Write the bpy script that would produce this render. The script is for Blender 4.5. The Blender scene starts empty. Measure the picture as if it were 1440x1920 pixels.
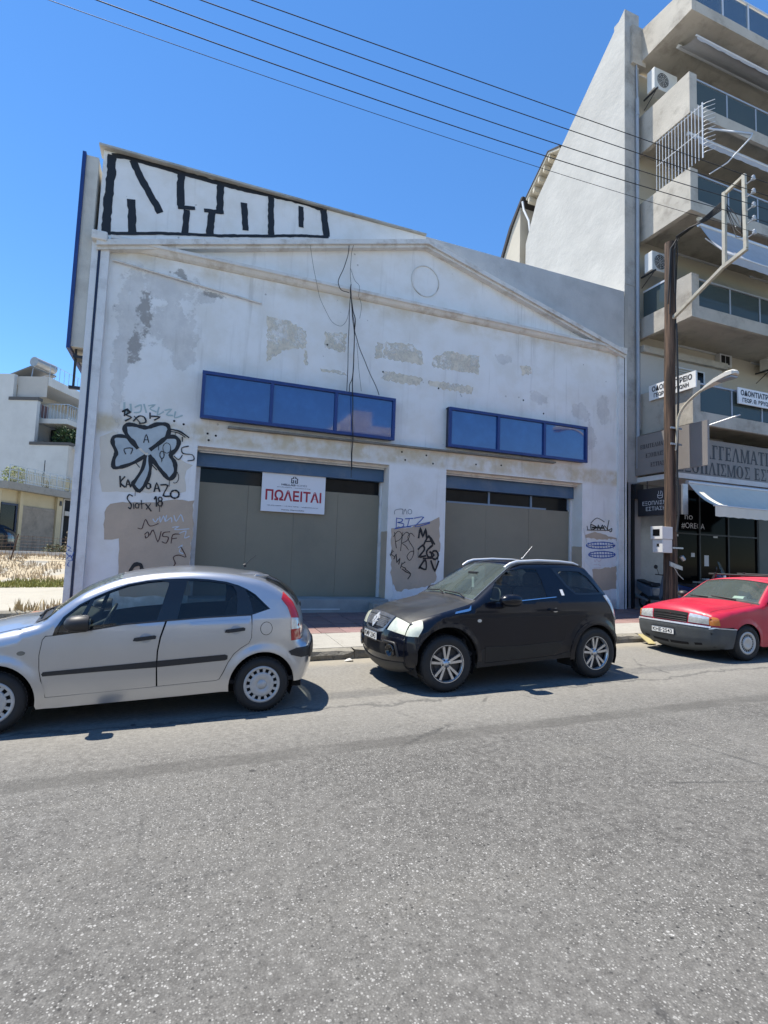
import bpy, bmesh, math, random
import numpy as np
from mathutils import Vector, Matrix
from mathutils.geometry import delaunay_2d_cdt
R = math.radians
rnd = random.Random(7)
SC = bpy.context.scene
COL = SC.collection

# ---------------------------------------------------------------- camera, sky, sun, exposure
cam_d = bpy.data.cameras.new('camera'); cam = bpy.data.objects.new('camera', cam_d); COL.objects.link(cam)
yaw, pitch, roll = R(20.7166), R(4.5956), R(-2.0633)
fw = Vector((math.sin(yaw)*math.cos(pitch), math.cos(yaw)*math.cos(pitch), math.sin(pitch)))
rt = Vector((math.cos(yaw), -math.sin(yaw), 0)); dn = fw.cross(rt)
r2 = rt*math.cos(roll) + dn*math.sin(roll); d2 = dn*math.cos(roll) - rt*math.sin(roll)
cam.matrix_world = Matrix(((r2.x, -d2.x, -fw.x, 0), (r2.y, -d2.y, -fw.y, 0), (r2.z, -d2.z, -fw.z, 1.75), (0, 0, 0, 1)))
cam_d.sensor_fit = 'VERTICAL'; cam_d.sensor_height = 36; cam_d.lens = 36*1000/1920
cam_d.clip_start = .05; cam_d.clip_end = 3000
SC.camera = cam

SUN = Vector((-.28, .21, 1)).normalized()          # towards the sun
elev = math.asin(SUN.z); azim = math.atan2(SUN.x, SUN.y)
world = bpy.data.worlds.new('World'); SC.world = world; world.use_nodes = True
wn = world.node_tree.nodes; wl = world.node_tree.links
sky = wn.new('ShaderNodeTexSky'); sky.sky_type = 'NISHITA'; sky.sun_disc = False
sky.sun_elevation = elev; sky.sun_rotation = azim
sky.altitude = 900; sky.air_density = 1.0; sky.dust_density = 0; sky.ozone_density = 5.0
wn['Background'].inputs['Strength'].default_value = .112
hs_ = wn.new('ShaderNodeHueSaturation'); hs_.inputs['Saturation'].default_value = 1.17; wl.new(sky.outputs[0], hs_.inputs['Color'])   # deep summer blue, evenly over the whole sky
wl.new(hs_.outputs[0], wn['Background'].inputs['Color'])
sd = bpy.data.lights.new('sun', 'SUN'); sun = bpy.data.objects.new('sun', sd); COL.objects.link(sun)
sd.energy = 4.2; sd.angle = R(.5); sd.color = (1, .94, .83)
sun.rotation_euler = (-SUN).to_track_quat('-Z', 'Y').to_euler(); sun.location = (0, 0, 40)
SC.view_settings.view_transform = 'Standard'; SC.view_settings.look = 'None'
SC.view_settings.exposure = 1.1; SC.view_settings.gamma = 1; SC.view_settings.use_curve_mapping = False
SC.render.engine = 'CYCLES'
SC.cycles.max_bounces = 8; SC.cycles.caustics_reflective = False; SC.cycles.caustics_refractive = False; SC.cycles.transparent_max_bounces = 12

# ---------------------------------------------------------------- object helpers
def tag(o, label=None, cat=None, group=None, kind=None):
    if label: o['label'] = label
    if cat: o['category'] = cat
    if group: o['group'] = group
    if kind: o['kind'] = kind
    return o

def thing(name, label, cat, loc=(0, 0, 0), rotz=0, group=None):
    o = bpy.data.objects.new(name, None); COL.objects.link(o)
    o.location = loc; o.rotation_euler = (0, 0, rotz); o.empty_display_size = .2
    return tag(o, label, cat, group)

def link(o, parent=None, world_coords=True):
    COL.objects.link(o)
    if parent is not None:
        o.parent = parent
        if world_coords and parent.type == 'EMPTY': o.location = -parent.location
    return o

class MB:
    """collects faces and links them as one mesh object"""
    def __init__(s): s.v = []; s.f = []; s.sm = []
    def add(s, vs, fs, smooth=False):
        b = len(s.v); s.v += [tuple(v) for v in vs]
        for f in fs: s.f.append([b+i for i in f]); s.sm.append(smooth)
        return s
    def box(s, x0, x1, y0, y1, z0, z1):
        s.add([(x0,y0,z0),(x1,y0,z0),(x1,y1,z0),(x0,y1,z0),(x0,y0,z1),(x1,y0,z1),(x1,y1,z1),(x0,y1,z1)],
              [(0,3,2,1),(4,5,6,7),(0,1,5,4),(1,2,6,5),(2,3,7,6),(3,0,4,7)]); return s
    def hexa(s, p):   # eight corners, bottom ring then top ring (both counter-clockwise from above)
        s.add(p, [(0,3,2,1),(4,5,6,7),(0,1,5,4),(1,2,6,5),(2,3,7,6),(3,0,4,7)]); return s
    def quad(s, a, b, c, d): s.add([a,b,c,d], [(0,1,2,3)]); return s
    def prism(s, poly, axis, a, b):
        """2D polygon extruded from a to b along axis; 'x': (y,z), 'y': (x,z), 'z': (x,y)"""
        def P(u, v, w): return {'x': (w,u,v), 'y': (u,w,v), 'z': (u,v,w)}[axis]
        n = len(poly); area = sum(poly[i][0]*poly[(i+1)%n][1]-poly[(i+1)%n][0]*poly[i][1] for i in range(n))
        if area < 0: poly = poly[::-1]
        vs = [P(u,v,a) for u,v in poly] + [P(u,v,b) for u,v in poly]
        ks = list(range(n)); top = [n+i for i in ks]
        fl = (axis == 'y') != (b < a)
        f1 = top if not fl else top[::-1]; f0 = ks[::-1] if not fl else ks
        sides = [(i,(i+1)%n,n+(i+1)%n,n+i) for i in ks]
        if fl: sides = [q[::-1] for q in sides]
        s.add(vs, [f0, f1] + sides); return s
    def tube(s, pts, r, n=6, smooth=True, caps=True):
        pts = [Vector(p) for p in pts]; rs = r if isinstance(r, (list, tuple)) else [r]*len(pts)
        rings = []; up = None
        for i, p in enumerate(pts):
            d = (pts[min(i+1, len(pts)-1)] - pts[max(i-1, 0)]).normalized()
            if up is None:
                up = Vector((0,0,1)) if abs(d.z) < .9 else Vector((1,0,0))
            a = d.cross(up).normalized(); up = a.cross(d).normalized()
            rings.append([p + (a*math.cos(2*math.pi*k/n) + up*math.sin(2*math.pi*k/n))*rs[i] for k in range(n)])
        vs = [v for r_ in rings for v in r_]; fs = []
        for i in range(len(pts)-1):
            for k in range(n): fs.append((i*n+k, (i+1)*n+k, (i+1)*n+(k+1)%n, i*n+(k+1)%n))
        s.add(vs, fs, smooth)
        if caps: s.add(rings[0], [tuple(range(n))]); s.add(rings[-1], [tuple(range(n))[::-1]])
        return s
    def lathe(s, prof, center, axis='y', n=32, smooth=True, a0=0, sgn=1):
        """profile of (radius, along axis)"""
        c = Vector(center); vs = []; m = len(prof)
        for k in range(n):
            a = a0 + 2*math.pi*k/n; ca, sa = math.cos(a), math.sin(a)
            for r, h in prof:
                h *= sgn
                vs.append(c + {'y': Vector((r*ca, h, r*sa)), 'x': Vector((h, r*ca, r*sa)), 'z': Vector((r*ca, r*sa, h))}[axis])
        fs = []
        for k in range(n):
            for i in range(m-1):
                fs.append((k*m+i, k*m+i+1, ((k+1)%n)*m+i+1, ((k+1)%n)*m+i))
        s.add(vs, fs, smooth); return s
    def build(s, name, m, parent=None, wc=True, kind=None, recalc=False, bevel=0):
        me = bpy.data.meshes.new(name); me.from_pydata(s.v, [], s.f); me.update()
        me.polygons.foreach_set('use_smooth', s.sm)
        if recalc or bevel:
            bm = bmesh.new(); bm.from_mesh(me)
            if bevel:
                bmesh.ops.remove_doubles(bm, verts=bm.verts, dist=1e-5)
                es = [e for e in bm.edges if len(e.link_faces) == 2 and e.calc_face_angle(0) > .6]
                bmesh.ops.bevel(bm, geom=es, offset=bevel, segments=2, affect='EDGES', profile=.6)
            bmesh.ops.recalc_face_normals(bm, faces=bm.faces); bm.to_mesh(me); bm.free()
        if m is not None: me.materials.append(m)
        o = bpy.data.objects.new(name, me); link(o, parent, wc)
        if kind: o['kind'] = kind
        return o

def dup(o, parent=None, **kw):
    """a copy of an object with its parts and sub-parts, sharing meshes"""
    c = o.copy(); COL.objects.link(c)
    if parent is not None: c.parent = parent
    for ch in [x for x in bpy.data.objects if x.parent == o]: dup(ch, c)
    return c

# ---------------------------------------------------------------- materials
def mat(name, col, rough=.6, metal=0, var=0, vscale=3, bump=0, bscale=40, coat=0, spec=.5, fine=0, fscale=60, tint=None, dirt=0, dscale=1.2, dcol=(.1,.09,.08)):
    m = bpy.data.materials.new(name); m.use_nodes = True
    nt = m.node_tree; N = nt.nodes; L = nt.links; b = N['Principled BSDF']
    b.inputs['Base Color'].default_value = (*col, 1); b.inputs['Roughness'].default_value = rough
    b.inputs['Metallic'].default_value = metal; b.inputs['Specular IOR Level'].default_value = spec
    if coat: b.inputs['Coat Weight'].default_value = coat; b.inputs['Coat Roughness'].default_value = .04
    if not (var or bump or fine or dirt): return m
    tc = N.new('ShaderNodeTexCoord')
    def noise(sc, det=5, ro=.6):
        n = N.new('ShaderNodeTexNoise'); n.inputs['Scale'].default_value = sc; n.inputs['Detail'].default_value = det
        n.inputs['Roughness'].default_value = ro; L.new(tc.outputs['Object'], n.inputs['Vector']); return n.outputs['Fac']
    cur = None
    def scale_col(fac_out, amt):
        nonlocal cur
        mr = N.new('ShaderNodeMapRange'); mr.inputs['From Min'].default_value = .25; mr.inputs['From Max'].default_value = .75
        mr.inputs['To Min'].default_value = 1-amt; mr.inputs['To Max'].default_value = 1+amt; L.new(fac_out, mr.inputs['Value'])
        mx = N.new('ShaderNodeVectorMath'); mx.operation = 'SCALE'
        if cur is None: mx.inputs[0].default_value = col
        else: L.new(cur, mx.inputs[0])
        L.new(mr.outputs[0], mx.inputs['Scale']); cur = mx.outputs[0]
    if var: scale_col(noise(vscale), var)
    if fine: scale_col(noise(fscale, 3), fine)
    if dirt:
        mr = N.new('ShaderNodeMapRange'); mr.inputs['From Min'].default_value = .5; mr.inputs['From Max'].default_value = .72
        mr.inputs['To Max'].default_value = dirt; L.new(noise(dscale, 8, .7), mr.inputs['Value'])
        mx = N.new('ShaderNodeMix'); mx.data_type = 'RGBA'; L.new(mr.outputs[0], mx.inputs[0])
        if cur is None: mx.inputs[6].default_value = (*col, 1)
        else: L.new(cur, mx.inputs[6])
        mx.inputs[7].default_value = (*dcol, 1); cur = mx.outputs[2]
    if cur is not None: L.new(cur, b.inputs['Base Color'])
    if bump:
        bn = N.new('ShaderNodeBump'); bn.inputs['Strength'].default_value = bump; bn.inputs['Distance'].default_value = .02
        L.new(noise(bscale, 6), bn.inputs['Height']); L.new(bn.outputs[0], b.inputs['Normal'])
    return m

def glass_mat(name, tint, gloss=1.0, rough=.0, opaq=.0, opcol=(.02,.02,.02)):
    """see-through pane: tinted transparency, mirror reflection by angle, optional diffuse film"""
    m = bpy.data.materials.new(name); m.use_nodes = True; nt = m.node_tree; N = nt.nodes; L = nt.links
    N.remove(N['Principled BSDF']); out = N['Material Output']
    tr = N.new('ShaderNodeBsdfTransparent'); tr.inputs[0].default_value = (*tint, 1)
    gl = N.new('ShaderNodeBsdfGlossy'); gl.inputs['Roughness'].default_value = rough
    fr = N.new('ShaderNodeFresnel'); fr.inputs[0].default_value = 1.45
    ml = N.new('ShaderNodeMath'); ml.operation = 'MULTIPLY_ADD'; ml.inputs[1].default_value = gloss; ml.inputs[2].default_value = .02
    L.new(fr.outputs[0], ml.inputs[0])
    base = tr.outputs[0]
    if opaq:
        df = N.new('ShaderNodeBsdfDiffuse'); df.inputs[0].default_value = (*opcol, 1)
        mx0 = N.new('ShaderNodeMixShader'); mx0.inputs[0].default_value = opaq; L.new(base, mx0.inputs[1]); L.new(df.outputs[0], mx0.inputs[2]); base = mx0.outputs[0]
    mx = N.new('ShaderNodeMixShader'); L.new(ml.outputs[0], mx.inputs[0]); L.new(base, mx.inputs[1]); L.new(gl.outputs[0], mx.inputs[2])
    L.new(mx.outputs[0], out.inputs[0]); return m

M = {}
M['black'] = mat('black_plastic', (.018,.018,.02), .5)
M['rubber'] = mat('rubber', (.017,.017,.018), .75, var=.2, vscale=8)
M['dark'] = mat('dark_void', (.006,.006,.007), .9)
M['chrome'] = mat('chrome', (.75,.75,.77), .12, 1)
M['steel'] = mat('galvanised_steel', (.42,.43,.44), .45, .8, var=.15, vscale=6)
M['white'] = mat('white_paint', (.78,.78,.77), .5, var=.06, vscale=2)
M['ink'] = mat('black_spray_paint', (.01,.01,.012), .55)
M['wire'] = mat('cable_sheath', (.015,.015,.016), .6)

# ---------------------------------------------------------------- lettering and strokes
def text_mesh(txt, size, width=None, bold=0.0, spacing=1.0):
    """built-in font converted to a flat mesh in XY, left-bottom at the origin; returns verts, faces, width"""
    cu = bpy.data.curves.new('lettering', 'FONT'); cu.body = txt; cu.size = size; cu.fill_mode = 'FRONT'
    cu.offset = bold*size; cu.space_character = spacing; cu.resolution_u = 3
    ob = bpy.data.objects.new('lettering', cu); COL.objects.link(ob)
    dg = bpy.context.evaluated_depsgraph_get(); me = bpy.data.meshes.new_from_object(ob.evaluated_get(dg))
    vs = [tuple(v.co) for v in me.vertices]; fs = [tuple(p.vertices) for p in me.polygons]
    bpy.data.objects.remove(ob); bpy.data.curves.remove(cu); bpy.data.meshes.remove(me)
    if not vs: return [], [], 0
    x0 = min(v[0] for v in vs); x1 = max(v[0] for v in vs); k = (width/(x1-x0)) if width else 1
    return [((v[0]-x0)*k, v[1]) for v in vs], fs, (x1-x0)*k

def frame_front(x, y, z):    # reading surface that faces the street (-Y)
    return lambda u, v, d=0: (x+u, y-d, z+v)
def frame_left(x, y, z):     # reading surface that faces left (-X); text runs towards the street
    return lambda u, v, d=0: (x-d, y-u, z+v)

def text(mb, txt, fr, h, width=None, bold=0, spacing=1.0, d=.004, center=False, cap=.73):
    vs, fs, w = text_mesh(txt, h/cap, width, bold, spacing)
    dx = -w/2 if center else 0
    pv = [fr(v[0]+dx, v[1], d) for v in vs]
    a = [Vector(p) for p in (fr(0,0), fr(1,0), fr(0,1), fr(0,0,1))]
    if ((a[1]-a[0]).cross(a[2]-a[0])).dot(a[3]-a[0]) < 0: fs = [f[::-1] for f in fs]
    mb.add(pv, fs)
    return w

def stroke(mb, pts, w, fr, d=.004, taper=False):
    """painted line of width w along 2D points"""
    P = [Vector(p) for p in pts]
    if len(P) < 2: return
    L_, Rr = [], []
    for i, p in enumerate(P):
        d0 = (P[i]-P[i-1]).normalized() if i else (P[1]-P[0]).normalized()
        d1 = (P[i+1]-P[i]).normalized() if i < len(P)-1 else d0
        t = (d0+d1); t = t.normalized() if t.length > .2 else d1
        n = Vector((-t.y, t.x)); k = 1/max(.55, n.dot(Vector((-d1.y, d1.x))))
        ww = w*.5*k*(1+rnd.uniform(-.10,.10)+.16*math.sin(i*1.1+pts[0][0]*40))
        q = p
        if i == 0: q = p - t*w*.3
        if i == len(P)-1: q = p + t*w*.3
        L_.append(q+n*ww); Rr.append(q-n*ww)
    n = len(P)
    mb.add([fr(v.x, v.y, d) for v in L_] + [fr(v.x, v.y, d) for v in Rr], [(i, n+i, n+i+1, i+1) for i in range(n-1)])

def smooth_line(pts, k=4):
    """Catmull-Rom through points"""
    if len(pts) < 3: return pts
    P = [Vector(p) for p in pts]; out = []
    for i in range(len(P)-1):
        a, b, c, e = P[max(i-1,0)], P[i], P[i+1], P[min(i+2,len(P)-1)]
        for j in range(k):
            t = j/k; out.append(.5*((2*b)+(c-a)*t+(2*a-5*b+4*c-e)*t*t+(3*b-a-3*c+e)*t**3))
    out.append(P[-1]); return [tuple(p) for p in out]

def ragged(poly, amp=.03, step=.12):
    """polygon with a brushed, uneven edge"""
    out = []; n = len(poly)
    for i in range(n):
        a, b = Vector(poly[i]), Vector(poly[(i+1)%n]); m = max(1, int((b-a).length/step)); nn = Vector((-(b-a).y, (b-a).x)).normalized()
        for j in range(m): out.append(tuple(a.lerp(b, j/m) + nn*rnd.uniform(-amp, amp)))
    return out

def flat_poly(mb, poly, fr, d=.003):
    pts = [Vector(p) for p in poly]; n = len(pts)
    res = delaunay_2d_cdt(pts, [(i,(i+1)%n) for i in range(n)], [list(range(n))], 1, 1e-6)
    mb.add([fr(v.x, v.y, d) for v in res[0]], [f for f in res[2]])

def inside(poly, pts):
    x, y = pts[:,0], pts[:,1]; c = np.zeros(len(pts), bool); n = len(poly)
    for i in range(n):
        (x0,y0),(x1,y1) = poly[i], poly[(i+1)%n]
        if y0 == y1: continue
        k = ((y0 > y) != (y1 > y)) & (x < (x1-x0)*(y-y0)/(y1-y0)+x0); c ^= k
    return c

# ================================================================ setting
def node_mat(name):
    m = bpy.data.materials.new(name); m.use_nodes = True; nt = m.node_tree
    return m, nt.nodes, nt.links, nt.nodes['Principled BSDF']
class NT:
    """terse node helpers"""
    def __init__(s, m): s.N = m.node_tree.nodes; s.L = m.node_tree.links; s.tc = s.N.new('ShaderNodeTexCoord'); s.P = s.tc.outputs['Object']
    def val(s, x): return x
    def put(s, inp, v):
        if hasattr(v, 'is_output') or isinstance(v, bpy.types.NodeSocket): s.L.new(v, inp)
        else: inp.default_value = v
    def math(s, op, a, b=0, c=None, clamp=False):
        n = s.N.new('ShaderNodeMath'); n.operation = op; n.use_clamp = clamp; s.put(n.inputs[0], a); s.put(n.inputs[1], b)
        if c is not None: s.put(n.inputs[2], c)
        return n.outputs[0]
    def noise(s, scale, det=5, rough=.6, vec=None, dist=0):
        n = s.N.new('ShaderNodeTexNoise'); n.inputs['Scale'].default_value = scale; n.inputs['Detail'].default_value = det; n.inputs['Roughness'].default_value = rough; n.inputs['Distortion'].default_value = dist
        s.L.new(vec or s.P, n.inputs['Vector']); return n.outputs['Fac']
    def vor(s, scale, feature='F1', out='Distance', vec=None):
        n = s.N.new('ShaderNodeTexVoronoi'); n.feature = feature; n.inputs['Scale'].default_value = scale; s.L.new(vec or s.P, n.inputs['Vector']); return n.outputs[out]
    def scaled(s, v):
        n = s.N.new('ShaderNodeMapping'); n.inputs['Scale'].default_value = v; s.L.new(s.P, n.inputs['Vector']); return n.outputs[0]
    def ramp(s, x, a, b, lo=0., hi=1., smooth=True):
        n = s.N.new('ShaderNodeMapRange'); n.interpolation_type = 'SMOOTHSTEP' if smooth else 'LINEAR'
        n.inputs['From Min'].default_value = a; n.inputs['From Max'].default_value = b; n.inputs['To Min'].default_value = lo; n.inputs['To Max'].default_value = hi
        s.L.new(x, n.inputs['Value']); return n.outputs[0]
    def mix(s, f, a, b):
        n = s.N.new('ShaderNodeMix'); n.data_type = 'RGBA'; s.put(n.inputs[0], f)
        for i, c in ((6, a), (7, b)):
            if isinstance(c, tuple): n.inputs[i].default_value = (*c, 1)
            else: s.L.new(c, n.inputs[i])
        return n.outputs[2]
    def mulc(s, c, f):
        n = s.N.new('ShaderNodeVectorMath'); n.operation = 'SCALE'
        if isinstance(c, tuple): n.inputs[0].default_value = c
        else: s.L.new(c, n.inputs[0])
        s.put(n.inputs['Scale'], f); return n.outputs[0]
    def xyz(s):
        n = s.N.new('ShaderNodeSeparateXYZ'); s.L.new(s.P, n.inputs[0]); return n.outputs
    def bump(s, h, b, strength=.4, dist=.01):
        n = s.N.new('ShaderNodeBump'); n.inputs['Strength'].default_value = strength; n.inputs['Distance'].default_value = dist
        s.L.new(h, n.inputs['Height']); s.L.new(n.outputs[0], b.inputs['Normal'])

# asphalt: worn aggregate, smoother pale parking lane, dark sealed trench, oil spots
def asphalt():
    m, N, L, b = node_mat('worn_asphalt'); t = NT(m); X, Y, Z = t.xyz()
    wob = t.math('MULTIPLY_ADD', t.noise(.9, 4), .5, -.25)
    yy = t.math('ADD', Y, wob)
    lane = t.ramp(yy, 4.2, 6.0)                                 # 0 open carriageway, 1 parking lane
    cellA = t.vor(95, 'F1', 'Color'); cellB = t.vor(46, 'F1', 'Color'); dA = t.vor(95, 'F1', 'Distance'); dB = t.vor(46)
    sepA = N.new('ShaderNodeSeparateColor'); L.new(cellA, sepA.inputs[0]); sepB = N.new('ShaderNodeSeparateColor'); L.new(cellB, sepB.inputs[0])
    base = t.mix(t.ramp(t.noise(.42, 7, .7), .32, .68), (.074, .071, .067), (.136, .132, .123))
    base = t.mix(t.math('MULTIPLY', t.ramp(t.noise(1, 5, .6, vec=t.scaled((.25, 1.1, 1))), .48, .66), .45), base, (.165, .158, .142))
    base = t.mix(t.ramp(t.noise(14, 6, .75), .35, .7), base, (.150, .146, .137))
    amt = t.math('MULTIPLY_ADD', lane, -.75, 1.0)
    amt = t.math('MULTIPLY', amt, t.ramp(t.noise(.8, 4), .25, .7, .45, 1))
    lightA = t.math('MULTIPLY', t.ramp(sepA.outputs[0], .66, .98), t.ramp(dA, .34, .52, 1, 0)); darkA = t.math('MULTIPLY', t.ramp(sepA.outputs[1], .55, .9), t.ramp(dA, .32, .55, 1, 0))
    lightB = t.math('MULTIPLY', t.ramp(sepB.outputs[0], .88, .99), t.ramp(dB, .26, .40, 1, 0)); darkB = t.math('MULTIPLY', t.ramp(sepB.outputs[1], .80, .97), t.ramp(dB, .25, .45, 1, 0))
    c = t.mix(t.math('MULTIPLY', darkA, t.math('MULTIPLY', amt, .85)), base, (.040, .039, .037))
    c = t.mix(t.math('MULTIPLY', lightA, t.math('MULTIPLY', amt, .85)), c, (.34, .335, .32))
    c = t.mix(t.math('MULTIPLY', lightB, t.math('MULTIPLY', amt, .8)), c, (.44, .435, .42))
    c = t.mix(t.math('MULTIPLY', darkB, amt), c, (.03, .03, .03))
    c = t.mix(t.math('MULTIPLY', lane, .65), c, t.mix(t.noise(2.2, 6, .7), (.178, .170, .154), (.245, .235, .212)))
    # sealed trench
    w2 = t.math('MULTIPLY_ADD', t.noise(3, 4), .10, -.05); y2 = t.math('ADD', Y, w2)
    tr = t.math('MULTIPLY', t.ramp(y2, 4.54, 4.60), t.ramp(y2, 4.76, 4.84, 1, 0))
    c = t.mix(t.math('MULTIPLY', tr, t.ramp(t.noise(1.3, 3), .3, .6, .35, .8)), c, (.088, .085, .079))
    # seam along the parking lane and a few cracks
    w3 = t.math('MULTIPLY_ADD', t.noise(1.1, 6, .7), .9, -.45); y3 = t.math('ADD', Y, w3)
    seam = t.math('MULTIPLY', t.ramp(y3, 5.83, 5.86), t.ramp(y3, 5.88, 5.95, 1, 0))
    c = t.mix(t.math('MULTIPLY', seam, .55), c, (.05, .05, .05))
    ck = t.vor(.55, 'DISTANCE_TO_EDGE', 'Distance', vec=None)
    crack = t.math('MULTIPLY', t.ramp(t.math('ADD', ck, t.math('MULTIPLY_ADD', t.noise(9, 5, .7), .06, -.03)), .0, .012, 1, 0), t.ramp(t.noise(.5, 3), .52, .62))
    c = t.mix(t.math('MULTIPLY', crack, .6), c, (.04, .04, .04))
    gap = t.math('MULTIPLY', t.ramp(dA, .30, .62), t.math('MULTIPLY', amt, .55)); c = t.mix(gap, c, t.mulc(c, .45))
    c = t.mulc(c, t.ramp(t.noise(26, 6, .8), .25, .75, .74, 1.26))
    # oil drips and gum
    d4 = t.vor(2.1); k4 = t.vor(2.1, 'F1', 'Color'); s4 = N.new('ShaderNodeSeparateColor'); L.new(k4, s4.inputs[0])
    spot = t.math('MULTIPLY', t.ramp(t.math('ADD', d4, t.math('MULTIPLY_ADD', t.noise(24, 3), .09, -.045)), .045, .085, 1, 0), t.ramp(s4.outputs[2], .35, .45))
    c = t.mix(t.math('MULTIPLY', spot, .8), c, (.03, .029, .028))
    # dust by the kerb
    c = t.mix(t.math('MULTIPLY', t.ramp(t.math('ADD', Y, t.math('MULTIPLY_ADD', t.noise(2.5, 5), .8, -.4)), 7.7, 8.35), .6), c, (.30, .265, .20))
    L.new(c, b.inputs['Base Color']); b.inputs['Roughness'].default_value = .82; b.inputs['Specular IOR Level'].default_value = .35
    h = t.math('ADD', t.math('MULTIPLY', t.math('SUBTRACT', .6, dA), amt), t.math('MULTIPLY', t.noise(90, 3), .5)); t.bump(h, b, .45, .006)
    return m
M['asphalt'] = asphalt()
def concrete(name, a, bcol, dirt=(.12,.11,.09), bump=.35, dr=.5, sc=1.6):
    m, N, L, b = node_mat(name); t = NT(m)
    c = t.mix(t.noise(sc, 7, .7), a, bcol); c = t.mix(t.math('MULTIPLY', t.ramp(t.noise(sc*2.7, 8, .75), .5, .72), dr), c, dirt)
    c = t.mulc(c, t.ramp(t.noise(70, 3), .2, .8, .86, 1.12)); L.new(c, b.inputs['Base Color']); b.inputs['Roughness'].default_value = .9
    t.bump(t.noise(38, 7, .7), b, bump, .02); return m
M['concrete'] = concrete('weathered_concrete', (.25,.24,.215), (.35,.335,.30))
M['kerb'] = concrete('rough_kerb_concrete', (.15,.14,.115), (.30,.28,.235), (.035,.032,.028), 1.0, .9, 5)
M['dust'] = concrete('dusty_concrete_lot', (.27,.255,.22), (.37,.35,.30), (.25,.22,.17), .4, .5, .7)
M['earth'] = concrete('dry_earth', (.30,.25,.17), (.42,.36,.26), (.2,.15,.09), .8, .6, 1.1)
M['tile'] = [mat('pavement_tile_%d' % i, c, .8, var=.16, vscale=3, fine=.12, fscale=60, dirt=.5, dscale=2.5, dcol=(.20,.17,.15)) for i, c in enumerate(((.195,.115,.105), (.22,.135,.12), (.17,.105,.10), (.205,.125,.12)))]
M['mortar'] = concrete('tile_bed_mortar', (.20,.17,.155), (.27,.24,.215))

def sheet(name, x0, x1, y0, y1, zf, m, nx=1, ny=1, kind='structure', parent=None):
    mb = MB(); xs = np.linspace(x0, x1, nx+1); ys = np.linspace(y0, y1, ny+1)
    vs = [(x, y, zf(x, y)) for y in ys for x in xs]
    mb.add(vs, [(j*(nx+1)+i, j*(nx+1)+i+1, (j+1)*(nx+1)+i+1, (j+1)*(nx+1)+i) for j in range(ny) for i in range(nx)], True)
    o = mb.build(name, m, parent); 
    if kind: o['kind'] = kind
    return o
zr = lambda x, y: .02*x
def zlot(x, y):
    a = .02*x
    if y > 15: a += .16+.012*(y-15)
    k = min(1, max(0, (y-22.5)/6.5)); k = k*k*(3-2*k)
    return a*(1-k)+(1.17+.004*(y-29))*k
sheet('ground', -400, 400, -400, 600, lambda x, y: .02*max(-60, min(60, x))-.06, M['dust'], 40, 40)
sheet('road', -60, 60, -6.2, 8.40, zr, M['asphalt'])
sheet('side_road', -60, -2.35, 8.40, 15.0, zr, M['asphalt'], 1, 1)
def zpave(x, y):
    a = .02*x+.15; b = .36+.004*(x-3.5); k = (y-8.4)/4.2; return a+(b-a)*k
sheet('pavement_bed', -2.35, 60, 8.58, 14.5, lambda x, y: zpave(x, min(y, 12.7))-.035, M['mortar'], 20, 6)
# concrete margin behind the kerb, its pale width standing for the sunlit strip, then square paving tiles, each one laid by itself
pave = thing('pavement', None, None); pave['kind'] = 'structure'
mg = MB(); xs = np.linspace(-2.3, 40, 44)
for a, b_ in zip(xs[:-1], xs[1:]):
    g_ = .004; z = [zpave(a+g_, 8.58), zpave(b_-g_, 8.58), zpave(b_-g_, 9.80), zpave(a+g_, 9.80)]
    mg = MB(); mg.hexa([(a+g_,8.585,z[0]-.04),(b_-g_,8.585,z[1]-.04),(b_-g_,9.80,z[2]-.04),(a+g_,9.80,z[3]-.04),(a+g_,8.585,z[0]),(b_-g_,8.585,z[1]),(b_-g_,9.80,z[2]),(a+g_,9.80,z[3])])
    mg.build('sunlit_margin_slab', M['concrete'], pave)
tm = []
S_ = .485
for k in range(4):
    mb = MB(); w = S_/2-.006; mb.box(-w, w, -w, w, -.03, 0); tm.append(mb)
protos = [mb.build('paving_tile', M['tile'][i], pave, False) for i, mb in enumerate(tm)]
cnt = 0
for j in range(6):
    for i in range(40):
        x = -2.05+i*S_; y = 10.05+j*S_
        if y > 12.5: continue
        src = protos[rnd.randrange(4)]
        if cnt < 4: o = protos[cnt]
        else: o = src.copy(); COL.objects.link(o); o.parent = pave
        cnt += 1
        o.location = (x, y, zpave(x, y)+rnd.uniform(-.004, .003)); o.rotation_euler = (rnd.uniform(-.006,.006)+(zpave(x,y+.1)-zpave(x,y))/.1, -(zpave(x+.1,y)-zpave(x,y))/.1+rnd.uniform(-.006,.006), rnd.uniform(-.004,.004))
# kerb stones
kerb = thing('kerb', None, None); kerb['kind'] = 'structure'
for i in range(38):
    x0 = -2.35+i*1.02; x1 = x0+1.012; mb = MB(); n = 7; front = []
    top = [(x0+(x1-x0)*t, 8.40+rnd.uniform(-.012,.012), .02*x0+.147+rnd.uniform(-.014,.006)) for t in np.linspace(0,1,n)]
    bot = [(p[0], 8.385+rnd.uniform(-.015,.008), .02*p[0]-.03) for p in top]; mid = [(p[0], 8.385+rnd.uniform(-.018,.012), .02*p[0]+.075) for p in top]
    back = [(p[0], 8.58, .02*p[0]+.152) for p in top]
    vs = bot+mid+top+back
    mb.add(vs, [(r*n+k, r*n+k+1, (r+1)*n+k+1, (r+1)*n+k) for r in range(3) for k in range(n-1)])
    mb.build('kerb_stone', M['kerb'], kerb)
ramp_ = [(-2.35, 8.40), (-2.35, 12.6), (-2.75, 14.9)]
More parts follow.
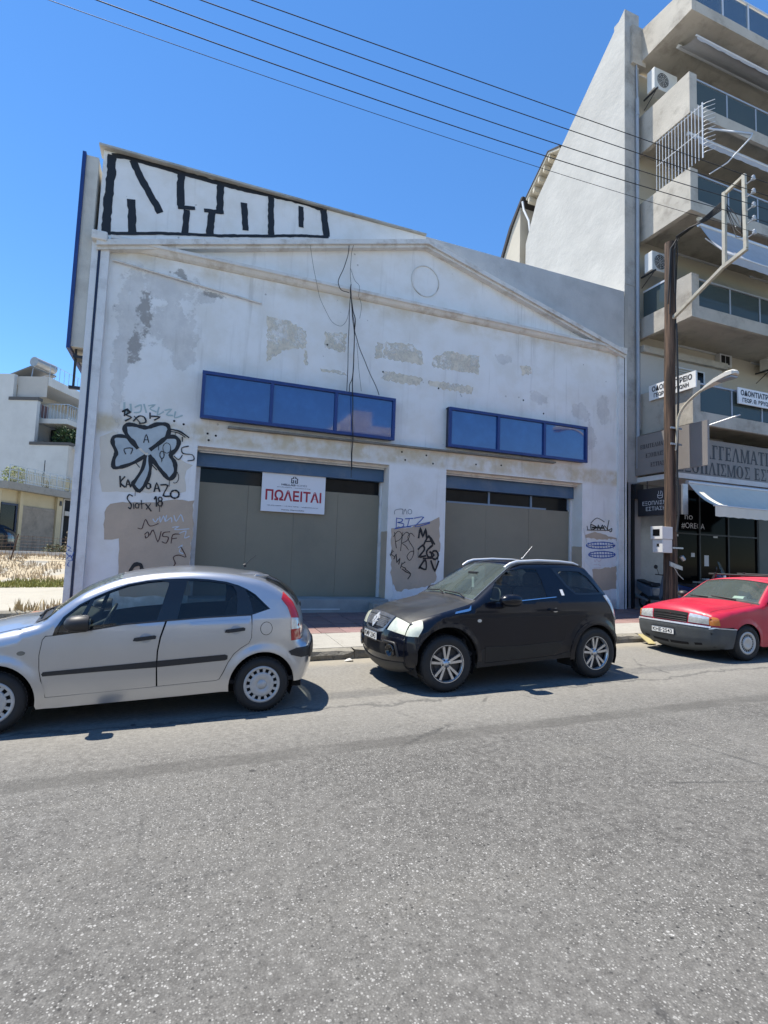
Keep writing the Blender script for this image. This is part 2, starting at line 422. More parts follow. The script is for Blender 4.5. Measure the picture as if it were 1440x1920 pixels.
# lot to the left: its own kerb, concrete, dry bank and the upper street
sheet('lot', -40, -2.16, 15.05, 30, zlot, M['dust'], 60, 40)
sheet('bank', -40, -3.0, 22.3, 29.0, lambda x, y: zlot(x, y)+.012+.05*math.sin(x*3)*math.sin(y*2.3), M['earth'], 60, 24)
sheet('upper_street', -60, 20, 29, 90, lambda x, y: zlot(0, 29)+.006+.004*(y-29), M['concrete'], 1, 1)
mb = MB(); n = 40; pts = [(-14+i*(11.6/n), 14.95+rnd.uniform(-.05,.05)-.25*max(0,(-3.4-(-14+i*(11.6/n)))*.04)) for i in range(n+1)]
vs = [(x, y, .02*x-.05) for x, y in pts]+[(x, y+.03+rnd.uniform(-.02,.03), .02*x+.13+rnd.uniform(-.02,.02)) for x, y in pts]+[(x, y+.1, .02*x+.175+rnd.uniform(-.015,.015)) for x, y in pts]+[(x, y+.42, .02*x+.17) for x, y in pts]
mb.add(vs, [(r*(n+1)+k, r*(n+1)+k+1, (r+1)*(n+1)+k+1, (r+1)*(n+1)+k) for r in range(3) for k in range(n)])
mb.build('lot_kerb', M['kerb'], None, kind='structure')
rb_ = MB(); rb_.hexa([(-3.2,14.6,-.05),(-2.2,14.6,-.05),(-2.2,14.98,-.05),(-3.2,14.98,-.05),(-3.15,14.62,.12),(-2.2,14.62,.13),(-2.2,14.98,.13),(-3.15,14.98,.12)])
rb_.build('kerb_end', mat('reddish_concrete', (.22,.11,.075), .85, var=.3, vscale=6, bump=.5), None, kind='structure')
# far side of the street behind the camera: pavement
sheet('opposite_pavement', -60, 60, -9.5, -6.2, lambda x, y: .02*x+.14, M['concrete'])
# ---------------------------------------------------------------- painted marks and cables on the facade, metres (x, z)
G = {}
G['PARAPET'] = [([(-1.937,10.312),(-1.924,9.881),(-1.94,9.348),(-1.939,8.919),(-1.935,8.517)],0.175),([(-1.937,10.303),(-1.617,10.355),(-1.321,10.349),(-1.02,10.343),(-0.536,10.326),(-0.084,10.325),(0.333,10.316),(0.903,10.327),(1.541,10.368),(2.047,10.389),(2.411,10.399),(2.837,10.353)],0.11),([(-1.531,10.318),(-1.266,9.834),(-1.054,9.527),(-0.885,9.254)],0.155),([(-1.49,9.404),(-1.451,9.003),(-1.425,8.615)],0.165),([(-0.508,10.309),(-0.501,9.909),(-0.472,9.527)],0.16),([(-0.537,9.489),(-0.165,9.562)],0.09),([(-0.34,9.478),(-0.34,9.178),(-0.356,8.875)],0.14),([(0.358,10.287),(0.363,9.954),(0.383,9.626)],0.165),([(0.466,9.634),(0.03,9.565)],0.1),([(0.209,9.578),(0.198,9.296),(0.196,9.012)],0.17),([(0.912,9.995),(0.95,9.652),(0.988,9.324)],0.15),([(1.532,10.339),(1.56,9.816),(1.585,9.337)],0.15),([(2.27,10.278),(2.301,9.747)],0.13),([(2.837,10.369),(2.896,10.012),(2.96,9.673)],0.17),([(-1.95,8.499),(-1.417,8.627),(-0.833,8.787),(-0.269,8.903),(0.453,9.058),(1.595,9.34),(2.245,9.517),(3.003,9.678)],0.07)]
G['LEAF_FILL'] = [[(-0.93,3.871),(-1.004,3.87),(-1.147,4.019),(-1.262,4.203),(-1.256,4.336),(-1.139,4.35),(-0.931,4.342),(-0.811,4.35),(-0.635,4.428),(-0.451,4.433),(-0.399,4.338),(-0.434,4.166),(-0.578,4.016),(-0.734,3.865),(-0.819,3.774)],[(-0.909,3.781),(-1.004,3.87),(-1.118,4.023),(-1.298,4.084),(-1.469,4.049),(-1.475,3.918),(-1.404,3.73),(-1.436,3.565),(-1.411,3.405),(-1.226,3.455),(-1.027,3.555),(-0.844,3.705)],[(-0.789,3.777),(-0.734,3.865),(-0.578,4.016),(-0.433,4.149),(-0.265,4.185),(-0.181,4.093),(-0.217,3.92),(-0.317,3.775),(-0.229,3.615),(-0.215,3.382),(-0.315,3.256),(-0.444,3.361),(-0.608,3.546),(-0.74,3.715)],[(-0.83,3.716),(-0.87,3.422),(-1.0,3.149),(-1.04,3.08),(-0.898,2.945),(-0.751,3.202),(-0.724,3.469),(-0.74,3.725)]]
G['LEAF_LINE'] = [([(-1.004,3.87),(-1.147,4.019),(-1.262,4.203),(-1.262,4.328),(-1.14,4.363),(-0.93,4.335),(-0.811,4.343),(-0.635,4.435),(-0.452,4.447),(-0.393,4.339),(-0.434,4.166),(-0.578,4.016),(-0.734,3.865)],0.085),([(-1.004,3.87),(-1.118,4.023),(-1.298,4.091),(-1.47,4.055),(-1.483,3.917),(-1.404,3.73),(-1.442,3.564),(-1.419,3.398),(-1.225,3.448),(-1.027,3.555),(-0.844,3.705)],0.075),([(-0.734,3.865),(-0.578,4.016),(-0.433,4.156),(-0.266,4.192),(-0.175,4.093),(-0.217,3.92),(-0.323,3.774),(-0.229,3.615),(-0.209,3.382),(-0.314,3.246),(-0.444,3.355),(-0.608,3.546),(-0.74,3.715)],0.085),([(-0.829,3.706),(-0.87,3.422),(-1.0,3.149),(-1.04,3.08),(-0.897,2.935),(-0.751,3.202),(-0.715,3.47),(-0.74,3.715)],0.07)]
G['BLACK'] = [([(-0.884,3.999),(-0.845,4.179),(-0.783,4.01)],0.02),([(-0.87,4.06),(-0.799,4.068)],0.018),([(-1.22,3.71),(-1.256,3.817),(-1.1,3.847),(-1.121,3.72)],0.02),([(-0.458,3.77),(-0.46,3.735),(-0.47,3.707),(-0.486,3.689),(-0.505,3.688),(-0.523,3.701),(-0.537,3.728),(-0.543,3.762),(-0.541,3.797),(-0.531,3.826),(-0.515,3.843),(-0.496,3.845),(-0.478,3.831),(-0.464,3.805),(-0.458,3.77)],0.02),([(-1.297,3.221),(-1.273,2.997)],0.035),([(-1.204,3.219),(-1.279,3.087),(-1.189,2.997)],0.03),([(-1.166,2.999),(-1.138,3.153),(-1.079,3.006)],0.03),([(-1.155,3.055),(-1.094,3.06)],0.02),([(-1.074,3.019),(-1.043,3.129),(-1.002,3.083)],0.03),([(-0.682,3.06),(-0.685,3.035),(-0.696,3.015),(-0.713,3.003),(-0.733,3.001),(-0.752,3.011),(-0.765,3.029),(-0.771,3.053),(-0.768,3.077),(-0.757,3.098),(-0.74,3.11),(-0.72,3.111),(-0.702,3.102),(-0.688,3.084),(-0.682,3.06)],0.03),([(-0.605,2.944),(-0.566,3.135),(-0.497,2.952)],0.03),([(-0.592,3.011),(-0.519,3.017)],0.02),([(-0.482,3.099),(-0.342,3.097),(-0.419,2.872),(-0.266,2.87)],0.03),([(-0.099,2.922),(-0.105,2.884),(-0.127,2.852),(-0.161,2.833),(-0.199,2.83),(-0.235,2.845),(-0.261,2.873),(-0.271,2.91),(-0.265,2.948),(-0.243,2.979),(-0.21,2.999),(-0.172,3.002),(-0.136,2.987),(-0.11,2.959),(-0.099,2.922)],0.035),([(-1.025,2.815),(-1.091,2.842),(-1.127,2.765),(-1.081,2.688),(-1.036,2.626),(-1.048,2.544),(-1.09,2.564)],0.025),([(-0.997,2.654),(-0.98,2.545)],0.022),([(-0.888,2.616),(-0.89,2.594),(-0.899,2.575),(-0.912,2.564),(-0.928,2.563),(-0.942,2.572),(-0.953,2.589),(-0.958,2.612),(-0.956,2.634),(-0.948,2.653),(-0.934,2.664),(-0.919,2.665),(-0.904,2.656),(-0.893,2.639),(-0.888,2.616)],0.02),([(-0.849,2.736),(-0.825,2.555)],0.02),([(-0.879,2.653),(-0.785,2.669)],0.018),([(-0.755,2.661),(-0.637,2.515)],0.025),([(-0.657,2.677),(-0.738,2.548)],0.02),([(-0.589,2.781),(-0.559,2.835),(-0.539,2.626)],0.03),([(-0.438,2.791),(-0.44,2.773),(-0.45,2.757),(-0.464,2.748),(-0.48,2.747),(-0.495,2.754),(-0.506,2.768),(-0.511,2.786),(-0.508,2.805),(-0.499,2.821),(-0.485,2.83),(-0.469,2.831),(-0.454,2.824),(-0.443,2.81),(-0.438,2.791)],0.025),([(-0.423,2.693),(-0.426,2.67),(-0.437,2.651),(-0.455,2.64),(-0.475,2.638),(-0.494,2.647),(-0.507,2.665),(-0.513,2.687),(-0.51,2.71),(-0.499,2.729),(-0.481,2.741),(-0.461,2.742),(-0.442,2.733),(-0.429,2.716),(-0.423,2.693)],0.025),([(-1.307,4.653),(-1.349,4.621),(-1.251,4.693),(-1.21,4.612)],0.03),([(-1.299,4.535),(-1.29,4.668),(-1.188,4.635),(-1.272,4.565),(-1.163,4.519),(-1.275,4.432)],0.03),([(-1.116,4.445),(-1.02,4.564),(-0.915,4.56),(-0.872,4.449),(-0.995,4.407)],0.03),([(-1.109,4.552),(-0.971,4.41)],0.02),([(-0.802,4.665),(-0.791,4.543)],0.03),([(-0.767,4.596),(-0.6,4.6),(-0.701,4.52)],0.03),([(-0.415,4.353),(-0.275,4.346),(-0.149,4.317),(0.025,4.211)],0.035),([(-0.381,4.307),(-0.194,4.288),(-0.048,4.209)],0.02),([(-0.11,4.202),(-0.101,4.108)],0.02),([(-0.333,3.934),(-0.338,3.884),(-0.357,3.842),(-0.388,3.817),(-0.423,3.814),(-0.456,3.832),(-0.481,3.869),(-0.492,3.918),(-0.487,3.968),(-0.468,4.009),(-0.437,4.035),(-0.402,4.039),(-0.369,4.02),(-0.344,3.983),(-0.333,3.934)],0.014),([(0.031,4.014),(-0.104,3.959),(-0.072,3.84),(0.124,3.829),(0.163,3.721),(0.038,3.685)],0.022),([(-0.254,3.764),(-0.156,3.69),(-0.085,3.798)],0.02),([(-0.218,3.432),(-0.198,3.429),(-0.178,3.419),(-0.161,3.401),(-0.147,3.376),(-0.136,3.347),(-0.13,3.315),(-0.129,3.282),(-0.133,3.25),(-0.142,3.22),(-0.154,3.196),(-0.171,3.178),(-0.189,3.168),(-0.209,3.165),(-0.229,3.171)],0.015),([(-0.741,1.248),(-0.769,1.35),(-0.88,1.353),(-0.954,1.233),(-0.963,1.115)],0.075),([(-0.624,1.167),(-0.63,1.131),(-0.651,1.101),(-0.683,1.085),(-0.719,1.084),(-0.754,1.099),(-0.778,1.128),(-0.789,1.164),(-0.783,1.2),(-0.762,1.229),(-0.73,1.246),(-0.693,1.247),(-0.659,1.232),(-0.634,1.203),(-0.624,1.167)],0.06),([(-1.012,3.54),(-0.931,3.449)],0.02),([(-0.73,3.567),(-0.585,3.422)],0.02)]
G['BROWN'] = [([(-0.874,2.134),(-0.799,2.122),(-0.768,2.237),(-0.733,2.327),(-0.64,2.189),(-0.479,2.253)],0.018),([(-0.732,2.005),(-0.677,2.063),(-0.651,1.983),(-0.706,1.926),(-0.721,1.977)],0.02),([(-0.628,2.0),(-0.569,2.107),(-0.463,1.858),(-0.411,2.083)],0.02),([(-0.234,2.085),(-0.355,2.062),(-0.368,1.98),(-0.257,1.965),(-0.292,1.836),(-0.378,1.862)],0.02),([(-0.032,2.045),(-0.169,2.022),(-0.194,1.837)],0.02),([(-0.185,1.936),(-0.085,1.953)],0.018),([(-0.432,1.294),(-0.162,1.317),(-0.081,1.401),(-0.129,1.531),(-0.019,1.584),(0.132,1.549),(0.01,1.766)],0.02)]
G['PALE'] = [([(-0.59,2.345),(-0.541,2.282),(-0.487,2.367)],0.02),([(-0.459,2.401),(-0.436,2.288),(-0.384,2.422),(-0.346,2.309)],0.02),([(-0.324,2.442),(-0.331,2.31),(-0.23,2.398),(-0.208,2.3)],0.02),([(-0.172,2.451),(-0.117,2.322),(-0.034,2.476),(0.028,2.33)],0.02),([(-0.186,2.186),(-0.064,2.209),(-0.137,2.139),(0.156,2.171)],0.02),([(-0.039,2.061),(0.097,2.118),(0.075,1.967),(0.173,2.005)],0.02),([(-0.035,1.748),(0.039,1.8),(-0.015,1.666),(0.066,1.619)],0.02)]
G['TEAL'] = [([(-1.319,4.823),(-1.299,4.627),(-1.183,4.642),(-1.2,4.806)],0.04),([(-1.107,4.752),(-0.992,4.817),(-0.997,4.667),(-1.114,4.635)],0.03),([(-0.934,4.842),(-0.877,4.666)],0.03),([(-0.842,4.821),(-0.723,4.854),(-0.808,4.758),(-0.683,4.708)],0.03),([(-0.629,4.816),(-0.649,4.645),(-0.531,4.727)],0.03),([(-0.503,4.765),(-0.381,4.798),(-0.466,4.668),(-0.342,4.667)],0.03),([(-0.286,4.76),(-0.293,4.623),(-0.141,4.693)],0.03)]
G['PIL_TAG'] = [([(-2.162,1.706),(-2.086,1.66),(-2.128,1.615),(-2.065,1.593)],0.012),([(-2.164,1.559),(-2.064,1.471),(-2.026,1.579)],0.012),([(-2.142,1.438),(-2.081,1.516),(-2.041,1.411),(-2.113,1.402)],0.012),([(-2.092,1.379),(-2.12,1.317),(-2.086,1.287)],0.012)]
G['BLUE'] = [([(5.111,2.704),(5.109,2.458)],0.02),([(5.111,2.694),(5.272,2.679),(5.247,2.613),(5.142,2.588),(5.308,2.562),(5.279,2.481),(5.089,2.442)],0.02),([(5.465,2.7),(5.418,2.489)],0.02),([(5.352,2.693),(5.568,2.716)],0.02),([(5.306,2.473),(5.521,2.499)],0.02),([(5.606,2.723),(5.868,2.763),(5.63,2.5),(6.05,2.623)],0.02),([(5.058,2.416),(5.547,2.53),(6.049,2.643)],0.015),([(12.24,2.286),(12.207,2.251),(12.112,2.217),(11.967,2.19),(11.79,2.171),(11.603,2.164),(11.429,2.169),(11.288,2.186),(11.197,2.211),(11.165,2.243),(11.196,2.277),(11.288,2.31),(11.428,2.337),(11.602,2.356),(11.789,2.364),(11.966,2.36),(12.112,2.344),(12.207,2.318),(12.24,2.286)],0.03),([(11.172,2.243),(12.225,2.285)],0.03),([(12.256,2.008),(12.225,1.973),(12.136,1.941),(12.001,1.914),(11.836,1.897),(11.662,1.892),(11.499,1.898),(11.367,1.916),(11.282,1.942),(11.252,1.974),(11.281,2.008),(11.367,2.04),(11.498,2.066),(11.661,2.083),(11.835,2.09),(12.0,2.084),(12.136,2.067),(12.225,2.04),(12.256,2.008)],0.03),([(11.259,1.974),(12.241,2.007)],0.03),([(11.242,2.325),(11.265,2.162)],0.02),([(11.342,2.33),(11.365,2.165)],0.02),([(11.443,2.334),(11.465,2.169)],0.02),([(11.544,2.338),(11.566,2.173)],0.02),([(11.645,2.342),(11.667,2.177)],0.02),([(11.747,2.346),(11.769,2.181)],0.02),([(11.849,2.351),(11.871,2.185)],0.02),([(11.952,2.355),(11.974,2.188)],0.02),([(12.055,2.359),(12.077,2.192)],0.02),([(12.158,2.364),(12.181,2.196)],0.02),([(11.33,2.056),(11.352,1.898)],0.02),([(11.43,2.06),(11.452,1.901)],0.02),([(11.531,2.063),(11.553,1.904)],0.02),([(11.632,2.067),(11.654,1.907)],0.02),([(11.733,2.07),(11.756,1.911)],0.02),([(11.835,2.074),(11.858,1.914)],0.02),([(11.938,2.078),(11.96,1.917)],0.02),([(12.041,2.081),(12.063,1.92)],0.02),([(12.144,2.085),(12.167,1.924)],0.02)]
G['GREY_THIN'] = [([(5.054,2.795),(5.066,2.899),(5.273,2.937),(5.262,2.807)],0.014),([(5.299,2.809),(5.343,2.941),(5.396,2.815)],0.014),([(5.529,2.888),(5.525,2.862),(5.51,2.84),(5.489,2.827),(5.465,2.826),(5.443,2.836),(5.427,2.856),(5.421,2.882),(5.425,2.908),(5.439,2.93),(5.461,2.943),(5.485,2.944),(5.507,2.934),(5.523,2.914),(5.529,2.888)],0.014)]
G['PIER_THIN'] = [([(5.071,2.333),(5.095,2.138),(5.134,1.934)],0.016),([(5.044,2.224),(5.166,2.367),(5.275,2.284),(5.237,2.169),(5.112,2.099)],0.016),([(5.295,2.344),(5.271,2.096),(5.248,1.869)],0.016),([(5.287,2.245),(5.402,2.354),(5.491,2.264),(5.41,2.127),(5.294,2.068),(5.393,1.993),(5.472,1.897)],0.016),([(5.622,2.25),(5.521,2.335),(5.438,2.227),(5.508,2.082),(5.611,1.937),(5.606,1.764),(5.513,1.632),(5.434,1.733),(5.516,1.85),(5.613,1.873)],0.016),([(5.025,1.881),(4.978,1.733)],0.018),([(4.961,1.767),(5.058,1.853)],0.018),([(4.997,1.773),(5.095,1.708)],0.018),([(5.075,1.658),(5.134,1.777),(5.157,1.578),(5.239,1.678),(5.212,1.526)],0.022),([(5.301,1.567),(5.264,1.43)],0.02),([(5.386,1.589),(5.277,1.493),(5.413,1.428)],0.02),([(5.307,1.411),(5.427,1.336),(5.552,1.294)],0.024),([(5.398,1.403),(5.552,1.294),(5.476,1.16)],0.024)]
G['PIER_BOLD'] = [([(5.743,2.226),(5.784,2.458),(5.862,2.271),(5.934,2.44),(5.974,2.226)],0.055),([(5.902,2.063),(6.033,2.279),(6.151,2.073)],0.05),([(5.944,2.135),(6.121,2.152)],0.035),([(6.107,2.232),(6.207,2.075)],0.04),([(5.742,1.927),(5.864,2.031),(5.918,1.924),(5.781,1.74),(5.956,1.765)],0.05),([(6.147,2.043),(5.985,1.886),(6.046,1.728),(6.199,1.793),(6.074,1.869)],0.05),([(6.317,1.797),(6.309,1.749),(6.284,1.71),(6.246,1.687),(6.204,1.686),(6.165,1.706),(6.138,1.744),(6.127,1.791),(6.135,1.839),(6.16,1.878),(6.197,1.901),(6.239,1.903),(6.278,1.883),(6.306,1.845),(6.317,1.797)],0.05),([(5.78,1.437),(5.948,1.665),(5.978,1.417),(5.79,1.472)],0.045),([(6.115,1.64),(6.234,1.394),(6.333,1.637)],0.05),([(5.892,1.699),(6.124,1.706)],0.04)]
G['RIGHT_TAG'] = [([(11.332,2.878),(11.354,2.713),(11.541,2.797),(11.332,2.878)],0.03),([(11.332,2.912),(11.562,3.075),(11.839,2.975)],0.02),([(11.578,2.73),(11.613,2.858),(11.694,2.736),(11.766,2.866),(11.87,2.71)],0.03),([(11.84,2.859),(12.076,2.685),(12.12,2.792),(11.958,2.726),(12.016,3.031)],0.025),([(11.19,2.699),(11.943,2.725)],0.02),([(11.189,2.813),(11.219,2.712)],0.02),([(11.383,2.783),(11.818,2.788)],0.05)]
G['PINK'] = [([(11.46,1.833),(11.496,1.777),(11.553,1.847)],0.01),([(11.582,1.837),(11.64,1.781),(11.749,1.853)],0.01),([(11.439,1.685),(11.568,1.688)],0.01),([(11.604,1.701),(11.699,1.657)],0.01),([(11.44,1.588),(11.699,1.595)],0.01)]
G['BEIGE'] = [[(-1.443,2.631),(-0.969,2.679),(-0.675,2.716),(-0.131,2.793),(0.221,2.811),(0.235,2.174),(0.215,1.31),(0.254,0.686),(-1.152,0.677),(-1.219,1.022),(-1.167,1.307),(-1.213,1.56),(-1.228,1.877),(-1.49,1.865),(-1.562,2.178),(-1.529,2.434)],[(4.972,2.451),(5.279,2.481),(5.334,2.435),(5.818,2.595),(6.093,2.675),(6.331,2.801),(6.376,1.89),(6.287,1.837),(6.281,1.135),(6.038,0.923),(5.549,0.902),(5.338,0.851),(5.096,0.825),(5.018,1.21)],[(11.12,2.542),(11.491,2.645),(12.315,2.51),(12.315,2.44),(11.135,2.457)],[(11.39,1.559),(11.859,1.599),(12.316,1.668),(12.316,0.994),(11.789,0.942),(11.464,1.108)]]
G['CREAM'] = [[(-1.731,4.019),(-1.478,4.178),(0.165,3.585),(0.014,3.469),(0.044,2.973),(-1.644,2.862)]]
G['WHITEWASH'] = [[(11.135,2.389),(12.315,2.475),(12.316,1.668),(11.859,1.599),(11.354,1.569),(11.14,1.722)],[(5.068,1.018),(5.234,0.778),(5.388,0.915),(5.604,0.888),(5.819,0.93),(6.311,1.085),(6.323,0.687),(5.082,0.632)]]
G['TRACES'] = [[(4.401,7.182),(4.558,7.189),(4.558,6.81),(4.346,6.775)],[(4.614,7.234),(5.381,7.315),(5.689,7.142),(5.76,6.814),(5.399,6.798),(4.956,6.808),(4.594,6.816)],[(5.997,7.053),(6.457,7.333),(6.937,7.299),(7.426,7.353),(7.422,6.835),(6.789,6.823),(6.005,6.797)],[(4.643,6.481),(5.114,6.486),(5.712,6.44),(5.643,6.233),(4.977,6.223),(4.544,6.26)],[(5.88,6.409),(6.483,6.451),(7.268,6.445),(7.208,6.247),(6.489,6.237),(5.945,6.277)],[(2.939,6.275),(3.571,6.277),(3.641,6.221),(2.975,6.202)],[(1.587,7.342),(2.149,7.31),(2.539,7.156),(2.573,6.737),(1.998,6.559),(1.646,6.225)],[(3.027,7.215),(3.595,7.287),(3.549,6.774),(3.045,6.82)],[(8.749,7.302),(9.148,7.314),(9.151,7.122),(8.843,6.997)],[(2.532,6.651),(2.615,6.653),(2.632,6.304),(2.549,6.29)]]
G['CABLES'] = [([(3.571,8.444),(3.572,8.191),(3.645,7.827),(3.713,7.588),(3.716,7.275),(3.714,6.961),(3.727,6.496),(3.716,6.153),(3.728,5.722),(3.76,5.113),(3.781,4.627),(3.78,4.202),(3.785,3.794)],0.012),([(3.57,8.38),(3.566,8.032),(3.561,7.559),(3.569,6.998),(3.577,6.316),(3.583,5.732)],0.009),([(3.573,8.317),(3.608,7.946),(3.671,7.58),(3.718,7.306),(3.772,7.097),(3.879,6.834),(4.055,6.456),(4.265,6.082),(4.425,5.744)],0.009),([(3.569,8.253),(3.634,7.699),(3.7,7.272),(3.727,6.651),(3.703,6.089),(3.648,5.895),(3.641,5.71)],0.009),([(3.48,9.442),(3.454,9.148),(3.364,8.809),(3.26,8.532),(3.248,8.372),(3.341,8.251),(3.533,8.214)],0.009),([(3.591,9.47),(3.553,9.236),(3.537,8.849),(3.574,8.444)],0.005),([(3.537,8.849),(3.661,8.591),(3.786,8.443),(3.784,8.172)],0.004),([(2.495,9.196),(2.592,8.754),(2.707,8.253),(2.831,7.878),(3.032,7.517),(3.209,7.35),(3.35,7.33),(3.471,7.447),(3.54,7.68),(3.566,8.032)],0.004),([(3.798,8.144),(3.872,7.937),(3.83,7.612)],0.004),([(3.777,6.972),(3.866,6.363),(3.948,5.77)],0.004),([(3.737,4.622),(3.787,3.599)],0.006)]
# ================================================================ disused shop building
def plaster():
    m, N, L, b = node_mat('old_white_plaster'); t = NT(m); X, Y, Z = t.xyz()
    def blob(cx, cz, rx, rz):
        u = t.math('DIVIDE', t.math('SUBTRACT', X, cx), rx); v = t.math('DIVIDE', t.math('SUBTRACT', Z, cz), rz)
        return t.math('SUBTRACT', 1, t.math('SQRT', t.math('ADD', t.math('MULTIPLY', u, u), t.math('MULTIPLY', v, v))))
    def blobs(ls):
        o = None
        for l in ls: q = blob(*l); o = q if o is None else t.math('MAXIMUM', o, q)
        return o
    n1 = t.noise(2.6, 8, .68); n2 = t.noise(5.5, 9, .72)
    base = t.mix(t.noise(.7, 5), (.765,.755,.735), (.85,.84,.815))
    # yellowed render under ledges
    c = t.mix(t.math('MULTIPLY', t.ramp(t.noise(1.6, 6), .38, .68), .30), base, (.60,.55,.45))
    band = t.math('MULTIPLY', t.ramp(Z, 4.02, 4.2), t.ramp(Z, 4.45, 4.62, 1, 0))
    c = t.mix(t.math('MULTIPLY', band, t.ramp(t.noise(1.9, 6, .65), .35, .62, .15, .85)), c, (.58,.48,.31))
    band2 = t.math('MULTIPLY', t.ramp(Z, 7.75, 8.15), t.ramp(Z, 8.25, 8.28, 1, 0))
    c = t.mix(t.math('MULTIPLY', band2, t.ramp(t.noise(1.5, 6), .35, .65, 0, .6)), c, (.55,.47,.33))
    # bare grey render where paint has flaked
    g = t.math('ADD', blobs([(-.45,6.7,.75,.75),(-1.3,6.9,.45,1.3),(-.55,7.55,.8,.5),(-1.45,5.6,.22,1.5),(-.2,6.05,.4,.4),(10.9,6.2,.5,.35),(11.3,5.5,.3,.5),(9.4,6.45,.45,.25),(11.8,6.4,.3,.7),(8.2,7.4,.4,.2),(.2,7.5,.35,.22)]), t.math('ADD', t.math('MULTIPLY', n1, 1.3), t.math('MULTIPLY', n2, 1.5)))
    flake = t.ramp(g, 1.66, 1.80)
    c = t.mix(t.math('MULTIPLY', flake, .55), c, t.mix(t.ramp(t.noise(2.3, 7, .7), .35, .65), (.47,.45,.43), (.64,.615,.575)))
    lic = t.math('MULTIPLY', t.ramp(t.math('ADD', blobs([(-1.05,6.9,.25,.7),(-1.2,6.1,.2,.6),(.35,7.6,.4,.12),(-.35,7.9,.3,.2)]), t.math('MULTIPLY', n2, 2.6)), 1.62, 1.90), .7)
    c = t.mix(lic, c, (.24,.22,.20))
    # vertical run marks
    st = t.noise(1, 4, .6, vec=t.scaled((5.5, 1, .35))); st2 = t.noise(1, 5, .65, vec=t.scaled((11, 1, .8)))
    run = t.math('MULTIPLY', t.ramp(st, .54, .74), t.ramp(st2, .35, .65)); c = t.mix(t.math('MULTIPLY', run, .34), c, (.36,.335,.30))
    # peppering of small chips and fixings
    d = t.vor(2.6); k = t.vor(2.6, 'F1', 'Color'); sk = N.new('ShaderNodeSeparateColor'); L.new(k, sk.inputs[0])
    chip = t.math('MULTIPLY', t.ramp(t.math('ADD', d, t.math('MULTIPLY_ADD', t.noise(16, 4), .16, -.08)), .05, .075, 1, 0), t.ramp(sk.outputs[0], .55, .65)); c = t.mix(t.math('MULTIPLY', chip, .6), c, (.30,.28,.26))
    low = t.ramp(t.math('ADD', Z, t.math('MULTIPLY', t.noise(4, 5), -1.0)), -.1, .35, 1, 0); c = t.mix(t.math('MULTIPLY', low, .6), c, (.30,.28,.26))
    L.new(c, b.inputs['Base Color']); b.inputs['Roughness'].default_value = .85; b.inputs['Specular IOR Level'].default_value = .25
    hgt = t.math('ADD', t.math('MULTIPLY', flake, -.5), t.math('MULTIPLY', t.noise(22, 6, .65), .35)); t.bump(hgt, b, .45, .02)
    return m
M['plaster'] = plaster()
M['plaster_trim'] = mat('stained_moulding_plaster', (.68,.665,.63), .85, var=.1, vscale=1.5, dirt=.75, dscale=2.6, dcol=(.36,.30,.235), bump=.4, bscale=25)
M['plaster_grey'] = mat('unpainted_grey_render', (.48,.485,.48), .9, var=.14, vscale=1.1, dirt=.5, dscale=1.3, dcol=(.33,.33,.32), bump=.4, bscale=18)
M['plaster_white'] = mat('pilaster_white_plaster', (.70,.70,.69), .85, var=.06, vscale=2, dirt=.6, dscale=2.2, dcol=(.42,.40,.37), bump=.4, bscale=25)
M['coping'] = mat('coping_concrete', (.42,.41,.37), .9, var=.2, vscale=2, dirt=.6, dcol=(.18,.16,.13), bump=.4)
M['blue'] = mat('blue_steel_paint', (.012,.038,.17), .4, var=.15, vscale=3)
M['blue_dark'] = mat('dark_blue_stripe_paint', (.010,.018,.05), .5, var=.2, vscale=5)
M['shutter_blue'] = mat('dusty_blue_shutter_box', (.058,.120,.215), .5, var=.14, vscale=2.5, dirt=.5, dscale=1.4, dcol=(.16,.20,.25))
M['frame_blue'] = mat('pale_blue_frame_paint', (.20,.27,.35), .5)
M['infill'] = mat('greige_infill_panel', (.240,.218,.160), .7, var=.09, vscale=.7, fine=.03, fscale=30, dirt=.3, dscale=.9, dcol=(.16,.15,.125))
M['step'] = mat('grey_step_concrete', (.30,.31,.30), .85, var=.15, vscale=2, dirt=.5, dcol=(.2,.2,.19), bump=.3)
M['dark_glass'] = mat('dirty_dark_glass', (.008,.009,.010), .1, spec=.18, var=.5, vscale=2)
M['beige_paint'] = mat('beige_overpaint', (.49,.39,.295), .85, var=.10, vscale=1.6, bump=.3, bscale=24, dirt=.35, dscale=3, dcol=(.36,.30,.25))
M['cream_paint'] = mat('cream_overpaint', (.68,.62,.52), .85, var=.05, vscale=2, bump=.3, bscale=24)
M['whitewash'] = mat('white_overpaint', (.74,.75,.76), .85, var=.06, vscale=3, bump=.3, bscale=24, dirt=.3, dscale=5, dcol=(.5,.45,.4))
def patchy(name, col, scale, lo, hi, **k):
    """thin worn paint: the wall shows through where it has rubbed off"""
    m = mat(name, col, .9, **k); nt = m.node_tree; t = NT(m); b = nt.nodes['Principled BSDF']; b.inputs['Alpha'].default_value = 1
    nt.links.new(t.ramp(t.noise(scale, 9, .72), lo, hi), b.inputs['Alpha']); return m
M['trace'] = patchy('old_glue_trace', (.74,.665,.535), 2.2, .30, .62, var=.14, vscale=4, bump=.4)
M['blue_ink'] = mat('blue_spray_paint', (.025,.09,.36), .55); M['brown_ink'] = mat('dark_red_spray_paint', (.055,.02,.02), .6)
M['pale_ink'] = mat('pale_blue_spray_paint', (.55,.60,.66), .6); M['teal_ink'] = mat('faded_teal_spray_paint', (.40,.50,.49), .7)
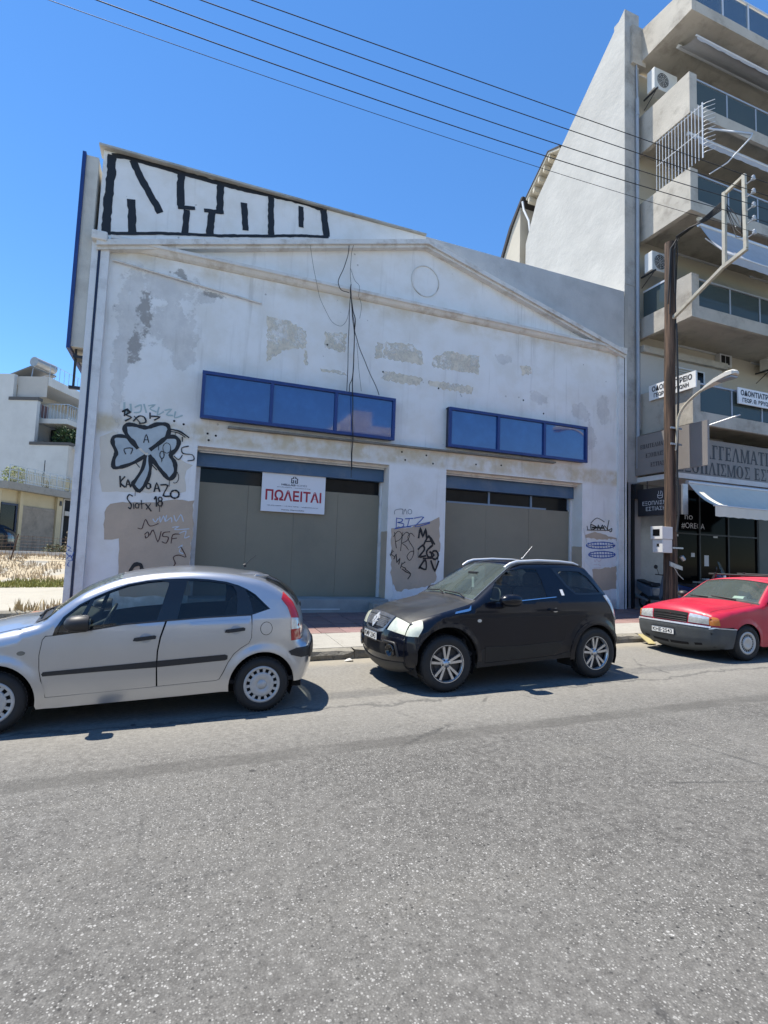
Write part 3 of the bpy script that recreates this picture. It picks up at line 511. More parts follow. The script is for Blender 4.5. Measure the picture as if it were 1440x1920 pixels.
M['grey_ink'] = mat('grey_spray_paint', (.22,.23,.25), .6); M['leaf_fill'] = mat('grey_blue_spray_fill', (.42,.47,.485), .7, var=.16, vscale=3, dirt=.3, dscale=4, dcol=(.46,.49,.49)); M['pink_ink'] = mat('faint_pink_spray_paint', (.55,.36,.40), .7)

def sign_glass():
    m, N, L, b = node_mat('dusty_blue_sign_glass'); t = NT(m); X, Y, Z = t.xyz()
    b.inputs['Roughness'].default_value = .05; b.inputs['Specular IOR Level'].default_value = .9; b.inputs['Coat Weight'].default_value = 1; b.inputs['Coat Roughness'].default_value = .015; b.inputs['Coat IOR'].default_value = 1.6
    c = t.mix(t.ramp(t.noise(2.2, 6, .7), .4, .75), (.006,.042,.20), (.016,.075,.27)); L.new(c, b.inputs['Base Color']); return m
M['sign_glass'] = sign_glass()

YF = 12.6
shop = thing('shop_building', 'derelict white gabled shop with blue sign boxes, sprayed black letters and peeling plaster', 'building', (5.2, YF, 0))
ops = [[(.225,.30),(4.87,.30),(4.87,4.05),(.225,4.05)], [(6.50,.30),(11.02,.30),(11.02,4.08),(6.50,4.08)]]
def wall_holes(name, outer, holes, y0, y1, m, parent):
    pts = [Vector(p) for p in outer]; edges = [(i,(i+1)%len(outer)) for i in range(len(outer))]
    for h in holes:
        b0 = len(pts); pts += [Vector(p) for p in h]; edges += [(b0+i, b0+(i+1)%len(h)) for i in range(len(h))]
    res = delaunay_2d_cdt(pts, edges, [], 0, 1e-6); vs = [tuple(v) for v in res[0]]; fs = []
    for f in res[2]:
        c = np.array([[sum(vs[i][0] for i in f)/3, sum(vs[i][1] for i in f)/3]])
        if inside(outer, c)[0] and not any(inside(h, c)[0] for h in holes):
            a = [vs[i] for i in f]; ar = (a[1][0]-a[0][0])*(a[2][1]-a[0][1])-(a[2][0]-a[0][0])*(a[1][1]-a[0][1])
            fs.append(tuple(f) if ar > 0 else tuple(f)[::-1])
    mb = MB(); mb.add([(x, y0, z) for x, z in vs], fs)
    for lp, s in [(outer, 1)]+[(h, -1) for h in holes]:
        n = len(lp); A = sum(lp[i][0]*lp[(i+1)%n][1]-lp[(i+1)%n][0]*lp[i][1] for i in range(n))
        lp2 = lp if A > 0 else lp[::-1]
        for i in range(n):
            a, b = lp2[i], lp2[(i+1)%n]; q = [(a[0],y0,a[1]),(b[0],y0,b[1]),(b[0],y1,b[1]),(a[0],y1,a[1])]
            if s > 0: q = q[::-1]
            mb.add(q, [(0,1,2,3)])
    return mb.build(name, m, parent)
WALL = wall_holes('facade_wall', [(-1.82,-.2),(12.32,-.2),(12.32,8.3),(12.62,8.3),(12.62,10.33),(5.66,10.38),(-2.10,10.38),(-2.10,8.3),(-1.82,8.3)], ops, YF, YF+.60, M['plaster'], shop)
mb = MB(); mb.box(-2.12, 12.60, YF+.61, 27, -.3, 9.9); mb.build('main_block', M['plaster_grey'], shop)
# pilasters and mouldings
pl = MB(); pl.box(-2.16,-1.82,YF-.12,YF+.30,-.2,8.30); pl = pl.build('pilaster', M['plaster_white'], shop)
p2 = MB(); p2.box(-2.035,-1.985,YF-.128,YF-.119,.05,8.22); p2.build('pilaster_stripe', M['blue_dark'], pl)
pl = MB(); pl.box(12.32,12.62,YF-.10,YF+.30,-.2,8.30); pl = pl.build('pilaster', M['plaster_white'], shop)
p2 = MB(); p2.box(12.52,12.545,YF-.104,YF-.099,.1,8.2); p2.build('pilaster_groove', M['dark'], pl)
co = MB(); prof = [(YF-.20,8.40),(YF-.20,8.33),(YF-.15,8.31),(YF-.10,8.25),(YF-.04,8.22),(YF+.02,8.22),(YF+.02,8.42)]
co.prism(prof, 'x', -1.80, 12.55); co.build('cornice', M['plaster_trim'], shop)
def rake(xa, za, xb, zb, name):
    """sloping moulding of the pediment"""
    m_ = MB(); h = .19
    for (y0, y1, d0, d1) in ((YF-.24, YF+.02, .07, .19), (YF-.17, YF+.02, .0, .068)):
        m_.hexa([(xa,y0,za+d0),(xb,y0,zb+d0),(xb,y1,zb+d0),(xa,y1,za+d0),(xa,y0,za+d1),(xb,y0,zb+d1),(xb,y1,zb+d1),(xa,y1,za+d1)])
    m_.build(name, M['plaster_trim'], shop)
rake(-2.06, 8.02, 5.66, 9.975, 'raking_moulding'); rake(5.662, 9.975, 12.50, 8.10, 'raking_moulding')
kn = MB(); kn.box(-2.16,-1.86,YF-.28,YF+.0,8.20,8.40); kn.build('moulding_end', M['plaster_trim'], shop, bevel=.03)
cp = MB(); cp.hexa([(-2.18,YF-.14,10.385),(5.68,YF-.07,10.385),(5.68,YF+.32,10.385),(-2.18,YF+.32,10.385),(-2.18,YF-.14,10.43),(5.68,YF-.07,10.425),(5.68,YF+.32,10.44),(-2.18,YF+.32,10.445)])
cp.build('coping', M['coping'], shop)
gp = MB(); flat_poly(gp, [(5.70,10.14),(5.70,10.375),(12.615,10.325),(12.615,8.30),(12.5,8.30)], frame_front(0,YF,0), .004); gp.build('bare_gable_render', M['plaster_grey'], shop)
ci = MB()
ring = [(5.71+.40*math.cos(a), YF-.012, 9.12+.42*math.sin(a)) for a in [2*math.pi*k/40 for k in range(41)]]
ci.tube(ring, .016, 6, caps=False); ci.build('roundel', M['plaster_trim'], shop)
# box sign on the left flank, seen edge on
bx = thing('side_sign_box', 'tall blue sign panel fixed on the left flank of the derelict shop', 'sign', (-2.3, YF, 6))
m_ = MB(); m_.box(-2.40,-2.165,YF-.10,YF+4.6,5.86,10.10); m_.build('sign_body', mat('beige_sign_side', (.58,.55,.48), .8, var=.08, dirt=.6, dcol=(.34,.30,.25), bump=.3), bx)
m_ = MB(); m_.box(-2.47,-2.402,YF-.16,YF+4.7,5.80,10.13); m_.build('blue_panel', M['blue'], bx)
m_ = MB()
m_.box(-2.36,-2.17,YF+.0,YF+.3,5.66,5.72); m_.box(-2.40,-2.16,YF+.02,YF+.1,5.0,5.06)
m_.box(-2.34,-2.30,YF+.04,YF+.09,5.06,5.86); m_.build('bracket', M['black'], bx)
# illuminated sign boxes
def sign_box(x0, x1, z0, z1, label):
    s = thing('sign_box', label, 'sign', ((x0+x1)/2, YF, z0), group=None)
    m_ = MB(); m_.box(x0+.02,x1-.02,YF-.16,YF-.01,z0+.02,z1-.02); m_.build('box_back', M['blue_dark'], s)
    w = (x1-x0)/3; fr = .075; y0, y1 = YF-.235, YF-.165
    for a, b, c, d in ((x0,x1,z1-fr,z1),(x0,x1,z0,z0+fr)):
        f = MB(); f.box(a,b,y0,y1,c,d); f.build('frame_bar', M['blue'], s, bevel=.006)
    for i in range(4):
        xc = x0+w*i; a = xc if i == 0 else (xc-fr if i == 3 else xc-fr/2); f = MB(); f.box(a, a+fr, y0+.002, y1, z0+fr, z1-fr); f.build('frame_bar', M['blue'], s)
    f = MB(); f.box(x0-.0,x1,y1+.002,YF-.012,z1-.02,z1+.012); f.build('box_top', M['blue_dark'], s)
    for i in range(3):
        f = MB(); a, b = x0+w*i+fr*.4, x0+w*(i+1)-fr*.4; tl = rnd.uniform(-.004,.004)
        f.hexa([(a,YF-.185,z0+fr*.5),(b,YF-.185+tl,z0+fr*.5),(b,YF-.165,z0+fr*.5),(a,YF-.165,z0+fr*.5),(a,YF-.185,z1-fr*.5),(b,YF-.185+tl,z1-fr*.5),(b,YF-.165,z1-fr*.5),(a,YF-.165,z1-fr*.5)])
        f.build('pane', M['sign_glass'], s)
    return s
sign_box(.226, 4.895, 4.645, 5.725, 'blue framed sign box with three blank panes above the left shutter')
sign_box(6.435, 11.005, 4.655, 5.725, 'blue framed sign box with three blank panes above the right shutter')
ld = MB(); ld.hexa([(.85,YF-.14,4.505),(9.95,YF-.14,4.56),(9.95,YF,4.56),(.85,YF,4.505),(.85,YF-.14,4.55),(9.95,YF-.14,4.60),(9.95,YF,4.60),(.85,YF,4.55)]); ld.build('ledge', mat('grimy_metal_ledge', (.20,.185,.16), .6, var=.3, vscale=4, dirt=.6, dcol=(.05,.045,.04)), shop)
pp = MB(); pp.tube([(-1.75,YF-.05,7.92),(1.45,YF-.05,7.60)], .022, 6); pp.build('conduit', M['plaster_trim'], shop)
# shopfronts: shutter box, transom lights, painted infill, step
for k, (x0, x1, zt, zp) in enumerate(((.228,4.867,4.05,3.30),(6.503,11.017,4.08,3.26))):
    sh = MB(); sh.box(x0,x1,YF+.20,YF+.58,zt-.06,zt-.002); sh.build('lintel_trim', M['plaster_trim'], shop)
    sb = MB(); sb.box(x0+.004,x1-.004,YF+.36,YF+.58,3.645,zt-.062); so = sb.build('shutter_box', M['shutter_blue'], shop, bevel=.012)
    rl = MB(); rl.tube([(x0+.05,YF+.24,zt-.085),(x1-.05,YF+.24,zt-.085)], .02, 6); rl.build('shutter_rail', M['plaster_trim'], so)
    tr = MB(); tr.box(x0+.1,x1-.06,YF+.55,YF+.57,zp,3.643); to = tr.build('transom_glass', M['dark_glass'], shop)
    for gx0, gx1 in ((x0+.002,x0+.10),(x1-.062,x1-.002)):
        gd = MB(); gd.box(gx0,gx1,YF+.44,YF+.58,.66,3.643); gd.build('shutter_guide', M['plaster_white'], so)
    if k:
        for a in (x0+.10, x0+1.62, x0+3.06, x1-.115):
            f = MB(); f.box(a,a+.055,YF+.515,YF+.548,zp+.045,3.64); f.build('transom_mullion', M['frame_blue'], to)
        f = MB(); f.box(x0+.30,x1-.9,YF+.51,YF+.548,zp,zp+.045); f.build('transom_rail', M['frame_blue'], to)
    n_ = 4 if k == 0 else 3; X0, X1 = x0+.102, x1-.064
    for i in range(n_):
        w = (X1-X0)/n_; f = MB(); dy = rnd.uniform(-.004,.004); f.box(X0+w*i+.002,X0+w*(i+1)-.002,YF+.505+dy,YF+.56,.66,zp-.002); f.build('infill_panel', M['infill'], shop)
    st = MB(); st.box(x0,x1,YF-.28,YF+.58,.15,.66); s_ = st.build('door_step', M['step'], shop, bevel=.015)
    s2 = MB(); s2.box(x0+.6,x0+3.4,YF-.285,YF-.281,.42,.44); s2.build('step_trim', M['plaster_white'], s_)
st = MB(); st.box(4.35,4.95,YF-.62,YF-.285,.15,.60); st.build('step_block', M['concrete'], shop, bevel=.02)
# overpainting and spray marks
def marks(name, key, m, d, fr=frame_front(0,YF,0), k=3, lo=0, hi=None, drips=0, kind=None):
    """sprayed lines; fat ones run a little"""
    mb = MB()
    for i, (p, w) in enumerate(G[key][lo:hi]):
        q = smooth_line(p, k); stroke(mb, q, w, fr, d+.0004*(i % 12))
        for x, z in q[::2]:
            if rnd.random() < drips: stroke(mb, [(x, z), (x+rnd.uniform(-.004,.004), z-rnd.uniform(.05,.18))], .012, fr, d+.006)
    return mb.build(name, m, shop, kind=kind)
def fills(name, key, m, d, amp=.02, step=.1, fr=frame_front(0,YF,0)):
    for p in G[key]:
        mb = MB(); flat_poly(mb, ragged(p, amp, step) if amp else p, fr, d); mb.build(name, m, shop)
fills('cream_patch', 'CREAM', M['cream_paint'], .003, .03, .15)
bp = [[(x, z) for x, z in p] for p in G['BEIGE']]
fills('beige_patch', 'BEIGE', M['beige_paint'], .005, .025, .10)
fills('whitewash_patch', 'WHITEWASH', M['whitewash'], .007, .03, .07)
fills('old_letter_trace', 'TRACES', M['trace'], .003, .03, .05)
for xs_, zt in ((4.872, 2.35), (6.498, 2.3)):      # overpaint wraps into the reveals
    r_ = MB(); sgn = 1 if xs_ < 5 else -1
    xx = xs_-.004*sgn*1; rr = ragged([(YF+.0,.3),(YF+.43,.3),(YF+.43,zt),(YF,zt)], .01, .1); r_.add([(xs_-sgn*.004, y, z) for y, z in rr], [tuple(range(len(rr)))]); r_.build('beige_patch', M['beige_paint'], shop)
r_ = MB(); rr = ragged([(YF+.0,1.0),(YF+.43,1.0),(YF+.43,2.2),(YF,2.2)], .01, .1); r_.add([(11.016, y, z) for y, z in rr], [tuple(range(len(rr)))]); r_.build('beige_patch', M['beige_paint'], shop)
r_ = MB(); rr = ragged([(YF+.0,.3),(YF+.43,.3),(YF+.43,2.4),(YF,2.4)], .01, .1); r_.add([(.229, y, z) for y, z in rr], [tuple(range(len(rr)))]); r_.build('beige_patch', M['beige_paint'], shop)
def rough_marks(name, key, m, d):
    """brush painted letters with uneven edges"""
    mb = MB()
    for i, (p, w) in enumerate(G[key]):
        q = []; 
        for a, b_ in zip(p[:-1], p[1:]):
            n = max(2, int(math.hypot(b_[0]-a[0], b_[1]-a[1])/.07)); q += [(a[0]+(b_[0]-a[0])*t/n+rnd.uniform(-.005,.005), a[1]+(b_[1]-a[1])*t/n+rnd.uniform(-.005,.005)) for t in range(n)]
        q.append(p[-1])
        P = [Vector(v) for v in q]; L_, R_ = [], []
        for j, v in enumerate(P):
            t = (P[min(j+1,len(P)-1)]-P[max(j-1,0)]).normalized(); nn = Vector((-t.y,t.x)); L_.append(v+nn*w*(.5+rnd.uniform(-.07,.06))); R_.append(v-nn*w*(.5+rnd.uniform(-.07,.06)))
        n = len(P); fr = frame_front(0,YF,0); dd = d+.0005*i
        mb.add([fr(v.x,v.y,dd) for v in L_]+[fr(v.x,v.y,dd) for v in R_], [(j,n+j,n+j+1,j+1) for j in range(n-1)])
    return mb.build(name, m, shop)
rough_marks('parapet_graffiti', 'PARAPET', M['ink'], .006)
mb = MB()
for i, p in enumerate(G['LEAF_FILL']): flat_poly(mb, smooth_line(p+[p[0]], 3)[:-1], frame_front(0,YF,0), .0085+.0005*i)
mb.build('clover_fill', M['leaf_fill'], shop)
marks('clover_outline', 'LEAF_LINE', M['ink'], .011, k=4, drips=.04)

for lo_, hi_ in ((0,4),(4,14),(14,24),(24,31),(31,38),(38,40),(40,None)): marks('black_tag', 'BLACK', M['ink'], .014, lo=lo_, hi=hi_, drips=.03, kind='stuff' if lo_ in (0, 31) else None)
marks('brown_tag', 'BROWN', M['brown_ink'], .009); marks('pale_tag', 'PALE', M['pale_ink'], .009); marks('teal_tag', 'TEAL', M['teal_ink'], .006)
marks('pilaster_tag', 'PIL_TAG', M['blue_ink'], .004, frame_front(0,YF-.128,0)); marks('blue_tag', 'BLUE', M['blue_ink'], .012, lo=0, hi=7); marks('blue_scribble', 'BLUE', M['blue_ink'], .012, lo=7); marks('grey_tag', 'GREY_THIN', M['grey_ink'], .009)
marks('thin_tag', 'PIER_THIN', M['ink'], .010); marks('bold_tag', 'PIER_BOLD', M['ink'], .013, drips=.08); marks('dark_tag', 'RIGHT_TAG', M['ink'], .011); marks('pink_tag', 'PINK', M['pink_ink'], .012)
wr = MB(); wr.tube([(11.06,YF-.02,2.75),(11.2,YF-.02,2.25),(11.7,YF-.02,2.22),(12.25,YF-.02,2.32)], .008, 5); wr.build('loose_conduit', M['plaster_trim'], shop)
# fixing holes and bolts scattered over the front
for x, z in ((.42,4.35),(.6,4.32),(.45,4.2),(5.2,4.42),(5.3,4.22),(5.9,4.4),(6.1,4.2),(7.4,4.3),(8.2,4.35),(-.3,4.55),(-.1,4.5),(6.2,6.25),(3.1,6.9),(4.6,6.45),(8.9,6.3),(9.6,6.0)):
    h = MB(); h.lathe([(0,-.006),(.022,-.006),(.026,0)], (x,YF,z), 'y', 8, False); h.build('fixing_hole', M['dark'], shop)
# hanging cables
cb = thing('hanging_cables', 'bundle of black telephone cables hanging down the white front from the gable', 'cables', (3.2, YF-.25, 7))
for p, w in G['CABLES']:
    q = smooth_line(p, 4); m_ = MB(); m_.tube([(x, YF-.25+.015*math.sin(i*.9+w*999), z) for i, (x, z) in enumerate(q)], w*1.15, 5, True, False); m_.build('cable', M['wire'], cb)
# for-sale board
fs_ = thing('for_sale_board', 'white for sale board with big red letters under the left shutter box', 'sign', (2.5, YF-.02, 2.66))
x0, x1, z0, z1, yb = 1.75, 3.325, 2.705, 3.71, YF+.43
m_ = MB(); m_.box(x0,x1,yb,yb+.03,z0,z1); m_.build('board', mat('white_sign_board', (.74,.76,.80), .4), fs_)
W_ = x1-x0; fr = frame_front(x0, yb, z0)
navy_ink = mat('navy_print', (.012,.016,.045), .5); red_ink = mat('red_print', (.36,.012,.035), .5); thin_ink = mat('grey_print', (.16,.18,.24), .5)
m_ = MB()
for s in (-1, 1):
    cx = W_*.5; L_ = lambda u, v: fr(cx+s*u, v, .003)
    for poly in ([(.012,.86),(.085,.92-.05),(.085,.74),(.062,.74),(.062,.85),(.034,.872),(.034,.90),(.012,.918)], [(.012,.742),(.060,.742),(.060,.765),(.034,.765),(.034,.795),(.048,.795),(.048,.82),(.012,.82)]):
        pts = [L_(u, v-.02) for u, v in poly]; m_.add(pts, [tuple(range(len(pts)))[::1 if s > 0 else -1]])
m_.build('logo', navy_ink, fs_, recalc=False)
m_ = MB(); text(m_, 'HELLAS', frame_front(x0+.47,yb,z0+.655), .045, .335, bold=.03); text(m_, 'Ioannis Giannoulakis', frame_front(x0+.50,yb,z0+.045), .030, .56, bold=.015)
text(m_, 'ESTATE AGENTS  /  www.hellashomes.gr', frame_front(x0+.37,yb,z0+.60), .024, .83); text(m_, '+30 6976 420799  /  +30 2810 720766  /  info@hellashomes.gr', frame_front(x0+.14,yb,z0+.135), .026, 1.27); m_.build('small_lettering', navy_ink, fs_)
m_ = MB(); text(m_, 'HOMES', frame_front(x0+.815,yb,z0+.655), .045, .29); m_.build('thin_lettering', thin_ink, fs_)
m_ = MB(); text(m_, 'ΠΩΛΕΙΤΑΙ', frame_front(x0+.095,yb,z0+.285), .245, W_-.19, bold=.026); m_.build('red_lettering', red_ink, fs_)
# ================================================================ apartment building on the right
M['apt_side'] = mat('trowelled_pale_render', (.44,.43,.40), .9, var=.12, vscale=.7, bump=1.0, bscale=3.0, dirt=.5, dscale=.9, dcol=(.37,.365,.34))
M['apt_conc'] = mat('stained_balcony_concrete', (.45,.415,.355), .9, var=.16, vscale=1.1, dirt=.85, dscale=1.5, dcol=(.24,.215,.18), bump=.4, bscale=20)
M['apt_wall'] = mat('cream_apartment_wall', (.52,.475,.385), .85, var=.08, vscale=1, dirt=.4, dscale=1, dcol=(.38,.34,.27))
M['apt_strip'] = mat('grimy_corner_render', (.42,.41,.385), .9, var=.15, vscale=1.2, dirt=.8, dscale=1.1, dcol=(.19,.18,.16), bump=.5, bscale=14)
M['rail_glass'] = glass_mat('smoked_balcony_glass', (.36,.43,.43), .28, 0, .62, (.105,.135,.135))
M['rail_glass_top'] = glass_mat('clear_balcony_glass', (.62,.75,.82), .9, 0, .2, (.35,.45,.52))
M['alu'] = mat('white_aluminium', (.62,.63,.64), .4, .2)
M['awning'] = mat('grey_awning_canvas', (.40,.40,.41), .9, var=.08, vscale=3, dirt=.3, dcol=(.28,.28,.28))
M['awning_white'] = mat('pale_shop_awning_canvas', (.70,.67,.58), .9, var=.05, vscale=3, dirt=.2, dcol=(.45,.45,.44))
M['ac'] = mat('air_conditioner_casing', (.60,.60,.57), .5, var=.06, vscale=5, dirt=.4, dcol=(.4,.38,.34))
M['ac_dark'] = mat('fan_grille_plastic', (.06,.06,.06), .6)
M['pipe'] = mat('grey_blue_downpipe', (.33,.37,.42), .5, var=.1)
M['fascia'] = mat('taupe_sign_panel', (.235,.215,.20), .55, var=.06, vscale=2)
M['sign_ink'] = mat('dark_sign_print', (.022,.022,.028), .5)
M['shop_glass'] = mat('dark_shop_glass', (.004,.0045,.005), .06, spec=.03)
M['paleink'] = mat('white_sign_print', (.68,.69,.70), .5)
YA = 12.62
apt = thing('apartment_block', 'five storey apartment block with concrete balconies and smoked glass railings', 'building', (13.3, YA, .3))
# party wall with sloping top, lit flank
prof = [(YA,.2),(YA,20.06),(17.2,16.35),(17.9,14.9),(17.9,13.9),(18.28,13.2),(18.35,.2)]
m_ = MB(); m_.prism(prof, 'x', 12.655, 12.80); m_.build('flank_wall', M['apt_side'], apt)
m_ = MB(); m_.box(12.80, 13.26, YA-.0+.002, YA+.6, .2, 20.07); m_.build('corner_strip', M['apt_strip'], apt)
m_ = MB(); m_.box(12.657, 13.26, YA-.012, YA+.0, 10.6, 20.07); m_.build('corner_render', M['apt_strip'], apt)
m_ = MB(); m_.tube([(12.70,17.92,14.9),(12.70,17.92,13.9),(12.70,18.29,13.2)], .035, 6); m_.build('flank_drain', M['coping'], apt)
m_ = MB(); m_.prism([(YA+.62,4.5),(YA+.62,18.9),(14.2,18.3),(17.0,16.0),(17.8,14.3),(17.8,4.5)], 'x', 12.81, 30); m_.build('main_block', M['apt_wall'], apt)
m_ = MB(); m_.box(13.28, 30, YA+.28, YA+.60, 4.6, 18.3); m_.build('facade', M['apt_wall'], apt)
pv = MB(); pv.tube([(13.12,YA-.08,4.7),(13.12,YA-.08,17.0)], .055, 8); pv.tube([(13.12,YA-.08,17.0),(13.10,YA-.03,19.3)], .03, 6)
for z in (6.6,9.1,11.6,14.1,16.4): pv.tube([(13.12,YA-.08,z),(13.12,YA-.08,z+.07)], .068, 8)
pv.build('downpipe', M['pipe'], apt)
XB, YB = 13.32, 10.80
def balcony(zb, low=.62, glass='rail_glass', top=1.28, x1=24, front_h=.36, chamfer=.0):
    b = MB(); b.box(XB+.162, x1, YB+.102, YA+.28, zb+.24, zb+.355); s = b.build('balcony_slab', M['apt_conc'], apt)
    f = MB(); f.box(XB+.302, x1, YB, YB+.10, zb-.01, zb+front_h)
    f.build('balcony_front', M['apt_conc'], s)
    ym = YB+(.78 if low < top-.3 else 1.3)
    l = MB(); l.prism([(YA+.28,zb-.01),(YB-.01,zb-.01),(YB-.01,zb+top),(ym,zb+top),(ym,zb+low),(YA+.28,zb+low)], 'x', XB-.0, XB+.16); l.box(XB+.161, XB+.30, YB-.008, YB+.12, zb-.008, zb+top)
    l.build('balcony_parapet', M['apt_conc'], s)
    if low < top-.3:   # framed glass screen above the low part of the side
        g_ = MB(); g_.box(XB+.07, XB+.085, ym+.03, YA-.05, zb+low+.02, zb+top+.22); g_.build('side_glass', M['rail_glass'], s)
        for a in ((XB+.055,XB+.10,ym+.0,ym+.06,zb+low,zb+top+.26), (XB+.055,XB+.10,ym+.061,YA-.05,zb+top+.20,zb+top+.26)):
            g_ = MB(); g_.box(*a); g_.build('screen_frame', M['alu'], s)
    n = 9; w = 1.30
    for i in range(n):
        a = XB+.32+i*w; g_ = MB(); g_.box(a+.03, a+w-.03, YB+.03, YB+.042, zb+front_h+.02, zb+1.13); g_.build('glass_panel', M[glass], s)
        p = MB(); p.box(a+w-.025, a+w+.025, YB+.015, YB+.055, zb+front_h, zb+1.15); p.build('rail_post', M['alu'] if glass != 'rail_glass' else M['pipe'], s)
    r_ = MB(); r_.box(XB+.305, x1, YB+.01, YB+.07, zb+1.151, zb+1.20); r_.build('handrail', M['alu'] if glass != 'rail_glass' else M['pipe'], s)
    return s
for zb in (5.80, 8.92, 12.15, 15.18): balcony(zb, top=1.30 if zb > 6 else 1.25, low=.66 if zb == 8.92 else 1.3)
# roof terrace: deeper slab, side upstand and clear railing
b = MB(); b.box(XB, 24, YB-.12, YA+.30, 18.38, 18.58); s = b.build('terrace_slab', M['apt_conc'], apt)
u = MB(); u.prism([(YA+.3,18.37),(YB-.13,18.37),(YB-.13,19.25),(YA+.3,19.55)], 'x', XB-.02, XB+.14); u.build('terrace_upstand', M['apt_conc'], s)
u = MB(); u.box(XB+.15, 24, YB-.128, YB-.02, 18.376, 18.72); u.build('balcony_front', M['apt_conc'], s)
for i in range(8):
    a = XB+.18+i*1.15; g_ = MB(); g_.box(a+.035, a+1.115, YB-.09, YB-.078, 18.74, 19.55); g_.build('glass_panel', M['rail_glass_top'], s)
    p = MB(); p.box(a+1.12, a+1.18, YB-.115, YB-.055, 18.72, 19.60); p.build('rail_post', M['alu'], s)
u = MB(); u.box(XB+.15, 24, YB-.12, YB-.05, 19.601, 19.66); u.build('handrail', M['alu'], s)
u = MB(); u.box(12.9, XB+.15, YA-.1, YA+.3, 18.2, 19.55); u.build('terrace_corner', M['apt_conc'], s)
# doors and windows at the back of the balconies
for zb in (8.92, 12.15, 15.18):
    for x0, x1 in ((15.2, 17.6), (18.8, 21.5)):
        f = MB(); f.box(x0, x1, YA+.235, YA+.278, zb+.18, zb+2.4); w = f.build('balcony_door', M['alu'], apt)
        for a, c in ((x0+.07, (x0+x1)/2-.03), ((x0+x1)/2+.03, x1-.07)):
            g_ = MB(); g_.box(a, c, YA+.222, YA+.233, zb+.26, zb+2.33); g_.build('pane', M['dark_glass'], w)
# first floor: projecting bay with louvred shutter, cornice and a door with dark glass
f = MB(); f.box(13.28, 16.95, YA-.02, YA+.276, 5.96, 8.45); bay = f.build('bay', mat('pale_grey_bay_render', (.47,.455,.42), .85, var=.08, vscale=1.2, dirt=.3, dcol=(.35,.33,.3)), apt)
f = MB(); f.box(13.28, 17.05, YA-.16, YA+.27, 8.451, 8.66); f.build('bay_cornice', M['apt_conc'], bay)
f = MB(); f.box(14.3, 16.1, YA-.045, YA-.022, 6.3, 8.25); wf = f.build('louvre_window', M['alu'], bay)
for i in range(24):
    f = MB(); z = 6.38+i*.077; f.hexa([(14.36,YA-.085,z),(15.70,YA-.085,z),(15.70,YA-.05,z+.03),(14.36,YA-.05,z+.03),(14.36,YA-.085,z+.012),(15.70,YA-.085,z+.012),(15.70,YA-.05,z+.045),(14.36,YA-.05,z+.045)]); f.build('slat', M['apt_wall'], wf)
f = MB(); f.box(15.76, 16.02, YA-.052, YA-.046, 6.4, 8.2); f.build('pane', M['dark_glass'], wf)
f = MB(); f.box(18.3, 20.2, YA+.20, YA+.277, 5.97, 8.1); dw = f.build('balcony_door', M['apt_wall'], apt)
f = MB(); f.box(18.45, 20.05, YA+.185, YA+.198, 6.0, 7.95); f.build('pane', M['dark_glass'], dw)
# security grille between second and third floor balconies
gr = MB(); gx = XB+.03
for i in range(15):
    y = 12.0-i*.113; g2 = MB(); g2.tube([(gx, y, 13.46-.0), (gx, y, 15.17)], .012, 5); g2.build('grille_bar', M['alu'], apt)
for z in (14.32, 15.10):
    g2 = MB(); g2.tube([(gx, 12.0, z), (gx, 10.36, z)], .013, 5); g2.build('grille_bar', M['alu'], apt)
for i in range(12):
    z = 13.6+i*.135; g2 = MB(); g2.tube([(gx, 10.40, z), (gx+.02, 10.30, z+.0), (gx+.22, 10.18, z+.07)], .010, 5); g2.build('grille_spike', M['alu'], apt)
g2 = MB(); g2.tube([(gx,10.40,13.46),(gx,10.40,15.17)], .014, 5); g2.build('grille_bar', M['alu'], apt)
# ceiling lights and an odd triangle sign
for x, z in ((14.6, 18.34), (16.9, 18.34)):
    l = MB(); l.box(x, x+1.0, 11.55, 11.65, z-.05, z+.03); l.build('ceiling_light', M['alu'], apt)
l = MB(); l.lathe([(0,-.10),(.06,-.09),(.085,-.05),(.085,0)], (13.9,10.98,12.14), 'z', 12); l.build('ceiling_lamp', M['ac'], apt)
ws = MB(); ws.box(15.95,16.35,YA+.24,YA+.277,14.25,14.65); ws = ws.build('warning_plate', M['paleink'], apt)
w2 = MB(); w2.add([(16.02,YA+.235,14.31),(16.28,YA+.235,14.31),(16.15,YA+.235,14.57)], [(0,1,2)]); w2.build('triangle', M['sign_ink'], ws)
# air conditioners
def ac_unit(x, y, z, label, w=.86, h=.62):
    t = thing('air_conditioner', label, 'air conditioner', (x, y, z), group='outdoor air conditioning units')
    m_ = MB(); m_.box(0, w, 0, .30, 0, h); m_.build('casing', M['ac'], t, False, bevel=.02)
    m_ = MB(); m_.lathe([(.02,-.014),(.235,-.014),(.245,0)], (w*.36, 0, h*.5), 'y', 28, False); m_.build('fan_opening', M['ac_dark'], t, False)
    g_ = MB()
    for r in (.07,.13,.19,.24): g_.tube([(w*.36+r*math.cos(a), -.018, h*.5+r*math.sin(a)) for a in [2*math.pi*k/24 for k in range(25)]], .005, 4, caps=False)
    for k in range(8): a = k*math.pi/4; g_.tube([(w*.36+.03*math.cos(a), -.018, h*.5+.03*math.sin(a)), (w*.36+.24*math.cos(a), -.018, h*.5+.24*math.sin(a))], .005, 4)
    g_.build('fan_guard', M['ac'], t, False, kind='stuff')
    for sx in (.06, w-.1):
        b_ = MB(); b_.box(sx, sx+.04, -.06, .50, -.05, -.002); b_.tube([(sx+.02, .0, -.05), (sx+.02, .48, -.38)], .014, 5); b_.build('bracket', M['black'], t, False)
    return t
ac_unit(13.30, 12.02, 17.02, 'white air conditioner under the roof terrace of the apartment block', 1.0, .72)
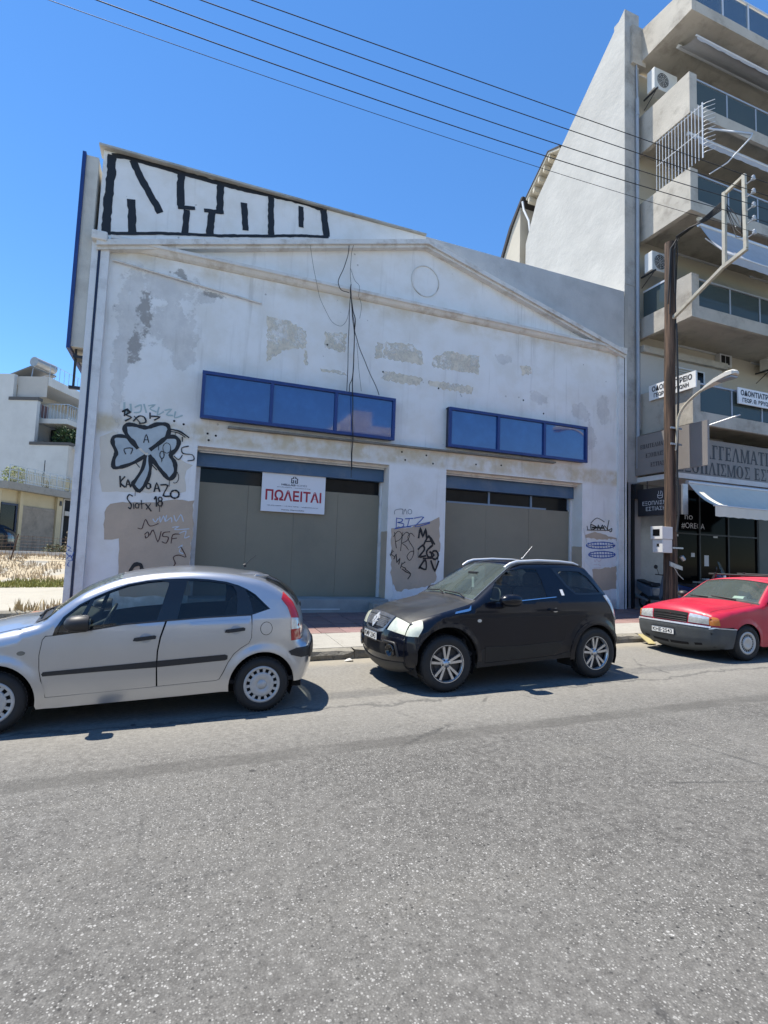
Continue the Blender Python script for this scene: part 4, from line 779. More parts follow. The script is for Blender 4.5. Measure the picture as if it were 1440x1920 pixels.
ac_unit(13.20, 12.05, 10.92, 'white air conditioner beside the downpipe behind the wooden pole', .92, .62)
ac_unit(18.9, 12.35, 8.75, 'air conditioner at the frame edge above the dentist signs', .9, .65)
vb = MB(); vb.box(17.0, 17.6, YA+.10, YA+.276, 8.70, 9.12); vb = vb.build('boiler_vent', M['alu'], apt)
for a in (17.08, 17.30):
    v2 = MB(); v2.box(a, a+.18, YA+.09, YA+.099, 8.76, 9.06); v2.build('vent_slot', M['dark'], vb)
# awnings
def awning(x0, x1, ya, za, yb, zb_, drop, label, arms=True, m='awning'):
    t = thing('awning', label, 'awning', (x0, ya, za))
    c = MB(); n = 10
    for j in range(n):
        a, b2 = j/n, (j+1)/n; sag = lambda q: -.10*math.sin(math.pi*q)
        P = lambda x, q: (x, ya+(yb-ya)*q, za+(zb_-za)*q+sag(q))
        c.add([P(x0,a), P(x0,b2), P(x1,b2), P(x1,a)], [(0,1,2,3)], True)
        c.add([tuple(Vector(P(x,q))-Vector((0,0,.012))) for x, q in ((x0,a),(x1,a),(x1,b2),(x0,b2))], [(0,1,2,3)], True)
    c.build('canvas', M[m], t)
    b_ = MB(); b_.tube([(x0-.03,yb,zb_),(x1+.03,yb,zb_)], .03, 6); b_.build('front_bar', M['alu'], t)
    v = MB(); k = int((x1-x0)/.18); pts = [(x0+(x1-x0)*i/k, yb-.012, zb_-.02) for i in range(k+1)]; bot = [(p[0], p[1]+.008*math.sin(i*1.7), p[2]-drop-.015*(i % 2)) for i, p in enumerate(pts)]
    n = len(pts); v.add(pts+bot, [(i,n+i,n+i+1,i+1) for i in range(n-1)], True); v.build('valance', M[m], t)
    rl = MB(); rl.tube([(x0-.02,ya,za),(x1+.02,ya,za)], .06, 8); rl.build('roller', M['alu'], t)
    if arms:
        for xx in (x0+.25, x1-.25):
            a_ = MB(); a_.tube([(xx,ya,za-.35),(xx+.35,(ya+yb)/2,(za+zb_)/2-.30),(xx,yb,zb_)], .022, 6); a_.build('arm', M['alu'], t)
    return t
awning(13.72, 21, 10.85, 11.80, 10.0, 10.45, .22, 'grey canvas awning lowered in front of the second floor balcony')
awning(13.75, 21, 11.2, 14.95, 10.85, 14.55, .16, 'rolled pale awning with ragged valance below the third floor balcony', False)
awning(13.85, 21, 11.6, 18.25, 10.95, 18.0, .10, 'half closed awning tucked under the roof terrace slab', False)
pb = MB(); pb.tube([(14.0,10.72,14.82),(14.7,9.9,14.25),(14.55,9.85,14.05),(14.2,10.3,13.5),(13.85,10.6,13.25)], [.03,.03,.022,.02,.018], 6); tag(pb.build('folded_arm', M['alu']), 'folded white awning arm sticking out beside the security grille', 'awning arm')
# canopy ledge and shop below
cp = MB(); cp.box(13.15, 30, 11.22, YA+.3, 4.27, 4.42); cp.build('canopy', mat('white_canopy_edge', (.62,.62,.61), .7, var=.08, dirt=.3, dcol=(.4,.39,.37)), apt)
f = MB(); f.box(13.17, 30, 11.255, 11.35, 4.425, 5.52); fa = f.build('fascia_board', M['fascia'], apt)
# ---------------------------------------------------------------- serif lettering drawn as strokes with slab ends
SER = {}
def serif_text(mb, txt, fr, h, width, d=.006):
    """thick and thin strokes with serifs for Greek capitals"""
    T, t, s = .20, .085, .085           # thick, thin, serif thickness (fraction of height)
    def bar(x0, x1, y0, y1): return [(x0,y0),(x1,y0),(x1,y1),(x0,y1)]
    def stem(x, th=T, sl=.085): return [bar(x,x+th,0,1), bar(x-sl,x+th+sl,0,s*.8), bar(x-sl,x+th+sl,1-s*.8,1)]
    def diag(xa, xb, th): return [[(xa,0),(xa+th,0),(xb+th,1),(xb,1)]]
    def oval(w):
        o = []; n = 24
        for k in range(n):
            a, b_ = 2*math.pi*k/n, 2*math.pi*(k+1)/n; P = lambda q, r: (w/2+(w/2-(T if r else 0)*1.0*abs(math.cos(q))-(t*.2 if r else 0))*math.cos(q), .5+(.52-(t if r else 0))*math.sin(q))
            o.append([P(a,1),P(a,0),P(b_,0),P(b_,1)])
        return o
    def glyph(c):
        if c == 'Ι': return stem(.09), .35
        if c == 'Ε': return stem(.09)+[bar(.09,.62,1-t,1),bar(.09,.64,0,t),bar(.09,.50,.47,.47+t),bar(.56,.62,.76,1),bar(.58,.64,0,.25),bar(.46,.50,.36,.64)], .74
        if c == 'Π': return stem(.09)+stem(.60)+[bar(.09,.77,1-t,1)], .92
        if c == 'Γ': return stem(.09)+[bar(.09,.60,1-t,1),bar(.54,.60,.74,1)], .68
        if c == 'Τ': return stem(.29)+[bar(.02,.73,1-t,1),bar(.02,.08,.74,1),bar(.67,.73,.74,1)], .77
        if c == 'Α': return diag(.04,.36,t)+[[(.62,0),(.82,0),(.50,1),(.36,1)], bar(.18,.68,.30,.30+t), bar(-.02,.20,0,s*.8), bar(.54,.90,0,s*.8)], .90
        if c == 'Λ': return diag(.04,.36,t)+[[(.62,0),(.82,0),(.50,1),(.36,1)], bar(-.02,.20,0,s*.8), bar(.54,.90,0,s*.8)], .90
        if c == 'Μ': return [bar(.09,.09+t,0,1), bar(.82,.82+T,0,1), [(.46,0),(.54,0),(.25,1),(.09,1)], [(.46,0),(.54,0),(.88,1),(.80,1)], bar(-.0,.26,0,s*.8), bar(.74,1.07,0,s*.8), bar(.0,.2,1-s*.8,1), bar(.85,1.07,1-s*.8,1)], 1.10
        if c == 'Κ': return stem(.09)+[[(.24,.44),(.34,.40),(.68,1),(.56,1)], [(.36,.55),(.48,.62),(.82,0),(.60,0)], bar(.50,.76,1-s*.8,1), bar(.52,.88,0,s*.8)], .88
        if c == 'Σ': return [bar(.05,.66,1-t*1.1,1), bar(.05,.68,0,t*1.1), [(.05,1),(.25,1),(.46,.5),(.32,.5)], [(.05,.0),(.16,.06),(.46,.5),(.34,.5)], bar(.60,.66,.74,1), bar(.62,.68,0,.27)], .76
        if c == 'Ξ': return [bar(.06,.70,1-t*1.3,1), bar(.06,.70,0,t*1.3), bar(.16,.60,.45,.45+t*1.2), bar(.06,.11,.80,1), bar(.65,.70,.80,1), bar(.06,.11,0,.2), bar(.65,.70,0,.2)], .76
        if c == 'Ο': return oval(.84), .92
        if c == 'Η': return stem(.09)+stem(.60)+[bar(.09,.77,.47,.47+t)], .92
        return [], .4
    adv = sum(glyph(c)[1]+.06 for c in txt); k = width/(adv*h); x = 0
    for i, c in enumerate(txt):
        ps, w = glyph(c)
        for j, p in enumerate(ps):
            pts = [Vector(((x+u)*h*k, v*h)) for u, v in p]; A = sum(pts[q].x*pts[(q+1)%len(pts)].y-pts[(q+1)%len(pts)].x*pts[q].y for q in range(len(pts)))
            if A < 0: pts = pts[::-1]
            mb.add([fr(v.x, v.y, d+.0003*j) for v in pts], [tuple(range(len(pts)))])
        x += w+.06
m_ = MB(); serif_text(m_, 'ΕΠΑΓΓΕΛΜΑΤΙΚΟΣ', frame_front(13.62,11.255,4.95), .42, 4.55); m_.build('big_lettering', M['sign_ink'], fa)
for tx, x, w in (('ΕΞΟΠΛΙΣΜΟΣ', 13.25, 3.07), ('ΕΣΤΙΑΣΗΣ', 16.48, 2.27)):
    m_ = MB(); serif_text(m_, tx, frame_front(x,11.255,4.47), .37, w); m_.build('big_lettering', M['sign_ink'], fa)
# flank sign panel facing down the street
sp = thing('shop_sign', 'large taupe sign panel facing left behind the wooden pole', 'sign', (13.14, 11.5, 4.45))
b_ = MB(); b_.box(13.07, 13.145, 10.16, YA-.03, 4.47, 5.70); b_.build('panel', M['fascia'], sp)
lt = MB(); 
for tx, y, z, w in (('ΕΠΑΓΓΕΛΜΑΤΙΚΟΣ', 12.40, 5.27, 1.25), ('ΕΞΟΠΛΙΣΜΟΣ', 12.20, 4.98, .98), ('ΕΣΤΙΑΣΗΣ', 12.02, 4.68, .70)): serif_text(lt, tx, frame_left(13.07, y, z), .125, w)
lt.build('lettering', M['sign_ink'], sp)
ar = MB(); ar.tube([(13.12,10.16,5.55),(13.5,9.55,5.75)], .02, 6); ar.build('bracket', M['alu'], sp)
ds = thing('hanging_sign', 'charcoal box sign with pale lettering and a pot emblem hanging under the canopy', 'sign', (13.1, 11.6, 3.2))
b_ = MB(); b_.box(13.04, 13.22, 10.95, 12.48, 3.20, 4.02); b_.build('box', mat('charcoal_sign_box', (.022,.022,.027), .4, var=.1), ds, bevel=.006)
b_ = MB(); b_.box(13.03, 13.23, 10.90, 10.948, 3.18, 4.04); b_.build('box_end', M['steel'], ds)
lt = MB(); text(lt, 'ΕΞΟΠΛΙΣΜΟΣ', frame_left(13.04,12.30,3.52), .115, 1.12, bold=.0); text(lt, 'ΕΣΤΙΑΣΗΣ', frame_left(13.04,12.17,3.35), .115, .82)
fl = frame_left(13.04, 11.66, 3.72)
for p, w in (([(-.09,.10),(-.08,.0),(-.03,-.02),(.03,-.02),(.08,0),(.09,.10)],.018),([(-.09,.06),(.09,.06)],.02),([(-.05,.10),(-.05,.19)],.018),([(.02,.10),(.03,.19)],.018),([(.09,.10),(.06,.18)],.014)): stroke(lt, p, w, fl)
lt.build('lettering', M['paleink'], ds)
hk = MB(); hk.tube([(13.12,12.2,4.02),(13.12,12.2,4.27)], .015, 5); hk.tube([(13.12,11.2,4.02),(13.12,11.2,4.27)], .015, 5); hk.build('hanger', M['black'], ds)
# dentist signs
def dentist(fr, label, loc, w, h, box):
    t = thing('dentist_sign', label, 'sign', loc, group='dentist signs on the first floor balcony')
    b_ = MB(); b_.box(*box); b_.build('board', M['white'], t)
    l = MB(); text(l, 'ΟΔΟΝΤΙΑΤΡΕΙΟ', fr(.09, h*.54), h*.32, w-.18, bold=.035); text(l, 'ΓΕΩΡ. Θ. ΒΡΥΩΝΗ', fr(.16, h*.13), h*.25, w-.36, bold=.035); l.build('lettering', M['sign_ink'], t)
dentist(lambda u, v: frame_left(13.23, 12.20-u, 6.78+v), 'white dentist sign facing left, partly hidden by the wooden pole', (13.25, 11.4, 6.78), 1.56, .46, (13.23, 13.27, 10.62, 12.22, 6.77, 7.24))
dentist(lambda u, v: frame_front(15.06+u, 10.70, 6.57+v), 'white dentist sign facing the street at the edge of the frame', (15.9, 10.7, 6.57), 1.7, .48, (15.05, 16.78, 10.70, 10.74, 6.57, 7.05))
# shop awning
awning(13.52, 20, 11.15, 4.15, 10.32, 3.42, .27, 'pale shop awning with a deep plain valance over the dark shop window', False, 'awning_white')
# ground floor: left pier, dark glazing with door, posters and interior counters
gf = MB(); gf.box(12.66, 13.30, YA, YA+.3, .2, 4.26); gf.build('ground_pier', mat('mauve_grey_pier_paint', (.30,.28,.275), .8, var=.1, vscale=2, dirt=.5, dcol=(.18,.16,.15)), apt)
gp_ = MB(); gp_.box(12.90, 13.0, YA-.06, YA, .4, 4.2); gp_.build('service_pipe', M['dark'], apt)
el = MB(); el.box(12.95, 13.25, YA-.16, YA-.002, 3.75, 4.2); el.build('alarm_box', M['black'], apt)
fr0 = MB(); fr0.box(13.30, 14.9, YA+.16, YA+.22, .45, 4.26); fr0.build('side_window', mat('mottled_pale_grey_window', (.28,.30,.31), .25, var=.2, vscale=1.2, dirt=.5, dscale=1.1, dcol=(.13,.14,.16)), apt)  # opaque pale grey pane with random darker patches
w_ = MB(); w_.box(14.9, 19.6, YA+.24, YA+.26, .45, 4.26); sg_ = w_.build('shop_glazing', M['shop_glass'], apt)
for x in (14.9, 16.05, 17.4, 18.85):
    m_ = MB(); m_.box(x, x+.06, YA+.19, YA+.238, .45, 4.26); m_.build('mullion', M['trim_gloss'] if 'trim_gloss' in M else M['black'], sg_)
m_ = MB(); m_.box(14.96, 18.85, YA+.195, YA+.236, 2.78, 2.83); m_.build('transom', M['black'], sg_)
m_ = MB(); m_.box(18.91, 30, YA+.18, YA+.25, .3, 4.26); m_.build('grey_panel', mat('grey_green_shop_panel', (.085,.092,.09), .5, var=.1), apt)
m_ = MB(); m_.box(14.9, 30, YA+.1, YA+.3, .25, .45); m_.build('shop_plinth', M['dark'], apt)
l = MB(); text(l, '#ORECA', frame_front(15.30,YA+.24,2.99), .19, 1.05); l.build('shop_lettering', M['paleink'], sg_)
l = MB(); text(l, 'ho', frame_front(15.45,YA+.24,3.28), .22, .36); l.build('script_lettering', M['alu'], sg_)
for x, z, w, h in ((15.72,2.05,.16,.13), (16.32,1.76,.20,.36), (14.98,2.70,.17,.07), (16.75,2.72,.2,.08)):
    p = MB(); p.box(x, x+w, YA+.232, YA+.2385, z, z+h); p.build('notice', M['paleink'], sg_)
# ================================================================ wooden pole, bracket, lamp, meter, overhead wires
def wood():
    m, N, L, b = node_mat('weathered_creosote_wood'); t = NT(m)
    g = t.noise(1, 6, .7, vec=t.scaled((13, 13, .55))); g2 = t.noise(1, 4, .6, vec=t.scaled((9, 9, .35)))
    c = t.mix(t.ramp(g, .36, .64), (.022,.014,.010), (.175,.105,.065)); c = t.mix(t.math('MULTIPLY', t.ramp(g2, .45, .62), .85), c, (.028,.018,.013))
    L.new(c, b.inputs['Base Color']); b.inputs['Roughness'].default_value = .85; t.bump(g, b, .8, .02); return m
M['wood'] = wood(); M['bracket'] = mat('cream_bracket_paint', (.46,.42,.33), .6, .1, var=.15, vscale=5, dirt=.4, dscale=4, dcol=(.25,.17,.10))
M['porcelain'] = mat('grey_insulator_glaze', (.42,.43,.44), .2, coat=.6)
PX, PY = 12.585, 10.90
up = thing('utility_pole', 'tall weathered wooden utility pole with a cream steel bracket', 'utility pole', (PX, PY, .4))
m_ = MB(); pts = [(PX-.06+.008*z+.012*math.sin(z*.8), PY, z) for z in np.linspace(.25, 10.98, 28)]; rad = [.20-.0062*i+.005*math.sin(i*1.9) for i in range(28)]
m_.tube(pts, [max(.145, r_*.98) for r_ in rad], 18); m_.build('pole', M['wood'], up)
def bar(name, a, b, w, m, parent):
    a, b = Vector(a), Vector(b); d = (b-a).normalized(); s_ = Vector((1,0,0)); u_ = d.cross(s_).normalized(); q = MB()
    q.hexa([tuple(a+s_*x*w+u_*y*w) for x, y in ((-1,-1),(1,-1),(1,1),(-1,1))]+[tuple(b+s_*x*w+u_*y*w) for x, y in ((-1,-1),(1,-1),(1,1),(-1,1))])
    return q.build(name, m, parent, recalc=True)
bar('bracket_strut', (PX,10.78,8.70), (PX,9.28,9.44), .042, M['bracket'], up); bar('bracket_arm', (PX+.002,9.33,9.42), (PX+.002,8.66,9.60), .043, M['bracket'], up)
bar('bracket_post', (PX,9.245,9.45), (PX,9.225,11.42), .042, M['bracket'], up); bar('bracket_post', (PX,8.69,9.62), (PX,8.705,11.55), .040, M['bracket'], up); bar('bracket_brace', (PX+.004,9.26,11.36), (PX+.004,8.70,11.52), .036, M['bracket'], up)
WZ = [11.306, 10.965, 10.612, 10.267, 9.909]
for z in WZ:
    i_ = MB(); i_.tube([(PX,8.66,z-.05),(PX,8.50,z-.03),(PX,8.48,z+.02)], .014, 5); i_.lathe([(0,-.07),(.03,-.07),(.055,-.05),(.03,-.03),(.05,-.01),(.03,.01),(.045,.03),(.02,.06),(0,.065)], (PX,8.48,z+.01), 'z', 12); i_.build('insulator', M['porcelain'], up)
for k in range(5):   # bundle from the pole head to the bracket
    c_ = MB(); o = (k-2)*.03; c_.tube([tuple(v) for v in [(PX+.16*math.cos(k*1.2),10.9-.16*abs(math.sin(k*1.2)),8.2+.3*k), (PX+.14*math.cos(k*1.2),10.75,10.7), (PX+o,10.6,11.0), (PX+o*.6,10.2,11.03), (PX-o*.5,9.75,10.98+.02*k), (PX,9.30,11.0+.05*k)]], .018, 5); c_.build('service_cable', M['wire'], up)
for k in range(4):
    c_ = MB(); c_.tube([(PX+.03,9.2,11.1-.05*k),(PX+.1,9.0,10.7-.2*k),(PX+.08,8.85,10.3-.1*k),(PX+.02,8.75,WZ[k]-.1)], .010, 5); c_.build('jumper_cable', M['wire'], up)
c_ = MB(); c_.tube([(PX+.02,10.70,8.5),(PX+.05,10.68,6.5),(PX+.0,10.70,4.4),(PX+.02,10.67,3.2),(PX-.08,10.66,2.65)], .03, 6); c_.build('service_cable', M['wire'], up)
pm = MB(); pm.hexa([(PX-.24,10.72,1.72),(PX+.18,10.70,1.62),(PX+.18,10.74,1.64),(PX-.24,10.76,1.74),(PX-.24,10.72,1.84),(PX+.18,10.70,1.72),(PX+.18,10.74,1.74),(PX-.24,10.76,1.86)]); pm.tube([(PX-.2,10.68,1.75),(PX-.05,10.64,1.5),(PX+.16,10.67,1.38)], .012, 5); pm.tube([(PX+.1,10.68,2.0),(PX+.18,10.66,1.9)], .06, 6); pm.build('tape_scrap', M['steel'], up)
# street lamp on the pole
sl = thing('street_lamp', 'pale street lamp on a curved arm fixed to the wooden pole', 'street lamp', (PX, 10.7, 5.8))
a_ = MB(); a_.tube(smooth_line([(PX,10.72,4.9),(PX,10.68,5.55),(PX,10.62,5.85),(PX,10.45,6.08),(PX,10.15,6.28),(PX,9.82,6.42)], 4), .035, 8); a_.build('arm', M['bracket'], sl)
for z in (5.05, 5.5):
    a_ = MB(); a_.box(PX-.2,PX+.2,10.70,10.74,z,z+.05); a_.build('clamp', M['steel'], sl)
h_ = MB(); secs = ((9.92,.04,.05,6.38),(9.80,.07,.08,6.43),(9.55,.12,.12,6.50),(9.2,.15,.14,6.57),(9.02,.13,.12,6.58),(8.97,.07,.06,6.57)); vs = []
for y, w, h, z in secs: vs += [(PX-w,y,z-h*.5),(PX+w,y,z-h*.5),(PX+w,y,z+h*.25),(PX+w*.55,y,z+h*.55),(PX-w*.55,y,z+h*.55),(PX-w,y,z+h*.25)]
h_.add(vs, [(i*6+j,i*6+(j+1)%6,(i+1)*6+(j+1)%6,(i+1)*6+j) for i in range(5) for j in range(6)]+[tuple(range(6)), tuple(range(30,36))]); h_.build('lamp_head', mat('lamp_housing', (.58,.56,.50), .5, var=.05), sl, recalc=True)
h_ = MB(); h_.box(PX-.11,PX+.11,9.04,9.5,6.455,6.50); h_.build('lamp_glass', M['lens_grey_'] if 'lens_grey_' in M else mat('lamp_glass', (.30,.31,.32), .2), sl)
# electricity meter box
mtr = thing('meter_box', 'white electricity meter box with a window strapped to the wooden pole', 'meter box', (PX-.25, 10.9, 2.1))
wht = mat('meter_box_plastic', (.66,.65,.62), .5, var=.06, dirt=.3, dcol=(.4,.38,.35))
b_ = MB(); b_.box(PX-.52,PX-.17,10.72,11.05,2.08,2.44); b_.build('lower_box', wht, mtr, bevel=.012)
b_ = MB(); b_.box(PX-.54,PX-.17,10.70,11.07,2.445,2.78); b_.build('upper_box', wht, mtr, bevel=.012)
b_ = MB(); b_.box(PX-.556,PX-.541,10.69,11.08,2.44,2.79); b_.build('window_frame', wht, mtr, bevel=.01)
b_ = MB(); b_.box(PX-.56,PX-.557,10.78,11.0,2.53,2.71); b_.build('window', M['dark_glass'], mtr)
b_ = MB(); b_.box(PX-.525,PX-.521,10.83,10.91,2.24,2.32); b_.build('lock', M['dark'], mtr)
b_ = MB(); b_.box(PX-.19,PX+.2,10.69,10.70,2.2,2.24); b_.build('strap', M['steel'], mtr)
# overhead wires along the street
wl_pts = [((.485,10.813),(8.51,11.133),(12.585,11.306)), ((-.287,10.476),(8.51,10.761),(12.585,10.965)), ((-1.009,10.162),(8.51,10.366),(12.585,10.612)), ((-1.719,9.852),(8.51,10.023),(12.585,10.267)), ((-2.319,9.591),(8.51,9.717),(12.585,9.909))]
names = ('uppermost overhead wire crossing the sky', 'second overhead wire from the top crossing the sky', 'third overhead wire from the top, in the middle of the set', 'fourth overhead wire from the top crossing the sky', 'thin lowest overhead wire crossing the sky and the gable')
for k, pts in enumerate(wl_pts):
    X_ = np.array([p[0] for p in pts]); Z_ = np.array([p[1] for p in pts]); co_ = np.polyfit(X_, Z_, 2); xs = np.linspace(-26, 12.585, 44)
    xm = X_[0]; sl_ = np.polyval(np.polyder(co_), xm)
    zs = [np.polyval(co_, x) if x >= xm else Z_[0]+sl_*(x-xm)+.0008*(x-xm)**2 for x in xs]
    w_ = MB(); w_.tube([(x, 8.48, z) for x, z in zip(xs, zs)]+[(x, 8.48, Z_[2]+.045*(x-12.585)) for x in (16, 22, 30)], .0085 if k < 4 else .005, 6, True, False)
    tag(w_.build('power_line', M['wire']), names[k], 'overhead wire', 'overhead wires along the street')
# ================================================================ cars
def resample(pts, step):
    P = np.array(smooth_line(pts, 8)); seg = np.hypot(*np.diff(P, axis=0).T); s = np.concatenate([[0], np.cumsum(seg)])
    n = max(3, int(s[-1]/step)); t = np.linspace(0, s[-1], n+1)
    return np.stack([np.interp(t, s, P[:,0]), np.interp(t, s, P[:,1])], 1), t

def dist_line(P, line, idx=False):
    d = np.full(len(P), 1e9); ix = np.zeros(len(P))
    for i, (a, b) in enumerate(zip(line[:-1], line[1:])):
        ab = b-a; L2 = max(1e-12, ab@ab); t = np.clip(((P-a)@ab)/L2, 0, 1); q = P-(a+t[:,None]*ab); e = np.hypot(q[:,0], q[:,1])
        k = e < d; d[k] = e[k]; ix[k] = i+t[k]
    return (d, ix) if idx else d

def shrink(poly, g):
    P = [Vector(p) for p in poly]; n = len(P); A = sum(P[i].x*P[(i+1)%n].y-P[(i+1)%n].x*P[i].y for i in range(n)); sg = 1 if A > 0 else -1; out = []
    for i in range(n):
        a = (P[i]-P[i-1]); b = (P[(i+1)%n]-P[i])
        if a.length < 1e-9 or b.length < 1e-9: out.append(tuple(P[i])); continue
        a.normalize(); b.normalize(); na = Vector((-a.y,a.x))*sg; nb = Vector((-b.y,b.x))*sg; m = na+nb
        if m.length < .3: m = na
        m.normalize(); out.append(tuple(P[i]+m*g/max(.5, m.dot(na))))
    return out

def densify(poly, step):
    out = []; n = len(poly)
    for i in range(n):
        a, b = Vector(poly[i]), Vector(poly[(i+1)%n]); m = max(1, int((b-a).length/step+.5))
        out += [tuple(a.lerp(b, j/m)) for j in range(m)]
    return out

def patch(polys, fn, step=.05, holes=(), off=0.0, flip=False, skirt=0.0):
    """curved sheet cut to 2D polygons; returns verts, faces, normals"""
    V, F, NN = [], [], []
    for poly in polys:
        loops = [densify(poly, step)] + [densify(h, step) for h in holes]
        pts = [p for l in loops for p in l]; edges = []; b = 0
        for l in loops: edges += [(b+i, b+(i+1)%len(l)) for i in range(len(l))]; b += len(l)
        A = np.array(loops[0]); x0, y0 = A.min(0); x1, y1 = A.max(0)
        gx = np.arange(x0+step*.5, x1, step); gy = np.arange(y0+step*.5, y1, step*.87)
        if len(gx) and len(gy):
            G = np.array([(x+(j%2)*step*.5, y) for j, y in enumerate(gy) for x in gx]); ok = inside(loops[0], G)
            for h in loops[1:]: ok &= ~inside(h, G)
            G = G[ok]
            for l in loops:
                if len(G): G = G[dist_line(G, np.array(l+[l[0]])) > step*.45]
            pts = pts + [tuple(g) for g in G]
        res = delaunay_2d_cdt([Vector(p) for p in pts], edges, [], 0, 1e-7)
        vs = np.array([(v.x, v.y) for v in res[0]]); tr = np.array([f for f in res[2]])
        cen = vs[tr].mean(1); ok = inside(loops[0], cen)
        for h in loops[1:]: ok &= ~inside(h, cen)
        tr = tr[ok]; e = 1e-3
        vn = fn.__self__.inset(vs) if getattr(fn, '__name__', '') in ('near', 'far') else vs
        p = fn(vs); du = fn(vn+[e,0])-fn(vn-[e,0]); dv = fn(vn+[0,e])-fn(vn-[0,e]); nn = np.cross(du, dv)
        nn /= np.maximum(1e-9, np.linalg.norm(nn, axis=1))[:,None]
        if flip: nn = -nn; tr = tr[:, ::-1]
        a = vs[tr]; ar = (a[:,1,0]-a[:,0,0])*(a[:,2,1]-a[:,0,1])-(a[:,2,0]-a[:,0,0])*(a[:,1,1]-a[:,0,1])
        bad = (ar < 0) != flip
        tr[bad] = tr[bad][:, ::-1]
        q = p+nn*off; base = len(V)
        V += q.tolist(); NN += nn.tolist(); F += (tr+base).tolist()
        if skirt:
            cnt = {}
            for t in tr:
                for i in range(3):
                    k = (t[i], t[(i+1)%3]); cnt[k] = 1
            bd = [k for k in cnt if (k[1],k[0]) not in cnt]; mp = {}
            for k in bd:
                for i in k:
                    if i not in mp: mp[i] = len(V); V.append((q[i]-nn[i]*skirt).tolist()); NN.append(nn[i].tolist())
            for a_, b_ in bd: F.append([base+b_, base+a_, mp[a_], mp[b_]])
    return V, F, NN

def patch_obj(name, data, m, parent, label=None):
    V, F, NN = [], [], []
    for d in data:
        b = len(V); V += d[0]; F += [[i+b for i in f] for f in d[1]]; NN += d[2]
    me = bpy.data.meshes.new(name); me.from_pydata(V, [], F); me.update()
    me.polygons.foreach_set('use_smooth', [True]*len(F)); me.normals_split_custom_set_from_vertices(NN)
    if m: me.materials.append(m)
    o = bpy.data.objects.new(name, me); link(o, parent, False)
    if label: o['label'] = label
    return o

def patch_objs(name, data, m, parent): return [patch_obj(name, [d], m, parent) for d in data]

class Car:
    def __init__(s, hw, outline, bulge, plan, prof, rnd_=.1, arches=(), flare=.02, flare_r=.1):
        s.hw = hw; s.O, s.S = resample(outline, .03); s.plan = plan; s.prof = prof; s.r = rnd_; s.arches = arches; s.flare = flare; s.fr = flare_r
        d = np.gradient(s.O, axis=0); d /= np.linalg.norm(d, axis=1)[:,None]; n = np.stack([-d[:,1], d[:,0]], 1)
        for _ in range(6): n[1:-1] = (n[:-2]+n[1:-1]*2+n[2:]); n /= np.linalg.norm(n, axis=1)[:,None]
        s.N = n
        bu = np.array(bulge); s.B = np.interp(s.O[:,0]*1.0, bu[:,0], bu[:,1]) if bu.shape[1] == 2 else None
        # bulge given as list of (fraction of outline index, value)
        s.B = np.interp(np.arange(len(s.O))/(len(s.O)-1), bu[:,0], bu[:,1])
        s.We = s.W(s.O)
    def W(s, P):
        P = np.atleast_2d(P); u, w = P[:,0], P[:,1]
        b = s.hw*s.plan(u) + s.prof(u, w)
        for (au, aw, ar) in s.arches:
            dd = np.hypot(u-au, w-aw)-ar; f = np.clip(1-dd/s.fr, 0, 1); f = f*f*(3-2*f); b = b + s.flare*f*(w < aw+ar+.2)
        d, ix = dist_line(P, s.O, True); rr = s.r if not callable(s.r) else s.r(u, w)
        q = s.hw*.74/(2*np.maximum(.01, np.interp(ix, np.arange(len(s.O)), s.B))); c = np.sqrt((-q*q+q*np.sqrt(q*q+4))/2)   # meets the cross strip without a crease
        k = np.clip(rr-d, 0, rr)*c
        return b-(rr-np.sqrt(np.maximum(0, rr*rr-k*k)))
    def inset(s, P):
        """points on the rim moved just inside, where the surface normal is well defined"""
        d, ix = dist_line(P, s.O, True); k = np.arange(len(s.O)); n = np.stack([np.interp(ix, k, s.N[:,0]), np.interp(ix, k, s.N[:,1])], 1)
        return P-n*np.clip(.006-d, 0, 1)[:,None]
    def near(s, P): return np.stack([P[:,0], -s.W(P), P[:,1]], 1)
    def far(s, P): return np.stack([P[:,0], s.W(P), P[:,1]], 1)
    def strip(s, P):
        t, y = P[:,0], P[:,1]; g = lambda a: np.interp(t, s.S, a)
        we = g(s.We); k = np.clip(1-(y/we)**2, -.2, 1); B = g(s.B)*k
        return np.stack([g(s.O[:,0])+g(s.N[:,0])*B, y, g(s.O[:,1])+g(s.N[:,1])*B], 1)
    def s_at(s, u=None, w=None, lo=0, hi=1):
        """arc position where the outline passes height w (front or rear part) or length u (top part)"""
        n = len(s.O); a, b = int(lo*(n-1)), int(hi*(n-1))+1; A = s.O[a:b]; S = s.S[a:b]
        k = np.argmin(np.abs(A[:,0]-u)) if u is not None else np.argmin(np.abs(A[:,1]-w)); return float(S[k])
    def edge(s, t): return float(np.interp(t, s.S, s.We))
    def band(s, s0, s1, y0=None, y1=None, inset=0):
        """strip polygon between two arc positions across the whole width"""
        n = max(2, int(abs(s1-s0)/.06)); ss = np.linspace(s0, s1, n+1)
        lo = [(t, -(s.edge(t)-inset) if y0 is None else y0) for t in ss]; hi = [(t, s.edge(t)-inset if y1 is None else y1) for t in ss]
        return lo + hi[::-1]
    def side(s, polys, **kw): return [patch(polys, s.near, **kw), patch(polys, s.far, flip=True, **kw)]

def arc_pts(cx, cz, r, a0, a1, n=18): return [(cx+r*math.cos(R(a0+(a1-a0)*i/n)), cz+r*math.sin(R(a0+(a1-a0)*i/n))) for i in range(n+1)]

